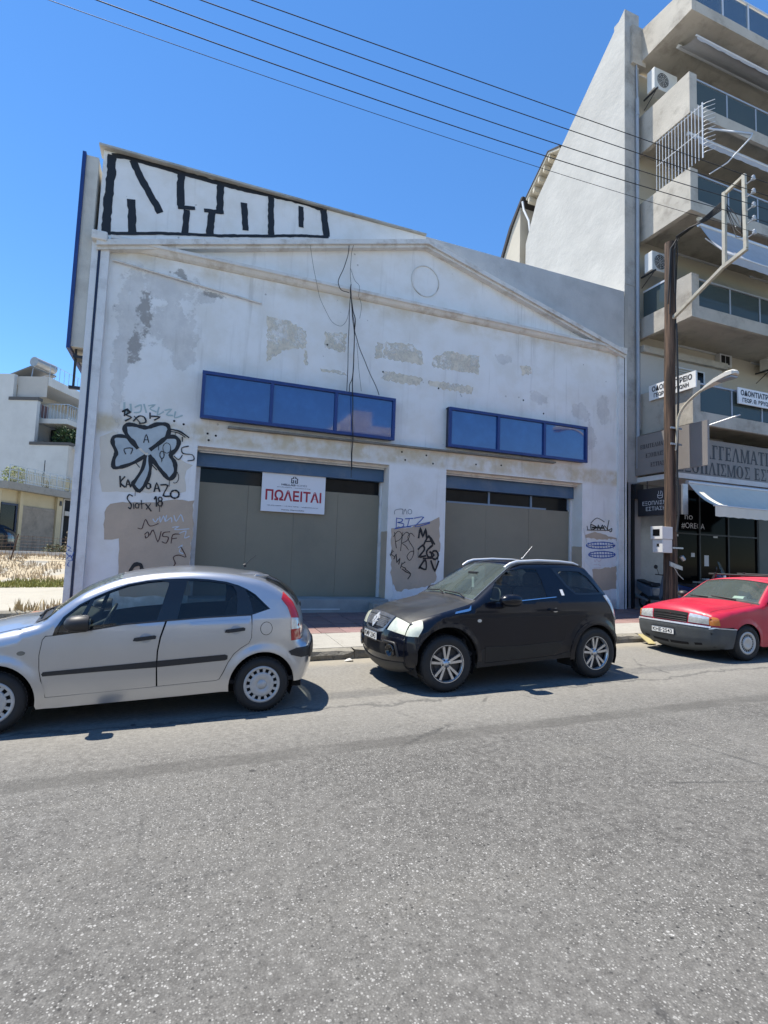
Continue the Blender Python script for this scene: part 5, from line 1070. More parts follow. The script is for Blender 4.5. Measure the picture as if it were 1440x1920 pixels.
def make_wheel(parent, u, y, w, R_, width, rimr, style, sgn, steer=0):
    """sgn -1: outer face looks to -y"""
    prof = [(rimr-.01, -width*.5), (rimr+.012, -width*.5-.004), (rimr+.03, -width*.5-.012), (R_-.05, -width*.5-.014), (R_-.02, -width*.5), (R_-.004, -width*.36), (R_, -width*.2), (R_, width*.2), (R_-.004, width*.36), (R_-.02, width*.5), (rimr, width*.5)]
    mb = MB(); mb.lathe([(r, hh) for r, hh in prof], (0,0,0), 'y', 48, True, sgn=-sgn)
    # tread blocks
    n = 46
    for k in range(n):
        a = 2*math.pi*k/n; ca, sa = math.cos(a), math.sin(a); ta = .6*math.pi*R_/n
        for y0, y1 in ((-width*.42, -width*.1), (width*.1, width*.42)):
            c = Vector((ca*(R_-.003), 0, sa*(R_-.003))); t = Vector((-sa, 0, ca))*ta; o = Vector((ca, 0, sa))*.007
            p = [c-t+Vector((0,y0,0)), c+t+Vector((0,y0,0)), c+t+Vector((0,y1,0)), c-t+Vector((0,y1,0))]
            mb.add(p+[q+o for q in p], [(4,5,6,7),(0,1,5,4),(1,2,6,5),(2,3,7,6),(3,0,4,7)])
    tyre = mb.build('wheel', M['rubber'], parent, False, recalc=True)
    tyre.location = (u, y, w); tyre.rotation_euler = (0, 0, steer)
    f = sgn*width*.5  # outer face plane
    rim = MB()
    def spoke(r0, r1, w0, w1, a, d0, d1, th=.022):
        t = Vector((-math.sin(a), 0, math.cos(a))); e = Vector((math.cos(a), 0, math.sin(a))); Y = Vector((0, sgn, 0)); o = Y*width*.5
        p = [e*r0-t*w0+o-Y*d0, e*r0+t*w0+o-Y*d0, e*r1+t*w1+o-Y*d1, e*r1-t*w1+o-Y*d1]
        rim.add([q-Y*th for q in p]+p, [(4,5,6,7),(0,1,5,4),(1,2,6,5),(2,3,7,6),(3,0,4,7),(0,3,2,1)])
    if style == 'hubcap':
        rim.lathe([(rimr+.01, -.012), (rimr+.008, .004), (rimr-.004, .008), (rimr-.022, .006), (rimr-.024, -.008)], (0, f, 0), 'y', 56, True, sgn=sgn)
        rim.lathe([(.128, -.012), (.128, .004), (.12, .008), (.06, .012), (.055, .006), (.05, .006), (.045, .014), (0, .016)], (0, f, 0), 'y', 40, True, sgn=sgn)
        for k in range(14): spoke(.122, rimr-.014, .0115, .0175, 2*math.pi*k/14+.08, -.005, -.005, .014)
        back = (rimr, .016)
    elif style == 'alloy':
        rim.lathe([(rimr+.012, -.02), (rimr+.012, .0), (rimr+.002, .004), (rimr-.012, -.004), (rimr-.016, -.05)], (0, f, 0), 'y', 56, True, sgn=sgn)
        rim.lathe([(.075, -.06), (.072, -.03), (.06, -.024), (.034, -.022), (.032, -.014), (0, -.012)], (0, f, 0), 'y', 32, True, sgn=sgn)
        for k in range(5):
            for da in (-.20, .20):
                a = 2*math.pi*k/5+math.pi/2+da
                spoke(.045, rimr-.006, .014, .0165, a, .026, .012, .03)
        back = (rimr-.008, .085)
    else:
        rim.lathe([(rimr+.012, -.01), (rimr+.01, .006), (rimr-.006, .01), (rimr-.03, .006), (rimr-.034, -.012)], (0, f, 0), 'y', 48, True, sgn=sgn)
        rim.lathe([(.108, -.012), (.108, .006), (.1, .012), (.06, .016), (.055, .012), (0, .012)], (0, f, 0), 'y', 40, True, sgn=sgn)
        for k in range(20): spoke(.104, rimr-.03, .0035, .004, 2*math.pi*k/20, 0, 0, .012)
        back = (rimr-.02, .02)
    ro = rim.build('rim', M['rim_'+style], tyre, False, recalc=True)
    bk = MB(); bk.lathe([(back[0], -back[1]), (.03, -back[1]), (0, -back[1])], (0, f, 0), 'y', 32, False, sgn=sgn)
    if style == 'alloy':   # brake disc and nuts
        bk.lathe([(.15, -.075), (.15, -.068), (.06, -.066)], (0, f, 0), 'y', 32, False, sgn=sgn)
    bk.build('wheel_back', M['brake'] if style == 'alloy' else M['dark'], tyre, False)
    if style == 'alloy':
        for k in range(5):
            nb = MB(); a = 2*math.pi*k/5+math.pi/2+math.pi/5; nb.tube([(.055*math.cos(a), f-sgn*.03, .055*math.sin(a)), (.055*math.cos(a), f-sgn*.016, .055*math.sin(a))], .011, 8)
            nb.build('wheel_nut', M['black'], tyre, False)
    return tyre

M['rim_hubcap'] = mat('hubcap_plastic', (.44,.45,.46), .38, .35, var=.1, vscale=20)
M['rim_alloy'] = mat('alloy_wheel', (.55,.56,.58), .3, .85, var=.12, vscale=12)
M['rim_cap'] = mat('steel_wheel_cap', (.5,.5,.49), .45, .3, var=.12, vscale=15)
M['brake'] = mat('brake_parts', (.08,.08,.085), .6, .5)
M['silver'] = mat('silver_car_paint', (.47,.485,.51), .28, .82, coat=.8, var=.04, vscale=1.5, fine=.035, fscale=700)
M['navy'] = mat('navy_black_car_paint', (.003,.0045,.0105), .25, .0, coat=.5, var=.25, vscale=3, spec=.2)
M['navy_dusty'] = mat('dusty_bonnet_paint', (.014,.015,.0165), .42, .0, coat=.4, var=.35, vscale=4, fine=.2, fscale=300)
M['red'] = mat('faded_red_car_paint', (.47,.012,.04), .42, 0, coat=.3, var=.1, vscale=2, fine=.04, fscale=400)
M['red_roof'] = mat('faded_red_roof_paint', (.50,.035,.065), .6, 0, coat=.1, var=.15, vscale=4)
M['trim'] = mat('black_trim', (.02,.02,.022), .48, var=.12, vscale=20)
M['trim_gloss'] = mat('gloss_black_trim', (.008,.008,.009), .15, coat=.5)
M['grey_bumper'] = mat('grey_bumper_plastic', (.066,.073,.076), .6, var=.12, vscale=6)
M['interior'] = mat('dark_interior_fabric', (.03,.03,.033), .9, var=.2, vscale=10)
M['dash'] = mat('dashboard_plastic', (.04,.04,.042), .7)
M['glass'] = glass_mat('car_side_glass', (.74,.80,.78), .8, 0, .03, (.25,.27,.28))
M['glass_dark'] = glass_mat('car_rear_glass', (.46,.52,.52), .8, 0, .05, (.12,.13,.14))
M['windscreen'] = glass_mat('car_windscreen', (.62,.74,.68), .8, 0, .17, (.30,.37,.34))  # pale green diffuse film stands in for sky haze reflected on the glass
M['lens_clear'] = mat('clear_lamp_lens', (.62,.64,.62), .12, .35, coat=1, var=.25, vscale=25)
M['lens_tail'] = mat('clear_tail_lens', (.50,.53,.56), .15, .1, coat=1, var=.3, vscale=20)
M['lens_cloudy'] = mat('cloudy_headlamp_lens', (.66,.68,.55), .25, .0, coat=.8, var=.14, vscale=14)
M['lens_red'] = mat('red_lamp_lens', (.42,.01,.012), .12, 0, coat=1)
M['lens_amber'] = mat('amber_lamp_lens', (.62,.19,.02), .15, 0, coat=1)
M['recess'] = mat('handle_recess_shade', (.36,.39,.44), .4, .5)  # door paint darkened to stand for the shade in the handle scoop
M['lens_grey'] = mat('grey_lens', (.16,.16,.14), .2, coat=1)
M['plate'] = mat('number_plate', (.75,.75,.72), .45, var=.05)

def interior(root, c, u0, u1, hw, zf, zb, dash_u, seat_u, wheel_side=-1, rear_u=None):
    """cabin floor tub, dashboard, steering wheel and seats"""
    mb = MB(); mb.box(u0, u1, -hw-.06, hw+.06, zf, zf+.04)
    mb.box(u0-.02, u0+.02, -hw, hw, zf, zb-.1)
    mb.build('cabin_floor', M['interior'], root, False)
    d = MB(); d.prism([(dash_u-.36, zb-.04), (dash_u-.05, zb+.03), (dash_u+.08, zb-.02), (dash_u+.10, zb-.14), (dash_u, zb-.35), (dash_u-.36, zb-.35)], 'y', -hw+.03, hw-.03)
    d.build('dashboard', M['dash'], root, False, bevel=.015)
    sw = MB(); cx, cy, cz = dash_u+.26, wheel_side*.36, zb-.04
    ring = [(cx+.185*math.sin(a)*.42, cy+.185*math.cos(a), cz+.185*math.sin(a)*.9) for a in [2*math.pi*k/24 for k in range(25)]]
    sw.tube(ring, .015, 8, caps=False)
    for a in (0, math.pi, -math.pi/2): sw.tube([(cx-.02, cy, cz), (cx+.185*math.sin(a)*.42, cy+.185*math.cos(a), cz+.185*math.sin(a)*.9)], .014, 6)
    sw.tube([(cx-.25, cy, cz-.12), (cx, cy, cz)], .03, 8)
    sw.build('steering_wheel', M['trim'], root, False)
    def seat(su, sy, w, headrest=True):
        s_ = MB(); s_.prism([(su-.22, zf+.05), (su+.26, zf+.05), (su+.26, zf+.27), (su-.22, zf+.33)], 'y', sy-w, sy+w)
        s_.prism([(su+.18, zf+.22), (su+.32, zf+.22), (su+.52, zb+.10), (su+.42, zb+.14), (su+.36, zb+.08)], 'y', sy-w, sy+w)
        if headrest: s_.prism([(su+.42, zb+.16), (su+.52, zb+.15), (su+.55, zb+.31), (su+.49, zb+.35), (su+.43, zb+.31)], 'y', sy-.13, sy+.13)
        s_.build('seat', M['interior'], root, False, bevel=.03)
    seat(seat_u, -.36, .24); seat(seat_u, .36, .24)
    if rear_u: seat(rear_u, 0, hw-.12, False)

def under(root, c, sill, u0, u1, wheels, hw, wr):
    mb = MB(); mb.box(u0, u1, -hw+.16, hw-.16, sill+.02, sill+.34)
    mb.build('underbody', M['dark'], root, False)
    for (wu, wz) in wheels:
        for sg in (-1, 1):
            m2 = MB(); pts = arc_pts(wu, wz, wr, -25, 205, 16)
            for a, b in zip(pts[:-1], pts[1:]): m2.add([(a[0], sg*(hw-.02), a[1]), (b[0], sg*(hw-.02), b[1]), (b[0], sg*(hw-.34), b[1]), (a[0], sg*(hw-.34), a[1])], [(0,1,2,3)])
            m2.add([(p[0], sg*(hw-.34), p[1]) for p in pts], [tuple(range(len(pts)))])
            m2.build('wheel_well', M['dark'], root, False)

def ell(cx, cy, rx, ry, n=20): return [(cx+rx*math.cos(2*math.pi*k/n), cy+ry*math.sin(2*math.pi*k/n)) for k in range(n)]

def wing_mirror(root, pos, size, m, sg, name='wing_mirror'):
    """housing with a pointed outer nose, on a short arm"""
    L, W_, H = size; mb = MB(); n = 14; rings = []
    for t, k in ((0,.35),(.1,.72),(.3,.95),(.6,1.0),(.88,.94),(1.0,.82)):
        rings.append([(pos[0]+L*t, pos[1]+sg*W_*.5*k*math.cos(a), pos[2]+H*.5*k*math.sin(a)*(1+.15*t)) for a in [2*math.pi*i/n for i in range(n)]])
    vs = [v for r in rings for v in r]; fs = [(i*n+j, i*n+(j+1)%n, (i+1)*n+(j+1)%n, (i+1)*n+j) for i in range(len(rings)-1) for j in range(n)]
    mb.add(vs, fs, True); mb.add(rings[0], [tuple(range(n))], True); mb.add(rings[-1], [tuple(range(n))])
    mb.hexa([(pos[0]+L*.15, pos[1]-sg*W_*.9, pos[2]-H*.62), (pos[0]+L*.6, pos[1]-sg*W_*.9, pos[2]-H*.62), (pos[0]+L*.6, pos[1], pos[2]-H*.5), (pos[0]+L*.15, pos[1], pos[2]-H*.5),
             (pos[0]+L*.15, pos[1]-sg*W_*.9, pos[2]-H*.3), (pos[0]+L*.6, pos[1]-sg*W_*.9, pos[2]-H*.3), (pos[0]+L*.6, pos[1], pos[2]), (pos[0]+L*.15, pos[1], pos[2])])
    o = mb.build(name, m, root, False, recalc=True)
    g = MB(); g.add([(v[0]+.004, pos[1]+(v[1]-pos[1])*.85, pos[2]+(v[2]-pos[2])*.85) for v in rings[-1]], [tuple(range(n))]); g.build('mirror_glass', M['chrome'], o, False, recalc=True)
    return o

GRADE = math.atan(.02)
def place_car(root, X, Yc, yaw_=0):
    root.location = (X, Yc, .02*X+.004); root.rotation_euler = (0, -GRADE, yaw_)

# ---------------------------------------------------------------- silver hatchback
c3 = thing('parked_car', 'silver five door hatchback with a black side rub strip', 'car', group='cars parked along the kerb')
place_car(c3, -1.535, 6.785)
O = [(-.56,.20),(-.62,.30),(-.65,.45),(-.63,.58),(-.56,.70),(-.38,.80),(-.15,.86),(.03,.907),(.2,.947),(.36,.998),(.46,1.09),(.605,1.21),(.73,1.29),(.99,1.398),(1.27,1.455),(1.57,1.482),(1.81,1.484),(2.08,1.464),(2.33,1.422),(2.46,1.378),(2.585,1.275),(2.68,1.155),(2.735,1.02),(2.76,.86),(2.775,.75),(2.85,.70),(2.875,.62),(2.86,.45),(2.81,.30)]
O = [(u+.12*min(1, max(0, (u-2.42)/.22)), w) for u, w in O]
def c3_plan(u): return 1-.10*np.clip((.25-u)/.95, 0, 1)**2-.075*np.clip((u-2.3)/.7, 0, 1)**2
def c3_prof(u, w):
    lo = -.045*np.clip((.52-w)/.32, 0, 1)**1.6
    sh = -.028*np.clip((w-.62)/.36, 0, 1)**2
    up = -.30*np.clip(w-.97, 0, 1)-.10*np.clip(w-1.2, 0, 1)
    return lo+sh+up
B3 = Car(.838, O, [(0,.14),(.10,.15),(.16,.10),(.22,.09),(.27,.07),(.33,.055),(.45,.05),(.62,.05),(.70,.055),(.76,.10),(.84,.14),(.90,.16),(1,.15)], c3_plan, c3_prof, lambda u, w: .085+.05*(w < .85)*(u > 2.5)+.04*(u < .2), [(0,.29,.345),(2.46,.29,.345)], .022, .11)
arch_r = arc_pts(2.455, .285, .352, 188, -8, 20)
arch_f = arc_pts(0, .285, .352, 188, -8, 20)
sill_z = .205
body_poly = [tuple(p) for p in B3.O[::2]] + [(2.90,.29)] + arch_r[::-1][1:] + [(2.10,.237),(1.64,.222),(.52,.196),(.36,.2)] + arch_f[::-1] + [(-.40,.2)]
dlo = [(.463,.885),(.478,.949),(.538,1.055),(.664,1.168),(.789,1.238),(.929,1.303),(1.085,1.362),(1.273,1.398),(1.43,1.412),(1.567,1.416),(1.72,1.418),(1.88,1.408),(2.06,1.382),(2.19,1.343),(2.28,1.302),(2.37,1.245),(2.461,1.155),(2.53,1.088),(2.335,1.033),(2.18,1.026),(1.834,1.013),(1.467,.993),(1.076,.968),(.662,.908)]
fd_low = [(.46,.882),(.405,.88),(.382,.846),(.364,.706),(.372,.565),(.397,.447),(.421,.352),(.431,.304),(.9,.318),(1.401,.338),(1.392,.539),(1.394,.69),(1.414,.827),(1.460,.987),(1.076,.965),(.662,.905)]
rd_low = [(1.474,.990),(1.424,.827),(1.402,.69),(1.400,.539),(1.410,.339),(1.985,.360),(2.01,.372),(2.044,.436),(2.09,.537),(2.149,.626),(2.224,.688),(2.301,.731),(2.331,.79),(2.333,.91),(2.325,1.026),(2.18,1.023),(1.834,1.010)]
# body: sides around the doors and windows, roof, tailgate skin
g = .003
# the doors and the window strip share edges, so their union is cut out as one hole
union = dlo[0:18]+[(2.336,1.03)]+[(2.336,.91),(2.334,.79),(2.304,.729),(2.226,.685),(2.152,.623),(2.093,.535),(2.048,.434),(2.014,.369),(1.986,.356),(1.405,.335),(.428,.300),(.417,.352),(.393,.447),(.368,.565),(.360,.706),(.378,.846),(.402,.884)]
front_s = B3.s_at(w=.70, hi=.3); cowl_s = B3.s_at(u=.36, hi=.5); head_s = B3.s_at(u=1.04, hi=.7); tail_s = B3.s_at(u=2.44, lo=.4, hi=.8); rg_s = B3.s_at(w=1.09, lo=.6); bump_s = B3.s_at(w=.735, lo=.7); end_s = B3.S[-1]
lamp_r = [(2.685,1.262),(2.79,1.152),(2.848,1.018),(2.872,.86),(2.885,.742),(2.765,.738),(2.76,.86),(2.76,1.0),(2.725,1.10),(2.655,1.19)]
sd_ = B3.side([body_poly], step=.030, holes=[union], skirt=.012)
tops = [patch([B3.band(head_s, tail_s)], B3.strip, .07), patch([B3.band(rg_s+.01, bump_s)], B3.strip, .07)]
patch_obj('body', sd_+tops, M['silver'], c3)
patch_obj('bonnet', [patch([B3.band(front_s, cowl_s-.10, inset=.03)], B3.strip, .07, off=.004, skirt=.01)], M['silver'], c3)
patch_obj('front_bumper', [patch([B3.band(0, front_s-.006)], B3.strip, .07)], M['silver'], c3)
patch_obj('bonnet_edge', [patch([B3.band(front_s, cowl_s)], B3.strip, .07)], M['silver'], c3)
patch_obj('scuttle', [patch([B3.band(cowl_s-.095, cowl_s+.06, inset=.10)], B3.strip, .06, off=.006)], M['trim'], c3)
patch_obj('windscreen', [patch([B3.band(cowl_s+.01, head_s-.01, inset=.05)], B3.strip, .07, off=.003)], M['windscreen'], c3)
patch_obj('windscreen_pillar', [patch([B3.band(cowl_s, head_s, y0=None, y1=None)], B3.strip, .05, holes=[B3.band(cowl_s+.012, head_s-.012, inset=.052)])], M['silver'], c3)
rear_win = B3.band(tail_s+.05, rg_s-.01, inset=.07)
patch_obj('rear_glass', [patch([rear_win], B3.strip, .06, off=.004)], M['glass_dark'], c3)
patch_obj('tailgate', [patch([B3.band(tail_s, rg_s+.012)], B3.strip, .06, holes=[shrink(rear_win, .012)])], M['silver'], c3)
# rear spoiler lip
sp = MB(); y_ = .50
sp.hexa([(2.40,-y_,1.425),(2.51,-y_*.93,1.40),(2.51,y_*.93,1.40),(2.40,y_,1.425),(2.38,-y_,1.452),(2.555,-y_*.95,1.446),(2.555,y_*.95,1.446),(2.38,y_,1.452)])
sp.build('spoiler', M['silver'], c3, False, bevel=.012)
# doors with handles and rub strips
for nm, low in (('front', fd_low), ('rear', rd_low)):
    for sg, fn in ((-1, B3.near), (1, B3.far)):
        d = patch_obj('door', [patch([shrink(low, g)], fn, .05, flip=sg > 0, skirt=.012)], M['silver'], c3)
        hx = (1.167, 1.381, .826) if nm == 'front' else (2.048, 2.259, .875)
        hp = [(hx[0], hx[2]-.020), (hx[0]+.012, hx[2]+.008), (hx[1]-.02, hx[2]+.026), (hx[1], hx[2]+.018), (hx[1]-.004, hx[2]-.008), (hx[0]+.04, hx[2]-.026)]
        hd = patch_obj('handle', [patch([hp], fn, .03, off=.038, flip=sg > 0, skirt=.03)], M['trim'], d)
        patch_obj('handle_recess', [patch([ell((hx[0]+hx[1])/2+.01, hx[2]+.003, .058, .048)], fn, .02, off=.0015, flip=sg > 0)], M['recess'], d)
        mp_ = [(.405,.510),(.395,.53),(.405,.547),(.9,.571),(1.392,.595),(1.396,.535),(.9,.525)] if nm == 'front' else [(1.400,.536),(1.400,.596),(2.06,.627),(2.088,.615),(2.085,.578),(2.06,.568)]
        patch_obj('rub_strip', [patch([mp_], fn, .05, off=.013, flip=sg > 0, skirt=.013)], M['trim'], d)
# window strip: black frame with glazing
g1 = [(.50,.900),(.515,.955),(.56,1.045),(.664,1.148),(.755,1.205),(.690,1.060),(.655,.922)]
g2 = [(.800,1.232),(.929,1.287),(1.085,1.346),(1.273,1.380),(1.41,1.392),(1.475,1.375),(1.478,1.34),(1.383,1.005),(1.076,.982),(.70,.925),(.735,1.05)]
g3 = [(1.656,1.390),(1.72,1.396),(1.86,1.388),(2.04,1.364),(2.13,1.335),(2.163,1.28),(2.175,1.18),(2.168,1.036),(1.834,1.026),(1.575,1.008)]
g4 = [(2.262,1.296),(2.34,1.255),(2.43,1.17),(2.505,1.090),(2.345,1.045),(2.32,1.16)]
patch_objs('window_frame', B3.side([dlo], step=.05, holes=[g1, g2, g3, g4], off=-.003), M['trim_gloss'], c3)
for gg in (g1, g2):
    patch_objs('window_glass', B3.side([shrink(gg, -.006)], step=.08, off=-.012), M['glass'], c3)
for gg in (g3, g4):
    patch_objs('window_glass', B3.side([shrink(gg, -.006)], step=.08, off=-.012), M['glass_dark'], c3)
patch_objs('waist_trim', B3.side([[(.66,.900),(1.076,.962),(1.467,.986),(1.834,1.006),(2.33,1.022),(2.33,1.031),(1.834,1.017),(1.467,.998),(1.076,.974),(.66,.912)]], step=.06, off=.004), M['trim'], c3)
# lining that shows in the shut gaps
patch_objs('door_lining', B3.side([union], step=.07, holes=[shrink(dlo, .02)], off=-.03), M['dark'], c3)
# lamps, fuel flap, bumper insert, indicator
for sg, fn in ((-1, B3.near), (1, B3.far)):
    tl = patch_obj('tail_lamp', [patch([lamp_r], fn, .03, off=.006, flip=sg > 0, skirt=.01)], M['lens_red'], c3)
    patch_obj('clear_section', [patch([[(2.762,.86),(2.762,.985),(2.852,.975),(2.872,.865)]], fn, .03, off=.008, flip=sg > 0)], M['lens_clear'], tl)
    patch_obj('indicator', [patch([ell(.218,.731,.034,.020)], fn, .02, off=.008, flip=sg > 0, skirt=.008)], M['lens_grey'], c3)
    patch_obj('bumper_insert', [patch([[(2.74,.625),(2.83,.655),(2.965,.66),(2.99,.60),(2.98,.555),(2.88,.55),(2.77,.58)]], fn, .03, off=.012, flip=sg > 0, skirt=.012)], M['trim'], c3)
    patch_objs('arch_lip', [patch([arc_pts(2.455,.285,.425,178,12,20)+arc_pts(2.455,.285,.354,12,178,20)], fn, .04, off=.010, flip=sg > 0, skirt=.01), patch([arc_pts(0,.285,.43,172,2,20)+arc_pts(0,.285,.354,2,172,20)], fn, .04, off=.010, flip=sg > 0, skirt=.01)], M['silver'], c3)
    hl = [(-.60,.62),(-.575,.69),(-.40,.79),(-.22,.80),(-.30,.70),(-.45,.62)]
    patch_obj('headlight', [patch([hl], fn, .04, off=.006, flip=sg > 0, skirt=.01)], M['lens_clear'], c3)
patch_obj('rear_bumper', [patch([B3.band(bump_s-.0, end_s)], B3.strip, .06)], M['silver'], c3)
patch_obj('bumper_insert', [patch([B3.band(B3.s_at(w=.665, lo=.8), B3.s_at(w=.545, lo=.8))], B3.strip, .06, off=.012, skirt=.012)], M['trim'], c3)
fl = patch_obj('fuel_flap', [patch([ell(2.487,.881,.061,.066)], B3.near, .03, off=.002, skirt=.006)], M['silver'], c3)
patch_obj('flap_gap', [patch([ell(2.487,.881,.0665,.0715)], B3.near, .03, holes=[ell(2.487,.881,.061,.066)], off=.0012)], M['dark'], c3)
for sg in (-1, 1):
    wing_mirror(c3, (.575, sg*.935, 1.005), (.21, .19, .15), M['trim'], sg)
an = MB(); an.tube([(2.31,0,1.535),(2.335,0,1.545)], .022, 8); an.tube([(2.325,0,1.545),(2.40,0,1.62),(2.455,0,1.665)], [.006,.004,.003], 6)
an.build('aerial', M['black'], c3, False)
wp = MB(); wp.tube([(.30,-.55,1.045),(.26,-.1,1.052),(.30,.45,1.05)], .011, 6); wp.tube([(.33,-.1,1.06),(.42,.5,1.12)], .01, 6)
wp.build('wiper', M['black'], c3, False)
rw = MB(); rw.tube([(2.97,0,1.02),(2.91,.0,1.20)], .012, 6); rw.lathe([(.03,0),(.03,.03),(0,.035)], (3.0,0,1.06), 'x', 12); rw.build('rear_wiper', M['black'], c3, False)
interior(c3, B3, .42, 2.82, .70, .30, 1.0, .62, 1.05, -1, 1.85)
under(c3, B3, .18, -.45, 2.92, [(0,.29),(2.455,.29)], .80, .345)
for (wu, st) in ((0, 0), (2.455, 0)):
    for sg in (-1, 1): make_wheel(c3, wu, sg*.745, .288, .288, .165, .186, 'hubcap', sg, st)

def number_plate(root, s_fn, txt, y, w, dw, dh, eps=.02):
    """flat white plate with black characters in front of a curved nose: corner points from the local surface centre"""
    c = s_fn(np.array([[w, y]]))[0]; mb = MB(); x = c[0]-eps
    mb.box(x-.008, x, y-dw/2, y+dw/2, c[2]-dh/2, c[2]+dh/2)
    p = mb.build('number_plate', M['plate'], root, False, bevel=.003)
    t = MB(); text(t, txt, lambda u, v, d=0: (x-.008-d, y+dw/2-.02-u, c[2]-dh*.33+v), dh*.66, dw-.05, bold=.012, d=.002); t.build('lettering', M['ink'], p, False)
    b = MB(); b.box(x-.012, x-.001, y-dw/2-.014, y+dw/2+.014, c[2]-dh/2-.014, c[2]-dh/2-.001); b.box(x-.012, x-.001, y-dw/2-.014, y+dw/2+.014, c[2]+dh/2+.001, c[2]+dh/2+.012)
    b.build('plate_holder', M['black'], p, False)
    return p

# ---------------------------------------------------------------- black three door off-roader
sz = thing('parked_car', 'black three door off-roader with silver roof rails, dusty bonnet and yellowed headlamps', 'car', group='cars parked along the kerb')
place_car(sz, 3.135, 6.935, .03)
O = [(-.36,.27),(-.44,.33),(-.475,.45),(-.475,.60),(-.46,.68),(-.435,.755),(-.40,.82),(-.34,.87),(-.12,.945),(.12,1.0),(.34,1.048),(.49,1.098),(.82,1.30),(1.11,1.475),(1.23,1.545),(1.32,1.582),(1.45,1.604),(1.78,1.614),(2.21,1.602),(2.42,1.582),(2.54,1.548),(2.61,1.475),(2.72,1.32),(2.815,1.165),(2.885,1.03),(2.93,.86),(2.945,.72),(2.945,.58),(2.92,.40)]
def sz_plan(u): return 1-.05*np.clip((.1-u)/.65, 0, 1)**2-.05*np.clip((u-2.2)/.75, 0, 1)**2
def sz_prof(u, w):
    lo = -.03*np.clip((.5-w)/.25, 0, 1)
    sh = -.035*np.clip((w-.86)/.24, 0, 1)**2-.020*np.clip((w-.97)/.05, 0, 1)*(u < .45)
    return lo+sh-.45*np.clip(w-1.10, 0, 1)
SZ = Car(.878, O, [(0,.12),(.10,.13),(.14,.11),(.17,.09),(.21,.07),(.27,.055),(.34,.05),(.40,.05),(.48,.045),(.55,.035),(.70,.035),(.76,.05),(.84,.07),(1,.08)], sz_plan, sz_prof,
         lambda u, w: .075+.12*np.clip((-.02-u)/.3, 0, 1)*(w < 1.0)+.04*np.clip((u-2.5)/.2, 0, 1), [(.06,.36,.40),(2.47,.36,.40)], .020, .14)
ar_f = arc_pts(.06,.37,.437,192,-14,20); ar_r = arc_pts(2.47,.352,.398,194,-4,20)
body_poly = [tuple(p) for p in SZ.O[::2]] + [(2.92,.39)] + ar_r[::-1][1:] + [(2.06,.318),(1.8,.31),(1.2,.29),(.49,.272)] + ar_f[::-1] + [(-.38,.27)]
dr = [(.628,1.09),(.612,.912),(.610,.539),(.622,.325),(1.2,.345),(1.76,.365),(1.84,.47),(1.90,.56),(1.927,.66),(1.918,.972),(1.872,1.15),(1.814,1.142),(1.042,1.092),(.72,1.083)]
dg = [(.70,1.098),(.795,1.255),(.935,1.385),(1.06,1.462),(1.20,1.518),(1.37,1.535),(1.60,1.528),(1.645,1.373),(1.66,1.150),(1.042,1.106)]
qg = [(1.955,1.495),(2.12,1.503),(2.36,1.493),(2.475,1.42),(2.565,1.31),(2.64,1.195),(2.40,1.190),(2.185,1.193),(2.08,1.29)]
fs = SZ.s_at(w=.84, hi=.3); cs = SZ.s_at(u=.49, hi=.5); hs = SZ.s_at(u=1.30, hi=.7); ts = SZ.s_at(u=2.55, lo=.5, hi=.85); es = SZ.S[-1]
def w2s(w): return SZ.s_at(w=w, hi=.24)
hl_side = [(-.452,.695),(-.43,.755),(-.398,.812),(-.345,.846),(-.255,.872),(-.27,.80),(-.335,.695)]
sides = SZ.side([body_poly], step=.045, holes=[dr, dg, qg], skirt=.012)
tops = [patch([SZ.band(hs, ts)], SZ.strip, .07)]
patch_obj('body', sides+tops, M['navy'], sz)
patch_obj('bonnet', [patch([SZ.band(fs+.005, cs-.05, inset=.0)], SZ.strip, .07)], M['navy_dusty'], sz)
patch_obj('scuttle', [patch([SZ.band(cs-.05, cs+.04)], SZ.strip, .06, off=.002)], M['trim'], sz)
wsg = SZ.band(cs+.02, hs-.04, inset=.045)
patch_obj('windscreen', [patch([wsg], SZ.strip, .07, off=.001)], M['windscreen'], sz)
patch_obj('windscreen_pillar', [patch([SZ.band(cs+.005, hs+.01)], SZ.strip, .05, holes=[shrink(wsg, .004)])], M['navy'], sz)
patch_obj('pillar_edge_glint', [patch([shrink(wsg, -.004)], SZ.strip, .05, holes=[shrink(wsg, .012)], off=.004)], M['chrome'], sz)  # chrome line standing in for the bright reflection along the pillar edges
rg = SZ.band(ts+.10, SZ.s_at(w=1.17, lo=.6), inset=.08)
patch_obj('rear_glass', [patch([rg], SZ.strip, .06, off=.003)], M['glass_dark'], sz)
patch_obj('tailgate', [patch([SZ.band(ts, SZ.s_at(w=.72, lo=.7))], SZ.strip, .06, holes=[shrink(rg, .005)])], M['navy'], sz)
patch_obj('rear_bumper', [patch([SZ.band(SZ.s_at(w=.72, lo=.7), es)], SZ.strip, .06, off=.004)], M['trim'], sz)
sw_ = MB(); sw_.lathe([(0,.0),(.33,.0),(.355,.02),(.36,.05),(.36,.19),(.34,.22),(0,.225)], (2.95,.05,.84), 'x', 36); sw_.build('spare_wheel', M['trim_gloss'], sz, False, recalc=True)
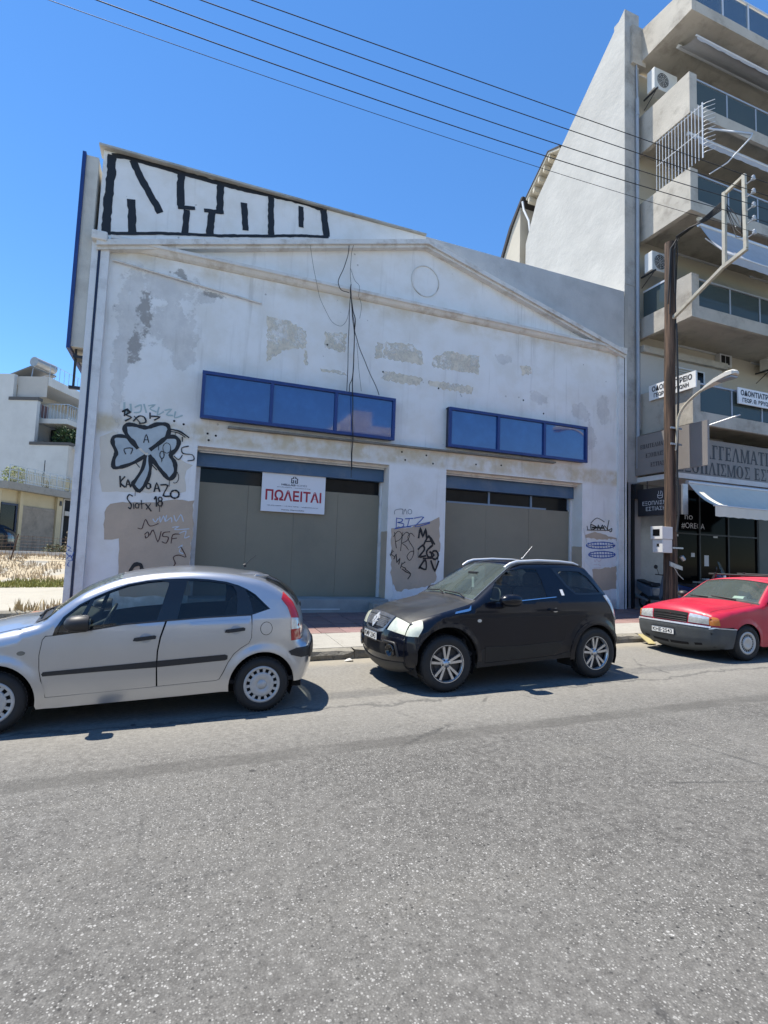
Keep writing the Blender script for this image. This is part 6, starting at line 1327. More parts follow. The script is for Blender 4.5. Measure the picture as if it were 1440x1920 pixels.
# nose
grille = [(w2s(.83),-.41),(w2s(.74),-.36),(w2s(.675),-.30),(w2s(.655),-.15),(w2s(.652),0),(w2s(.655),.15),(w2s(.675),.30),(w2s(.74),.36),(w2s(.83),.41),(w2s(.837),.2),(w2s(.84),0),(w2s(.837),-.2)]
gin = shrink(grille, .032)
hl_s = [(w2s(.84),-.435),(w2s(.71),-.375),(w2s(.695),-SZ.edge(w2s(.695))),(w2s(.77),-SZ.edge(w2s(.77))),(w2s(.84),-SZ.edge(w2s(.84)))]
hl_f = [(a, -b) for a, b in hl_s]
patch_obj('front_panel', [patch([SZ.band(w2s(.64), fs+.004)], SZ.strip, .05, holes=[])], M['navy'], sz)
gs = patch_obj('grille_surround', [patch([grille], SZ.strip, .04, holes=[gin], off=.018, skirt=.018)], mat('grey_grille_surround', (.16,.17,.19), .25, .5, coat=.6), sz)
patch_obj('grille_mesh', [patch([gin], SZ.strip, .04, off=.006)], M['dark'], gs)
gm = MB()
def onstrip(s_, y, o=0):
    P = np.array([[s_, y]]); a = SZ.strip(P)[0]; n = np.cross(SZ.strip(P+[1e-3,0])[0]-a, SZ.strip(P+[0,1e-3])[0]-a); n /= np.linalg.norm(n); return tuple(a+n*o)
sa, sb = w2s(.67), w2s(.835)
for k in range(-16, 17):
    for dy in (-.16, .16):
        pts = [(sa+(sb-sa)*t, k*.030+dy*(t-.5)+.04*0) for t in np.linspace(0, 1, 6)]
        pts = [p for p in pts if inside(gin, np.array([p]))[0]]
        if len(pts) > 1: gm.tube([onstrip(*p, .010) for p in pts], .0035, 4, False, False)
gm.build('grille_bars', M['steel'], gs, False, kind='stuff')
em = MB()
sc = w2s(.75)
def emb(poly):   # slanted S-shaped badge built of two hooked bars
    q = [onstrip(sc+v*.078, u*.078, .03) for u, v in poly]; p = [onstrip(sc+v*.078, u*.078, .014) for u, v in poly]; n = len(poly)
    em.add(q+p, [tuple(range(n))[::-1], *[(i, (i+1)%n, n+(i+1)%n, n+i) for i in range(n)]])
emb([(-.05,1.0),(.95,.18),(.62,-.05),(-.05,.50),(-.42,.22),(.08,-.18),(-.22,-.42),(-.98,.22)])
emb([(.05,-1.0),(-.95,-.18),(-.62,.05),(.05,-.50),(.42,-.22),(-.08,.18),(.22,.42),(.98,-.22)])
em.build('badge', M.setdefault('rail', mat('silver_roof_rail', (.62,.64,.67), .35, .5)), sz, False, recalc=True)
for sg, pl, fn in ((-1, hl_s, SZ.near), (1, hl_f, SZ.far)):
    h = patch_obj('headlight', [patch([pl], SZ.strip, .03, off=.010, skirt=.0), patch([hl_side], fn, .03, off=.010, flip=sg > 0)], M['lens_cloudy'], sz)
patch_obj('front_bumper', [patch([SZ.band(0, w2s(.688), inset=-.018)], SZ.strip, .05, off=.016, skirt=.016),
    patch([[(-.455,.688),(-.345,.685),(-.35,.60),(-.345,.36),(-.355,.275),(-.36,.27),(-.44,.33),(-.475,.45),(-.475,.60)]], SZ.near, .04, off=.010, skirt=.01),
    patch([[(-.455,.688),(-.345,.685),(-.35,.60),(-.345,.36),(-.355,.275),(-.36,.27),(-.44,.33),(-.475,.45),(-.475,.60)]], SZ.far, .04, off=.010, skirt=.01, flip=True)], M['navy'], sz)
patch_obj('lower_intake', [patch([[(w2s(.56),-.40),(w2s(.43),-.40),(w2s(.42),0),(w2s(.43),.40),(w2s(.56),.40)]], SZ.strip, .05, off=.019)], M['dark'], sz)
patch_obj('bumper_lip', [patch([SZ.band(.02, w2s(.37))], SZ.strip, .05, off=.026, skirt=.01)], mat('worn_grey_plastic', (.028,.028,.028), .55, var=.3, vscale=8), sz)
bg = MB()
for sg in (-1, 1):   # moulded hoop round each fog lamp
    bg = MB(); bg.tube([onstrip(w2s(.585), sg*.36, .02), onstrip(w2s(.59), sg*.40, .03), onstrip(w2s(.58), sg*.585, .03), onstrip(w2s(.54), sg*.605, .03), onstrip(w2s(.42), sg*.64, .022)], .017, 8)
    f_ = MB(); c = Vector(onstrip(w2s(.485), sg*.50, .014)); e = Vector(onstrip(w2s(.485), sg*.50, .06)); ax = (e-c).normalized(); u_ = ax.cross(Vector((0,0,1))).normalized(); v_ = u_.cross(ax)
    rim_ = [[c+ax*h+(u_*math.cos(a)+v_*math.sin(a))*r for a in [2*math.pi*k/20 for k in range(20)]] for r, h in ((.085,0),(.082,.03),(.068,.03),(.062,.004),(0.001,.0))]
    vs = [v for r in rim_ for v in r]; f_.add(vs, [(i*20+j, i*20+(j+1)%20, (i+1)*20+(j+1)%20, (i+1)*20+j) for i in range(4) for j in range(20)], True)
    f_.build('fog_lamp', M['trim_gloss'], sz, False, recalc=True)
    bg.build('bumper_moulding', M['trim'], sz, False)
number_plate(sz, lambda a: SZ.strip(np.array([[w2s(a[0,0]), a[0,1]]])), 'KMP 2343', 0, .605, .44, .105, .035)
# doors, cladding, glass
for sg, fn in ((-1, SZ.near), (1, SZ.far)):
    d = patch_obj('door', [patch([shrink(dr, .0035)], fn, .05, flip=sg > 0, skirt=.012)], M['navy'], sz)
    patch_obj('handle', [patch([[(1.64,.975),(1.655,1.0),(1.83,.990),(1.86,.975),(1.845,.958),(1.70,.955)]], fn, .02, off=.034, flip=sg > 0, skirt=.03)], M['navy'], d)
    patch_obj('handle_recess', [patch([ell(1.76,.972,.05,.028)], fn, .02, off=.0015, flip=sg > 0)], M['chrome'], d)
    patch_obj('door_cladding', [patch([shrink([(.611,.535),(.622,.327),(1.2,.347),(1.757,.366),(1.838,.47),(1.88,.55),(1.2,.525)], .004)], fn, .05, off=.008, flip=sg > 0, skirt=.008)], M['sill_clad'] if 'sill_clad' in M else M.setdefault('sill_clad', mat('dusty_dark_cladding', (.007,.0075,.009), .55, coat=0, var=.3, vscale=5)), d)
    patch_obj('sill_cladding', [patch([[(.49,.50),(.606,.505),(.616,.322),(1.2,.335),(1.76,.355),(2.02,.40),(2.06,.318),(1.8,.31),(1.2,.29),(.49,.272)]], fn, .05, off=.008, flip=sg > 0, skirt=.008)], M['sill_clad'], sz)
    patch_obj('arch_flare', [patch([arc_pts(2.47,.352,.46,188,14,22)+arc_pts(2.47,.352,.400,14,188,22)], fn, .035, off=.014, flip=sg > 0, skirt=.012)], M['navy'], sz)
    patch_obj('arch_flare', [patch([arc_pts(.06,.37,.50,168,-2,22)+arc_pts(.06,.37,.439,-2,168,22)], fn, .035, off=.014, flip=sg > 0, skirt=.012)], M['navy'], sz)
    patch_obj('door_glass', [patch([shrink(dg, -.004)], fn, .08, off=-.01, flip=sg > 0)], M['glass'], sz)
    patch_obj('quarter_glass', [patch([shrink(qg, -.004)], fn, .08, off=-.008, flip=sg > 0)], M['glass'], sz)
    patch_obj('quarter_surround', [patch([[(1.86,1.54),(2.10,1.55),(2.39,1.537),(2.53,1.44),(2.65,1.28),(2.725,1.168),(2.40,1.164),(2.165,1.167),(2.03,1.28)]], fn, .05, holes=[shrink(qg, .002)], off=.003, flip=sg > 0)], M['trim_gloss'], sz)
    patch_obj('waist_trim', [patch([[(.72,1.084),(1.042,1.092),(1.814,1.142),(1.814,1.151),(1.042,1.104),(.72,1.095)]], fn, .05, off=.006, flip=sg > 0)], M['chrome'], sz)
    patch_obj('side_vent', [patch([[(.17,.965),(.19,.985),(.395,1.02),(.445,1.062),(.415,1.005),(.38,.992)]], fn, .03, off=.006, flip=sg > 0, skirt=.006)], M['chrome'], sz)
    patch_obj('indicator', [patch([ell(.526,.869,.030,.020)], fn, .02, off=.010, flip=sg > 0, skirt=.01)], M['lens_clear'], sz)
    tl = patch_obj('tail_lamp', [patch([[(2.685,1.15),(2.80,1.158),(2.885,1.03),(2.928,.86),(2.905,.79),(2.835,.86),(2.775,1.0)]], fn, .03, off=.010, flip=sg > 0, skirt=.01)], M['lens_tail'], sz)
    patch_obj('red_section', [patch([[(2.865,.95),(2.91,.94),(2.928,.86),(2.92,.80),(2.875,.87)]], fn, .03, off=.013, flip=sg > 0)], M['lens_red'], tl)
    r_ = MB(); yr = .565; r_.tube([(1.13,sg*(yr-.005),1.545),(1.22,sg*yr,1.595),(1.33,sg*yr,1.625),(1.70,sg*yr,1.645),(2.08,sg*yr,1.634),(2.34,sg*yr,1.612),(2.44,sg*yr,1.585)], [.014,.022,.024,.022,.022,.02,.012], 8)
    r_.build('roof_rail', M['rail'] if 'rail' in M else M.setdefault('rail', mat('silver_roof_rail', (.62,.64,.67), .35, .5)), sz, False)
    wing_mirror(sz, (.755, sg*1.02, 1.135), (.27, .20, .155), M['navy'], sg)
patch_objs('door_lining', SZ.side([shrink(dr, -.03)], step=.07, off=-.03), M['dark'], sz)
st = patch_obj('sticker', [patch([[(1.915,1.165),(1.905,1.245),(1.955,1.245),(1.965,1.165)]], SZ.near, .03, off=.006)], M['white'], sz)
a_ = MB(); a_.tube([(1.88,.05,1.655),(1.90,.05,1.665)], .02, 8); a_.tube([(1.89,.05,1.66),(2.09,.05,1.86)], [.006,.003], 6); a_.build('aerial', M['steel'], sz, False)
for y0, y1 in ((-.58,.02),(-.02,.56)):
    w_ = MB(); w_.tube([onstrip(cs+.0, y0, .03), onstrip(cs+.04, y0+.15, .04), onstrip(cs+.05, y1, .03)], .010, 6)
    w_.build('wiper', M['black'], sz, False)
m_ = MB(); m_.box(.95,1.0,-.12,.10,1.40,1.47); m_.build('rear_view_mirror', M['black'], sz, False, bevel=.01)
h_ = MB(); h_.box(.955,.965,-.05,.0,1.24,1.39); h_.build('hanging_card', M['white'], sz, False)
interior(sz, SZ, .40, 2.8, .72, .42, 1.12, .80, 1.25, -1, 1.95)
under(sz, SZ, .27, -.35, 2.85, [(.06,.37),(2.47,.355)], .86, .425)
for wu in (.06, 2.47):
    for sg in (-1, 1): make_wheel(sz, wu, sg*.772, .350, .350, .215, .228, 'alloy', sg, -.05 if wu < 1 else 0)

# ---------------------------------------------------------------- red saloon
au = thing('parked_car', 'faded red old saloon with grey bumper and black roof bars', 'car', group='cars parked along the kerb')
place_car(au, 9.065, 7.20)
O = [(-.50,.21),(-.64,.24),(-.70,.32),(-.715,.45),(-.72,.545),(-.705,.575),(-.70,.68),(-.68,.735),(-.62,.775),(-.3,.825),(0,.866),(.28,.90),(.42,.915),(.52,.985),(.74,1.135),(.90,1.235),(1.0,1.273),(1.3,1.308),(1.9,1.305),(2.25,1.275),(2.45,1.19),(2.75,1.02),(2.88,.985),(3.2,.965),(3.36,.93),(3.40,.80),(3.41,.6),(3.40,.45),(3.36,.28)]
def au_plan(u): return 1-.07*np.clip((.2-u)/.95, 0, 1)**2-.06*np.clip((u-2.6)/.9, 0, 1)**2
def au_prof(u, w):
    return -.03*np.clip((.45-w)/.25, 0, 1)-.018*np.clip((w-.62)/.3, 0, 1)**2-.42*np.clip(w-.90, 0, 1)
AU = Car(.848, O, [(0,.10),(.14,.12),(.18,.10),(.22,.05),(.34,.04),(.38,.05),(.46,.06),(.50,.05),(.62,.05),(.66,.05),(1,.06)], au_plan, au_prof, lambda u, w: .06+.07*np.clip((-.3-u)/.35, 0, 1)*(w < .8), [(0,.29,.32)], .014, .09)
ar_f = arc_pts(0,.29,.335,192,-10,20); ar_r = arc_pts(2.54,.29,.335,190,-8,20)
body_poly = [(-.70,.56)]+[tuple(p) for p in AU.O[::2] if not (p[0] < -.3 and p[1] < .565)] + [(3.3,.26)] + ar_r[::-1] + [(2.15,.22),(.42,.21)] + ar_f[::-1] + [(-.29,.56)]
dlo = [(.55,.935),(.72,1.05),(.92,1.19),(1.04,1.24),(1.3,1.265),(1.85,1.26),(2.15,1.23),(2.42,1.10),(2.60,.97),(2.2,.955),(1.4,.945)]
d1 = [(.53,.925),(.41,.88),(.385,.7),(.40,.27),(1.42,.275),(1.44,.7),(1.43,.938),(.55,.928)]
d2 = [(1.445,.7),(1.425,.275),(2.13,.28),(2.22,.45),(2.38,.62),(2.46,.75),(2.45,.955),(2.2,.948),(1.435,.939)]
fs = AU.s_at(w=.735, hi=.3); cs = AU.s_at(u=.44, hi=.5); hs = AU.s_at(u=.99, hi=.7); ts = AU.s_at(u=2.2, lo=.5); rs = AU.s_at(u=2.78, lo=.5)
def w2a(w): return AU.s_at(w=w, hi=.18)
patch_obj('body', AU.side([body_poly], step=.05, holes=[dlo, d1, d2], skirt=.012)+[patch([AU.band(rs, AU.S[-1])], AU.strip, .09)], M['red'], au)
patch_obj('roof', [patch([AU.band(hs, ts)], AU.strip, .07, off=.001)], M['red_roof'], au)
patch_obj('bonnet', [patch([AU.band(fs, cs-.03)], AU.strip, .06)], M['red'], au)
patch_objs('shut_line', [patch([[(fs+.03, sg*.635-.004),(cs-.05, sg*.70-.004),(cs-.05, sg*.70+.004),(fs+.03, sg*.635+.004)]], AU.strip, .1, off=.0015) for sg in (-1,1)], M['dark'], au)
patch_obj('scuttle', [patch([AU.band(cs-.03, cs+.02)], AU.strip, .06)], M['trim'], au)
wg = AU.band(cs+.02, hs-.02, inset=.04)
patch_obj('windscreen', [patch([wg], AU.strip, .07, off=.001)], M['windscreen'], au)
patch_obj('windscreen_pillar', [patch([AU.band(cs, hs)], AU.strip, .05, holes=[shrink(wg, .003)])], M['red_roof'], au)
patch_obj('windscreen_seal', [patch([shrink(wg, -.01)], AU.strip, .05, holes=[shrink(wg, .008)], off=.004)], M['trim'], au)
rw_ = AU.band(ts+.03, rs-.03, inset=.06)
patch_obj('rear_glass', [patch([rw_], AU.strip, .07, off=.001)], M['glass_dark'], au)
patch_obj('rear_pillar', [patch([AU.band(ts, rs)], AU.strip, .06, holes=[shrink(rw_, .003)])], M['red'], au)
patch_obj('front_panel', [patch([AU.band(w2a(.55), fs)], AU.strip, .05)], M['red'], au)
patch_obj('grille', [patch([[(w2a(.725),-.36),(w2a(.605),-.35),(w2a(.605),.35),(w2a(.725),.36)]], AU.strip, .05, off=.006)], M['dark'], au)
gb = MB()
def onau(s_, y, o=0):
    P = np.array([[s_, y]]); a = AU.strip(P)[0]; n = np.cross(AU.strip(P+[1e-3,0])[0]-a, AU.strip(P+[0,1e-3])[0]-a); n /= np.linalg.norm(n); return tuple(a+n*o)
for k in range(5): gb.tube([onau(w2a(.62+.022*k), y, .008) for y in np.linspace(-.34, .34, 7)], .003, 4, False, False)
gb.build('grille_bars', M['trim'], au, False, kind='stuff')
for sg, fn in ((-1, AU.near), (1, AU.far)):
    hp = [(w2a(.728), sg*.385), (w2a(.60), sg*.37), (w2a(.60), sg*.695), (w2a(.728), sg*.69)]
    if sg > 0: pass
    patch_obj('headlight', [patch([hp], AU.strip, .04, off=.010, skirt=.01)], M['lens_clear'], au)
    ap = [(w2a(.728), sg*.698), (w2a(.60), sg*.703), (w2a(.60), sg*AU.edge(w2a(.60))), (w2a(.728), sg*AU.edge(w2a(.728)))]
    patch_obj('indicator', [patch([ap], AU.strip, .04, off=.010), patch([[(-.705,.60),(-.70,.70),(-.67,.735),(-.615,.722),(-.59,.60)]], fn, .03, off=.010, flip=sg > 0, skirt=.01)], M['lens_amber'], au)
    bp_ = [(-.71,.565),(-.66,.567),(-.262,.535),(-.30,.43),(-.335,.22),(-.50,.205),(-.64,.235),(-.70,.32),(-.72,.46)]
    for nm_, pp, mm in (('bumper_end', bp_, 'grey_bumper'), ('bumper_strip', [(-.72,.548),(-.66,.569),(-.262,.537),(-.264,.522),(-.66,.553),(-.72,.535)], 'rail')):
        patch_obj(nm_, [patch([pp], fn, .04, off=.022 if nm_ == 'bumper_end' else .026, flip=sg > 0, skirt=.02)], M[mm], au)
    for dd in (d1, d2):
        d = patch_obj('door', [patch([shrink(dd, .004)], fn, .06, flip=sg > 0, skirt=.012)], M['red'], au)
        hx = dd[0][0]+.7 if dd is d1 else 2.2
        patch_obj('handle', [patch([[(hx,.86),(hx,.89),(hx+.16,.89),(hx+.16,.86)]], fn, .03, off=.02, flip=sg > 0, skirt=.02)], M['black'], d)
    ga = [(.61,.955),(.74,1.04),(.94,1.175),(1.06,1.22),(1.42,1.245),(1.42,.96)]; gb2 = [(1.47,.96),(1.47,1.244),(1.85,1.24),(2.12,1.21),(2.38,1.09),(2.5,.98),(2.2,.97)]
    patch_obj('window_frame', [patch([dlo], fn, .06, holes=[ga, gb2], off=-.003, flip=sg > 0)], M['trim_gloss'], au)
    for gg in (ga, gb2): patch_obj('window_glass', [patch([gg], fn, .08, off=-.01, flip=sg > 0)], M['glass_dark'], au)
    wing_mirror(au, (.56, sg*.93, .985), (.15, .20, .12), M['black'], sg)
patch_obj('front_bumper', [patch([AU.band(.02, w2a(.565), inset=-.025)], AU.strip, .05, off=.022, skirt=.02)], M['grey_bumper'], au)
patch_obj('bumper_strip', [patch([AU.band(w2a(.553), w2a(.572), inset=-.025)], AU.strip, .03, off=.027, skirt=.01)], M['rail'], au)
patch_objs('bumper_slot', [patch([[(w2a(.315), a),(w2a(.28), a),(w2a(.28), b),(w2a(.315), b)]], AU.strip, .04, off=.024) for a, b in ((-.58,-.46),(-.36,-.02),(.02,.36),(.46,.58))], M['dark'], au)
number_plate(au, lambda a: AU.strip(np.array([[w2a(a[0,0]), a[0,1]]])), 'KHE·2543', .10, .44, .46, .10, .03)
rb = MB()
for u_ in (1.12, 1.95):
    rb.tube([(u_,-.70,1.40),(u_,.70,1.40)], .016, 8)
    for sg in (-1, 1): rb.hexa([(u_-.03,sg*.60-.02,1.28),(u_+.03,sg*.60-.02,1.28),(u_+.03,sg*.60+.02,1.31),(u_-.03,sg*.60+.02,1.31),(u_-.02,sg*.55-.02,1.43),(u_+.02,sg*.55-.02,1.43),(u_+.02,sg*.55+.02,1.43),(u_-.02,sg*.55+.02,1.43)])
    b_ = rb.build('roof_bar', M['black'], au, False); rb = MB()
for y0 in (-.35, .2):
    w_ = MB(); w_.tube([onau(cs+.005, y0, .02), onau(cs+.05, y0+.5 if y0 < 0 else y0+.4, .02)], .009, 6)
    w_.build('wiper', M['black'], au, False)
pp = MB(); pp.hexa([(.62,-.32,.945),(.78,-.30,.945),(.78,-.05,.945),(.62,-.10,.945),(.72,-.30,1.02),(.80,-.29,1.02),(.80,-.06,1.02),(.72,-.11,1.02)]); pp.build('paper_on_dashboard', M['white'], au, False)
interior(au, AU, .45, 2.6, .70, .28, .955, .72, 1.15, -1, 1.95)
m_ = MB(); m_.box(.98,1.0,-.11,.11,1.17,1.23); m_.build('rear_view_mirror', M['black'], au, False)
under(au, AU, .20, -.45, 3.3, [(0,.29),(2.54,.29)], .83, .33)
for wu in (0, 2.54):
    for sg in (-1, 1): make_wheel(au, wu, sg*.755, .297, .297, .178, .18, 'cap', sg, -.03 if wu < 1 else 0)
# ================================================================ building behind, far street on the left
bb = thing('rear_house', 'beige rear house with dark sloping roof edge and exposed eaves behind the tall flank', 'house', (14, 19, 0))
prof = [(18.4,.2),(18.4,16.9),(19.0,16.1),(19.6,15.15),(20.4,13.4),(20.4,.2)]
m_ = MB(); m_.prism(prof, 'x', 12.70, 20); m_.build('wall', mat('beige_rear_render', (.50,.455,.37), .9, var=.08, vscale=1, dirt=.3, dcol=(.40,.36,.29)), bb)
rt_ = mat('dark_roof_edge', (.035,.03,.028), .7, var=.2)
m_ = MB(); pr = [(18.12,17.08),(18.25,17.12),(19.12,16.26),(19.72,15.28),(20.5,13.5),(20.4,13.42),(19.6,15.18),(19.0,16.14)]
m_.prism(pr, 'x', 12.62, 20); m_.build('roof_edge', rt_, bb)
# upper storey with wide eaves and rafters
m_ = MB(); m_.prism([(16.3,13),(16.3,16.9),(18.0,16.2),(18.4,15.5),(18.4,13)], 'x', 13.10, 20); m_.build('upper_wall', M['apt_wall'], bb)
m_ = MB(); m_.prism([(15.85,17.72),(16.60,18.02),(18.05,16.98),(18.03,16.93),(16.58,17.96),(15.88,17.66)], 'x', 12.68, 20); m_.build('upper_roof', rt_, bb)
m_ = MB(); m_.prism([(15.9,17.655),(16.57,17.95),(18.02,16.92),(18.0,16.85),(16.55,17.87),(15.92,17.58)], 'x', 12.70, 20); m_.build('soffit', M['apt_wall'], bb)
for i in range(5):
    t = i/4; y = 16.55+(17.85-16.55)*t; z = 17.84-(17.84-16.92)*t; m_ = MB(); m_.hexa([(12.72,y-.05,z-.22),(13.1,y-.05,z-.22),(13.1,y+.05,z-.28),(12.72,y+.05,z-.28),(12.72,y-.05,z-.02),(13.1,y-.05,z-.02),(13.1,y+.05,z-.09),(12.72,y+.05,z-.09)]); m_.build('rafter', M['apt_wall'], bb)
m_ = MB(); m_.tube([(12.66,18.2,16.9),(12.70,18.15,16.5),(12.78,17.9,15.9),(12.85,17.85,15.1)], .045, 6); m_.build('gutter_pipe', M['white'], bb)

# ---- far apartment house across the upper street (own axes: x towards the street front, y along the street away from us)
fh = thing('corner_house', 'white stepped corner house with a yellow ground floor and rusty shop shutter', 'house', (-6.2, 34, 1.30), R(-24))
def P_(name, m, *boxes, parent=None, **k):
    q = MB()
    for b_ in boxes: q.box(*b_)
    return q.build(name, m, parent or fh, False, **k)
fw_ = mat('far_white_render', (.60,.59,.555), .9, var=.1, vscale=.8, dirt=.35, dscale=.7, dcol=(.42,.40,.36), bump=.2, bscale=8)
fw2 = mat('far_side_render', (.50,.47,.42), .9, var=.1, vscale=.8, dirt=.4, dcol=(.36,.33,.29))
yel = mat('faded_yellow_wall', (.52,.44,.28), .85, var=.1, vscale=1, dirt=.4, dcol=(.42,.34,.2))
rus = mat('grimy_roller_shutter', (.27,.235,.19), .7, var=.2, vscale=2, dirt=.8, dscale=1.6, dcol=(.13,.11,.09))
mar = mat('maroon_shutter', (.13,.045,.035), .6, var=.15)
P_('ground_floor', yel, (-7,-.1,-4.4,-.02,-.3,2.95))
P_('terrace_slab', M['concrete'], (-7,.35,-4.6,.35,2.95,3.30))
P_('pier', yel, (-.098,.06,-.62,-.2,-.3,2.94)); P_('pier', yel, (-.098,.05,-3.35,-3.12,-.3,2.94))
sh = P_('shop_shutter', rus, (-.098,-.03,-3.10,-.64,-.2,2.25))
for i in range(16): P_('slat', rus, (-.032,-.012,-3.08,-.66,-.15+i*.15,-.03+i*.15), parent=sh)
P_('shop_window', M['dark_glass'], (-.098,-.04,-4.4,-3.37,-.2,2.3))
P_('window_frame', M['blue_dark'], (-.04,-.0,-3.50,-3.40,-.2,2.3), (-.04,0,-4.4,-3.5,2.2,2.3))
P_('entrance', M['dark'], (-1.2,-.3,.0,1.6,-.3,2.9)); P_('entrance_column', fw2, (-.25,-.05,.02,.16,-.3,2.94)); P_('entrance_lintel', fw2, (-.2,.0,.17,1.6,2.0,2.25))
# blind wall in three steps, floors behind
P_('blind_wall', fw_, (-9,.0,.0,.25,3.31,6.05), (-9,-2.05,.0,.25,6.051,8.6), (-9,-3.55,.0,.25,8.601,10.0))
P_('floor_block', fw2, (-9,-.02,.26,9,3.31,6.0), (-9,-2.5,.26,9,6.0,8.5), (-9,-3.6,.26,9,8.5,9.5))
P_('roof_slab', fw_, (-9,-1.7,.30,9,9.45,9.95)); P_('roof_soffit_beam', fw2, (-3.5,-1.75,.26,.29,8.75,9.95))
P_('balcony_edge', mat('dark_balcony_edge', (.10,.095,.09), .8), (-2.3,.12,-.05,.34,5.93,6.10), (-3.75,-2.0,-.05,.34,8.48,8.66))
P_('balcony_slab', fw_, (-2.3,-.6,.55,9,7.30,7.58)); P_('balcony_slab', fw_, (-2.0,.25,.26,9,5.75,5.95))
q = MB()
for i in range(22):
    a = P_('balcony_bar', M['steel'], (-.64,-.61,.6+i*.2,.62+i*.2,7.58,8.42))
P_('balcony_rail', M['steel'], (-.65,-.60,.55,6,8.42,8.46)); P_('balcony_rail', M['steel'], (-2.3,-.62,.56,.59,8.42,8.46))
for i in range(9): P_('balcony_bar', M['steel'], (-2.25+i*.2,-2.23+i*.2,.56,.58,7.58,8.42))
P_('balcony_rail', M['steel'], (-.64,-.61,.55,6,7.66,7.69))
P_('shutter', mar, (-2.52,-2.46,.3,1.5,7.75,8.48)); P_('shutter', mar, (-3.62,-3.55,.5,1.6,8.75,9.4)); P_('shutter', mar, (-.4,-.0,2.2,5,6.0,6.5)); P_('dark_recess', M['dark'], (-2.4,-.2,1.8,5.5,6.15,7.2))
P_('lower_wall_edge', fw2, (-.01,.10,.0,.26,3.31,5.90)); 
aw = MB(); aw.hexa([(-.3,2.2,7.0),(.5,2.2,6.5),(.5,4.5,6.5),(-.3,4.5,7.0),(-.3,2.2,7.05),(.5,2.2,6.55),(.5,4.5,6.55),(-.3,4.5,7.05)]); tag(aw.build('roller_awning', M['white'], fh, False))
# terrace railing with posts
for i in range(9): P_('terrace_post', M['steel'], (.26,.29,-4.5+i*.56,-4.47+i*.56,3.30,4.08))
for z in (4.08, 3.85, 3.45): P_('terrace_rail', M['steel'], (.255,.295,-4.5,.3,z,z+.03))
yr_ = mat('yellowed_rail_paint', (.50,.44,.29), .8, var=.2, vscale=9)
for i in range(40): P_('terrace_bar', yr_, (.24,.26,-4.45+i*.12,-4.425+i*.12,3.36,3.98))
P_('terrace_panel', yr_, (.24,.255,-.35,.3,3.36,3.98))
P_('antenna_mast', M['black'], (-.6,-.57,-1.0,-.97,3.3,4.9))
P_('wall_lamp', M['black'], (.0,.1,-.45,-.3,2.5,2.75))
for i in range(26): P_('roof_post', M['steel'], (-1.78,-1.76,.4+i*.42,.42+i*.42,9.95,10.75))
P_('roof_rail', M['steel'], (-1.78,-1.76,.4,11,10.75,10.77))
# solar water heater on the roof
sw2 = thing('solar_water_heater', 'solar water heater with horizontal steel tank on the far roof', 'water heater', (-8.55, 36.3, 11.27), R(-24))
t_ = MB(); t_.tube([(-.2,-.1,1.15),(.0,1.35,1.15)], .29, 14); t_.build('tank', mat('galvanised_tank', (.34,.33,.31), .45, .5, var=.15), sw2, False)
t_ = MB(); t_.hexa([(-1.5,-.4,.15),(-.2,-.3,.75),(.1,1.5,.75),(-1.2,1.4,.15),(-1.5,-.4,.22),(-.2,-.3,.83),(.1,1.5,.83),(-1.2,1.4,.22)]); t_.build('collector', mat('solar_collector', (.16,.15,.13), .3, .2), sw2, False)
for p, q_ in (((-.2,-.2,0),(-.2,-.1,.9)),((.0,1.3,0),(.0,1.3,.9)),((-1.4,-.3,0),(-1.4,-.3,.16)),((-1.1,1.3,0),(-1.1,1.3,.16)),((-.2,-.2,.0),(.0,1.3,.9))):
    t_ = MB(); t_.tube([p, q_], .025, 5); t_.build('stand_leg', M['steel'], sw2, False)
ac2 = thing('rooftop_unit', 'small dark ventilation unit at the far end of the white roof', 'roof unit', (-6.2, 40.6, 11.25), R(-24))
t_ = MB(); t_.box(0,.8,0,.8,0,.55); t_.build('unit_body', M['ac'], ac2, False); t_ = MB(); t_.box(.802,.83,.05,.75,.05,.5); t_.build('louvre', M['ac_dark'], ac2, False); t_ = MB(); t_.box(-.1,.9,-.1,.9,.56,.60); t_.build('unit_cover', M['black'], ac2, False)
# plants
def leaf_plant(name, label, cat, loc, rx, ry, rz, n, size, cols, stems=6, kind=None):
    t = thing(name, label, cat, loc)
    m_, N, L, b = node_mat(name+'_leaf'); q = NT(m_); L.new(q.mix(q.noise(5, 4), cols[0], cols[1]), b.inputs['Base Color']); b.inputs['Roughness'].default_value = .7
    mb = MB()
    for i in range(n):
        a = rnd.uniform(0, 2*math.pi); r = rnd.random()**.5; h = rnd.random()
        w = 1-.55*abs(h-.45); c = Vector((rx*r*w*math.cos(a), ry*r*w*math.sin(a), rz*h+rnd.uniform(-.05,.05)))
        u = Vector((rnd.uniform(-1,1), rnd.uniform(-1,1), rnd.uniform(-.4,.8))).normalized()*size*rnd.uniform(.6,1.3); v = u.cross(Vector((rnd.uniform(-1,1), rnd.uniform(-1,1), 1))).normalized()*size*.35
        mb.add([c-u*.5, c+v*.6, c+u*.5, c-v*.6], [(0,1,2,3)])
    mb.build('foliage', m_, t, False, kind='stuff')
    st = MB()
    for i in range(stems):
        a = rnd.uniform(0, 6.28); st.tube([(0,0,-.1),(rx*.4*math.cos(a),ry*.4*math.sin(a),rz*.5),(rx*.7*math.cos(a),ry*.7*math.sin(a),rz*.9)], [.015,.01,.004], 4)
    st.build('stem', mat(name+'_stem', (.10,.07,.04), .9), t, False)
    return t
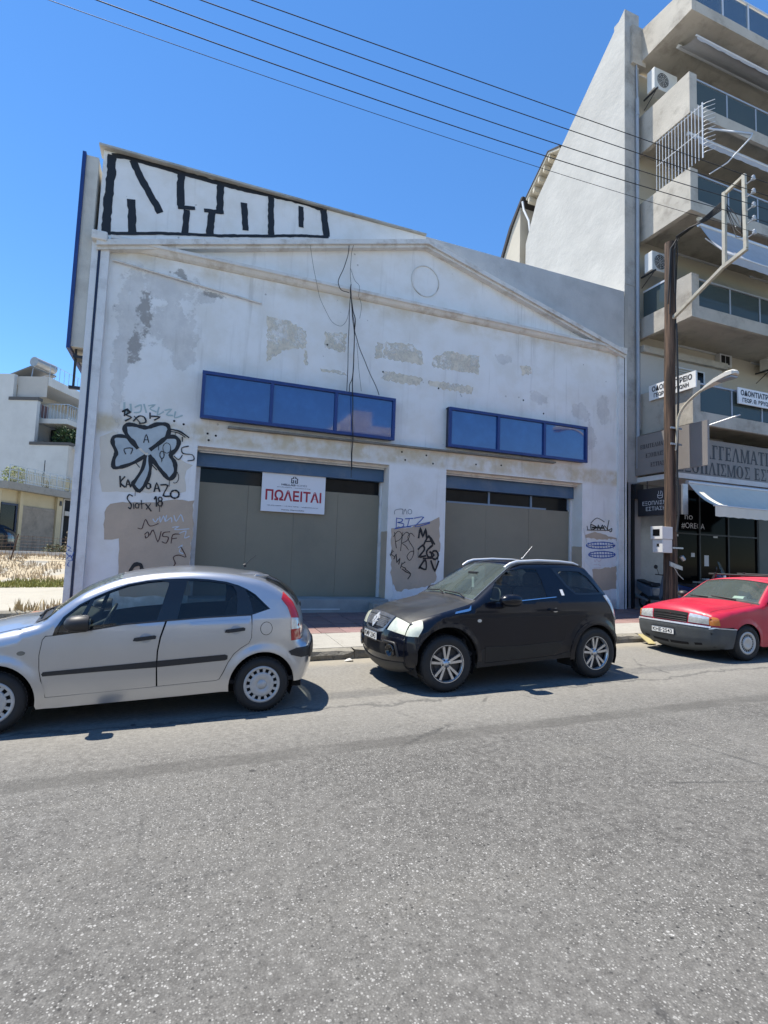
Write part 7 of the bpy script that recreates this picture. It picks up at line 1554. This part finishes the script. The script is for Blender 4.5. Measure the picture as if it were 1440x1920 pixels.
leaf_plant('balcony_plant', 'dark green bushy plant on the first floor balcony of the far white house', 'plant', (-6.55, 34.95, 7.35), .75, .9, 1.0, 900, .17, ((.02,.05,.012),(.05,.10,.03)))
leaf_plant('terrace_plant', 'yellow green plant behind the terrace railing of the far house', 'plant', (-7.9, 31.0, 4.55), .55, .8, .85, 600, .14, ((.16,.22,.03),(.28,.30,.07)))
leaf_plant('terrace_shrub', 'small dry shrub by the terrace mast of the far house', 'plant', (-6.9, 33.3, 4.6), .22, .25, .5, 140, .09, ((.10,.11,.05),(.16,.14,.08)))
leaf_plant('verge_weed', 'tall dry weed growing at the top of the bank beside the shop corner', 'weed', (-4.65, 27.5, 1.05), .22, .22, 1.25, 160, .13, ((.30,.24,.15),(.40,.33,.22)), 5)
leaf_plant('verge_bush', 'low dark bush at the top of the bank beside the far entrance', 'bush', (-5.4, 29.2, 1.12), .7, .4, .55, 420, .14, ((.05,.06,.02),(.10,.10,.04)), 5)
# dry grass on the bank
def blades(name, x0, x1, y0, y1, n, h, col0, col1, label):
    m_, N, L, b = node_mat(name+'_blade'); q = NT(m_); L.new(q.mix(q.noise(3, 4), col0, col1), b.inputs['Base Color']); b.inputs['Roughness'].default_value = .8
    mb = MB()
    for i in range(n):
        x, y = rnd.uniform(x0, x1), rnd.uniform(y0, y1); 
        if math.sin(x*2.1+y*1.3)+math.sin(x*.9-y*2.2) < -.9: continue
        z = zlot(x, y)+.0; hh = h*rnd.uniform(.35,1.25); a = rnd.uniform(0, 6.28); w = .012+.012*rnd.random(); ln = Vector((math.cos(a), math.sin(a), 0))
        bx_ = Vector((x, y, z)); tp = bx_+Vector((0,0,hh))+ln*hh*rnd.uniform(.1,.5); s_ = Vector((-ln.y, ln.x, 0))*w
        mid = bx_.lerp(tp, .55)+Vector((0,0,hh*.1)); mb.add([bx_-s_, bx_+s_, mid+s_*.8, tp, mid-s_*.8], [(0,1,2,4),(4,2,3)])
    o = mb.build(name, m_); tag(o, label, 'grass', kind='stuff'); return o
blades('dry_grass', -9.5, -3.3, 23.2, 28.9, 3600, .17, (.44,.34,.22), (.56,.46,.32), 'tall straw coloured dry grass on the bank')
blades('green_grass', -8.5, -3.0, 22.2, 23.8, 3600, .16, (.20,.22,.05), (.34,.31,.10), 'short yellow green grass at the foot of the bank')
blades('kerb_weeds', -3.7, -2.5, 14.95, 15.5, 110, .26, (.36,.28,.15), (.46,.36,.2), 'dry weeds in the lot kerb beside the shop corner')
# wire fence along the top of the bank
fe = thing('wire_fence', 'rusty wire mesh fence with leaning posts along the dry bank', 'fence', (-6, 27, .8))
zf_ = lambda x: zlot(x, 27.0)
for i, x in enumerate((-10.2, -8.1, -6.75, -4.3, -3.1)):
    p = MB(); p.tube([(x, 27, zf_(x)-.1), (x+(.22 if i == 2 else .06), 27+.05, zf_(x)+1.15)], .028, 6); p.build('fence_post', mat('rusty_post', (.10,.06,.04), .8) if i == 0 else bpy.data.materials['rusty_post'], fe)
for k in range(7):
    p = MB(); z = .12+k*.15; p.tube([(x, 27+.01*math.sin(x*3+k), zf_(x)+z+.03*math.sin(x*1.7)) for x in np.linspace(-10.2,-3.1,26)], .006, 4, False, False); p.build('fence_wire', bpy.data.materials['rusty_post'], fe)
for k in range(46):
    x = -10.2+k*.155; p = MB(); p.tube([(x, 27.01, zf_(x)+.08), (x+.02, 27.01, zf_(x)+1.08+.03*math.sin(x*1.7))], .005, 4, False, False); p.build('fence_wire', bpy.data.materials['rusty_post'], fe)
wl_ = MB(); wl_.box(-16,-2.6,28.35,28.6,.6,1.33); tag(wl_.build('low_wall', fw_), 'low pale kerb wall above the dry bank along the upper street', 'wall')
# dark hatchback on the upper street, at the frame edge
dc = thing('dark_car', 'dark hatchback parked on the upper street, cut by the left frame edge', 'car', (-10.75, 30.4, 1.19), 0)
O = [(-.70,.25),(-.78,.45),(-.72,.66),(-.2,.82),(.35,.93),(1.1,1.33),(1.8,1.42),(2.6,1.36),(3.1,1.0),(3.2,.6),(3.15,.3)]
DC = Car(.84, O, [(0,.12),(.3,.06),(.7,.05),(1,.1)], lambda u: 1-.08*np.clip((.2-u)/.9,0,1)**2, lambda u, w: -.32*np.clip(w-.92,0,1), .09)
bp_ = [tuple(p) for p in DC.O[::3]]+[(3.1,.28)]+arc_pts(2.5,.30,.36,-5,185,12)+[(2.0,.22),(.45,.22)]+arc_pts(0,.30,.36,-5,185,12)
dl = [(.45,.95),(1.12,1.27),(1.8,1.35),(2.5,1.30),(2.85,1.02),(1.8,.97)]
patch_obj('body', DC.side([bp_], step=.12, holes=[dl])+[patch([DC.band(0, DC.S[-1])], DC.strip, .15)], M['navy'], dc)
patch_objs('window_glass', DC.side([dl], step=.15, off=-.006), M['dark_glass'], dc)
for wu in (0, 2.5):
    for sg in (-1, 1): make_wheel(dc, wu, sg*.75, .31, .31, .19, .20, 'alloy', sg)
# the white house across the road, seen only in reflections
oh = thing('opposite_house', 'white house with a roof terrace across the road', 'house', (4, -10, 0))
m_ = MB(); m_.box(-14, 5.2, -22, -11.5, -.3, 5.6); m_.box(5.201, 9.0, -22, -12.5, -.3, 8.6); m_.box(9.001, 24, -22, -11.0, -.3, 9.6); m_.box(10.2, 16.5, -20, -12.2, 9.6, 11.3); m_.box(11.6, 13.0, -18, -13.2, 11.3, 12.6); m_.box(9.8, 18.0, -12.0, -10.6, 10.1, 10.35); m_.box(24.001, 42, -22, -11.3, -.3, 9.2); m_.box(27, 34, -20, -13, 9.2, 10.6); m_.build('wall', mat('opposite_white_wall', (.62,.60,.56), .9, var=.08), oh)
for x in (-10,-6,-2,2,6.2,11,15,19):
    w_ = MB(); yy = -11.498 if x < 5 else (-12.498 if x < 9 else -10.998); w_.box(x, x+1.5, yy, yy+.03, 3.2, 4.8); w_.build('window', M['dark_glass'], oh)
for z, y0, x0, x1 in ((2.9,-11.0,-13,4.5),(3.1,-10.4,9.5,23)):
    w_ = MB(); w_.box(x0, x1, y0-.6, y0+.4, z-.2, z); w_.build('balcony_slab', M['white'], oh)
# ================================================================ scooters and small things
M['sc_blue'] = mat('dark_blue_scooter_paint', (.02,.04,.12), .2, coat=.9); M['sc_grey'] = mat('grey_blue_scooter_paint', (.12,.15,.19), .3, .3, coat=.6)
def scooter(name, label, loc, rz, paint, big=False):
    """front at -x: wheels, swept leg shield, floor, seat, tail, bars, mirrors and screen"""
    t = thing(name, label, 'scooter', loc, rz, 'scooters parked at the shop window')
    k = 1.12 if big else 1
    for u in (-.62*k, .62*k):
        w = MB(); w.lathe([(.15,-.05),(.20,-.06),(.245,-.045),(.26,0),(.245,.045),(.20,.06),(.15,.05)], (u,0,.26), 'y', 24); o = w.build('wheel', M['rubber'], t, False)
        r_ = MB(); r_.lathe([(.155,-.03),(.13,-.02),(.05,-.045),(0,-.05)], (u,0,.26), 'y', 16); r_.lathe([(0,.05),(.05,.045),(.13,.02),(.155,.03)], (u,0,.26), 'y', 16); r_.build('rim', M['steel'], o, False)
    m_ = MB(); m_.prism([(-.70*k,.50),(-.60*k,.62),(-.48*k,1.0),(-.40*k,1.04),(-.34*k,.80),(-.26*k,.42),(-.34*k,.34),(-.44*k,.50),(-.58*k,.56)], 'y', -.19, .19); m_.build('leg_shield', paint, t, False, bevel=.03)
    m_ = MB(); m_.prism([(-.30*k,.34),(.20*k,.32),(.24*k,.42),(-.24*k,.42)], 'y', -.17, .17); m_.build('floor_board', M['trim'], t, False, bevel=.015)
    m_ = MB(); m_.prism([(.08*k,.42),(.22*k,.40),(.66*k,.56),(.92*k,.80),(.88*k,.86),(.30*k,.74),(.10*k,.70)], 'y', -.16, .16); m_.build('rear_body', paint, t, False, bevel=.04)
    m_ = MB(); m_.prism([(.04*k,.72),(.12*k,.82),(.45*k,.80),(.82*k,.90),(.86*k,.85),(.30*k,.73)], 'y', -.15, .15); m_.build('seat', M['trim'], t, False, bevel=.03)
    m_ = MB(); m_.prism([(-.84*k,.46),(-.76*k,.55),(-.60*k,.56),(-.44*k,.44),(-.48*k,.42),(-.62*k,.51),(-.76*k,.50)], 'y', -.09, .09); m_.build('front_mudguard', paint, t, False, bevel=.015)
    m_ = MB(); m_.tube([(-.62*k,.0,.26),(-.40*k,0,1.06)], .03, 8); m_.tube([(-.34*k,-.34,1.08),(-.40*k,-.12,1.06),(-.40*k,.12,1.06),(-.34*k,.34,1.08)], .016, 6); m_.build('handlebar', M['black'], t, False)
    m_ = MB(); m_.prism([(-.52*k,1.0),(-.46*k,1.13),(-.32*k,1.10),(-.34*k,1.0)], 'y', -.13, .13); h = m_.build('headlamp_cowl', paint, t, False, bevel=.03)
    m_ = MB(); m_.lathe([(0,-.03),(.07,-.02),(.085,.02)], (-.53*k,0,1.06), 'x', 16); m_.build('headlamp', M['lens_clear'], h, False)
    for s in (-1, 1):
        m_ = MB(); m_.tube([(-.36*k,s*.24,1.08),(-.40*k,s*.34,1.26)], .008, 5); m_.lathe([(0,-.02),(.05,-.015),(.06,.01),(0,.012)], (-.40*k,s*.36,1.29), 'x', 12); m_.build('mirror', M['black'], t, False)
    if big:
        m_ = MB(); m_.hexa([(-.54*k,-.17,1.1),(-.50*k,-.17,1.1),(-.50*k,.17,1.1),(-.54*k,.17,1.1),(-.40*k,-.13,1.48),(-.39*k,-.13,1.48),(-.39*k,.13,1.48),(-.40*k,.13,1.48)]); m_.build('screen', M['glass_dark'], t, False)
    m_ = MB(); m_.tube([(.05,-.14,.32),(.02,-.30,.02)], .012, 5); m_.build('side_stand', M['steel'], t, False)
    m_ = MB(); m_.tube([(.25*k,.17,.30),(.85*k,.19,.42)], [.04,.055], 10); m_.build('exhaust', M['steel'], t, False)
    return t
scooter('scooter', 'grey blue scooter standing between the shop corner and the wooden pole', (13.05, 11.75, zpave(12.9, 11.7)), R(75), M['sc_grey'], True)
scooter('scooter', 'dark blue scooter behind the red saloon in front of the shop window', (14.2, 11.3, zpave(14.1, 11.3)), R(118), M['sc_blue'], True)
# tables with kitchenware on the shop step, dim behind the scooters
tb = thing('display_table', 'dim display table with kitchenware in front of the dark shop window', 'table', (15.9, 12.2, .5))
m_ = MB(); m_.box(15.25,17.0,12.02,12.42,1.22,1.27); m_.build('table_top', M['apt_wall'], tb)
for x in (15.3, 16.9):
    for y in (12.06, 12.36): m_ = MB(); m_.box(x,x+.05,y,y+.04,.30,1.22); m_.build('leg', M['black'], tb)
for x, r, h in ((15.5,.12,.1),(15.85,.16,.08),(16.3,.2,.06),(16.7,.13,.14)):
    b_ = thing('bowl', {15.5:'small steel bowl first from the left on the shop table', 15.85:'wide shallow bowl second from the left on the shop table', 16.3:'broad flat tray third from the left on the shop table', 16.7:'deep bowl last on the right of the shop table'}[x], 'bowl', (x, 12.2, 1.272), group='kitchenware on the shop table')
    m_ = MB(); m_.lathe([(0,.0),(r*.6,.0),(r*.9,h*.6),(r,h),(r*.93,h),(r*.82,h*.55),(r*.5,.02),(0,.02)], (0,0,0), 'z', 18); m_.build('bowl_body', M['steel'], b_, False)
M['litter'] = mat('grubby_paper', (.45,.44,.41), .8)
# yellow plank under the nose of the red car, litter in the gutter
pk = MB(); pk.hexa([(8.70,8.06,.19),(8.84,8.02,.19),(8.90,8.34,.33),(8.74,8.37,.33),(8.70,8.06,.205),(8.84,8.02,.205),(8.90,8.34,.345),(8.74,8.37,.345)]); tag(pk.build('plank', mat('yellow_painted_plank', (.36,.31,.15), .7, var=.15)), 'yellow painted plank leaning on the kerb under the red car', 'plank')
for x, y, r_, lab in ((2.62, 8.22, .5, 'crumpled white paper in the gutter by the black car nose'), (9.05, 7.3, .9, 'white paper scrap under the red car')):
    p = MB(); z = .02*x+.005; n = 7
    c = [(x+.09*math.cos(r_+k*.9)*(.7+.4*(k % 2)), y+.05*math.sin(r_+k*.9), z+.012*(k % 3)) for k in range(n)]; p.add(c+[(x, y, z+.045)], [(k, (k+1) % n, n) for k in range(n)]); tag(p.build('litter', M['litter']), lab, 'litter')
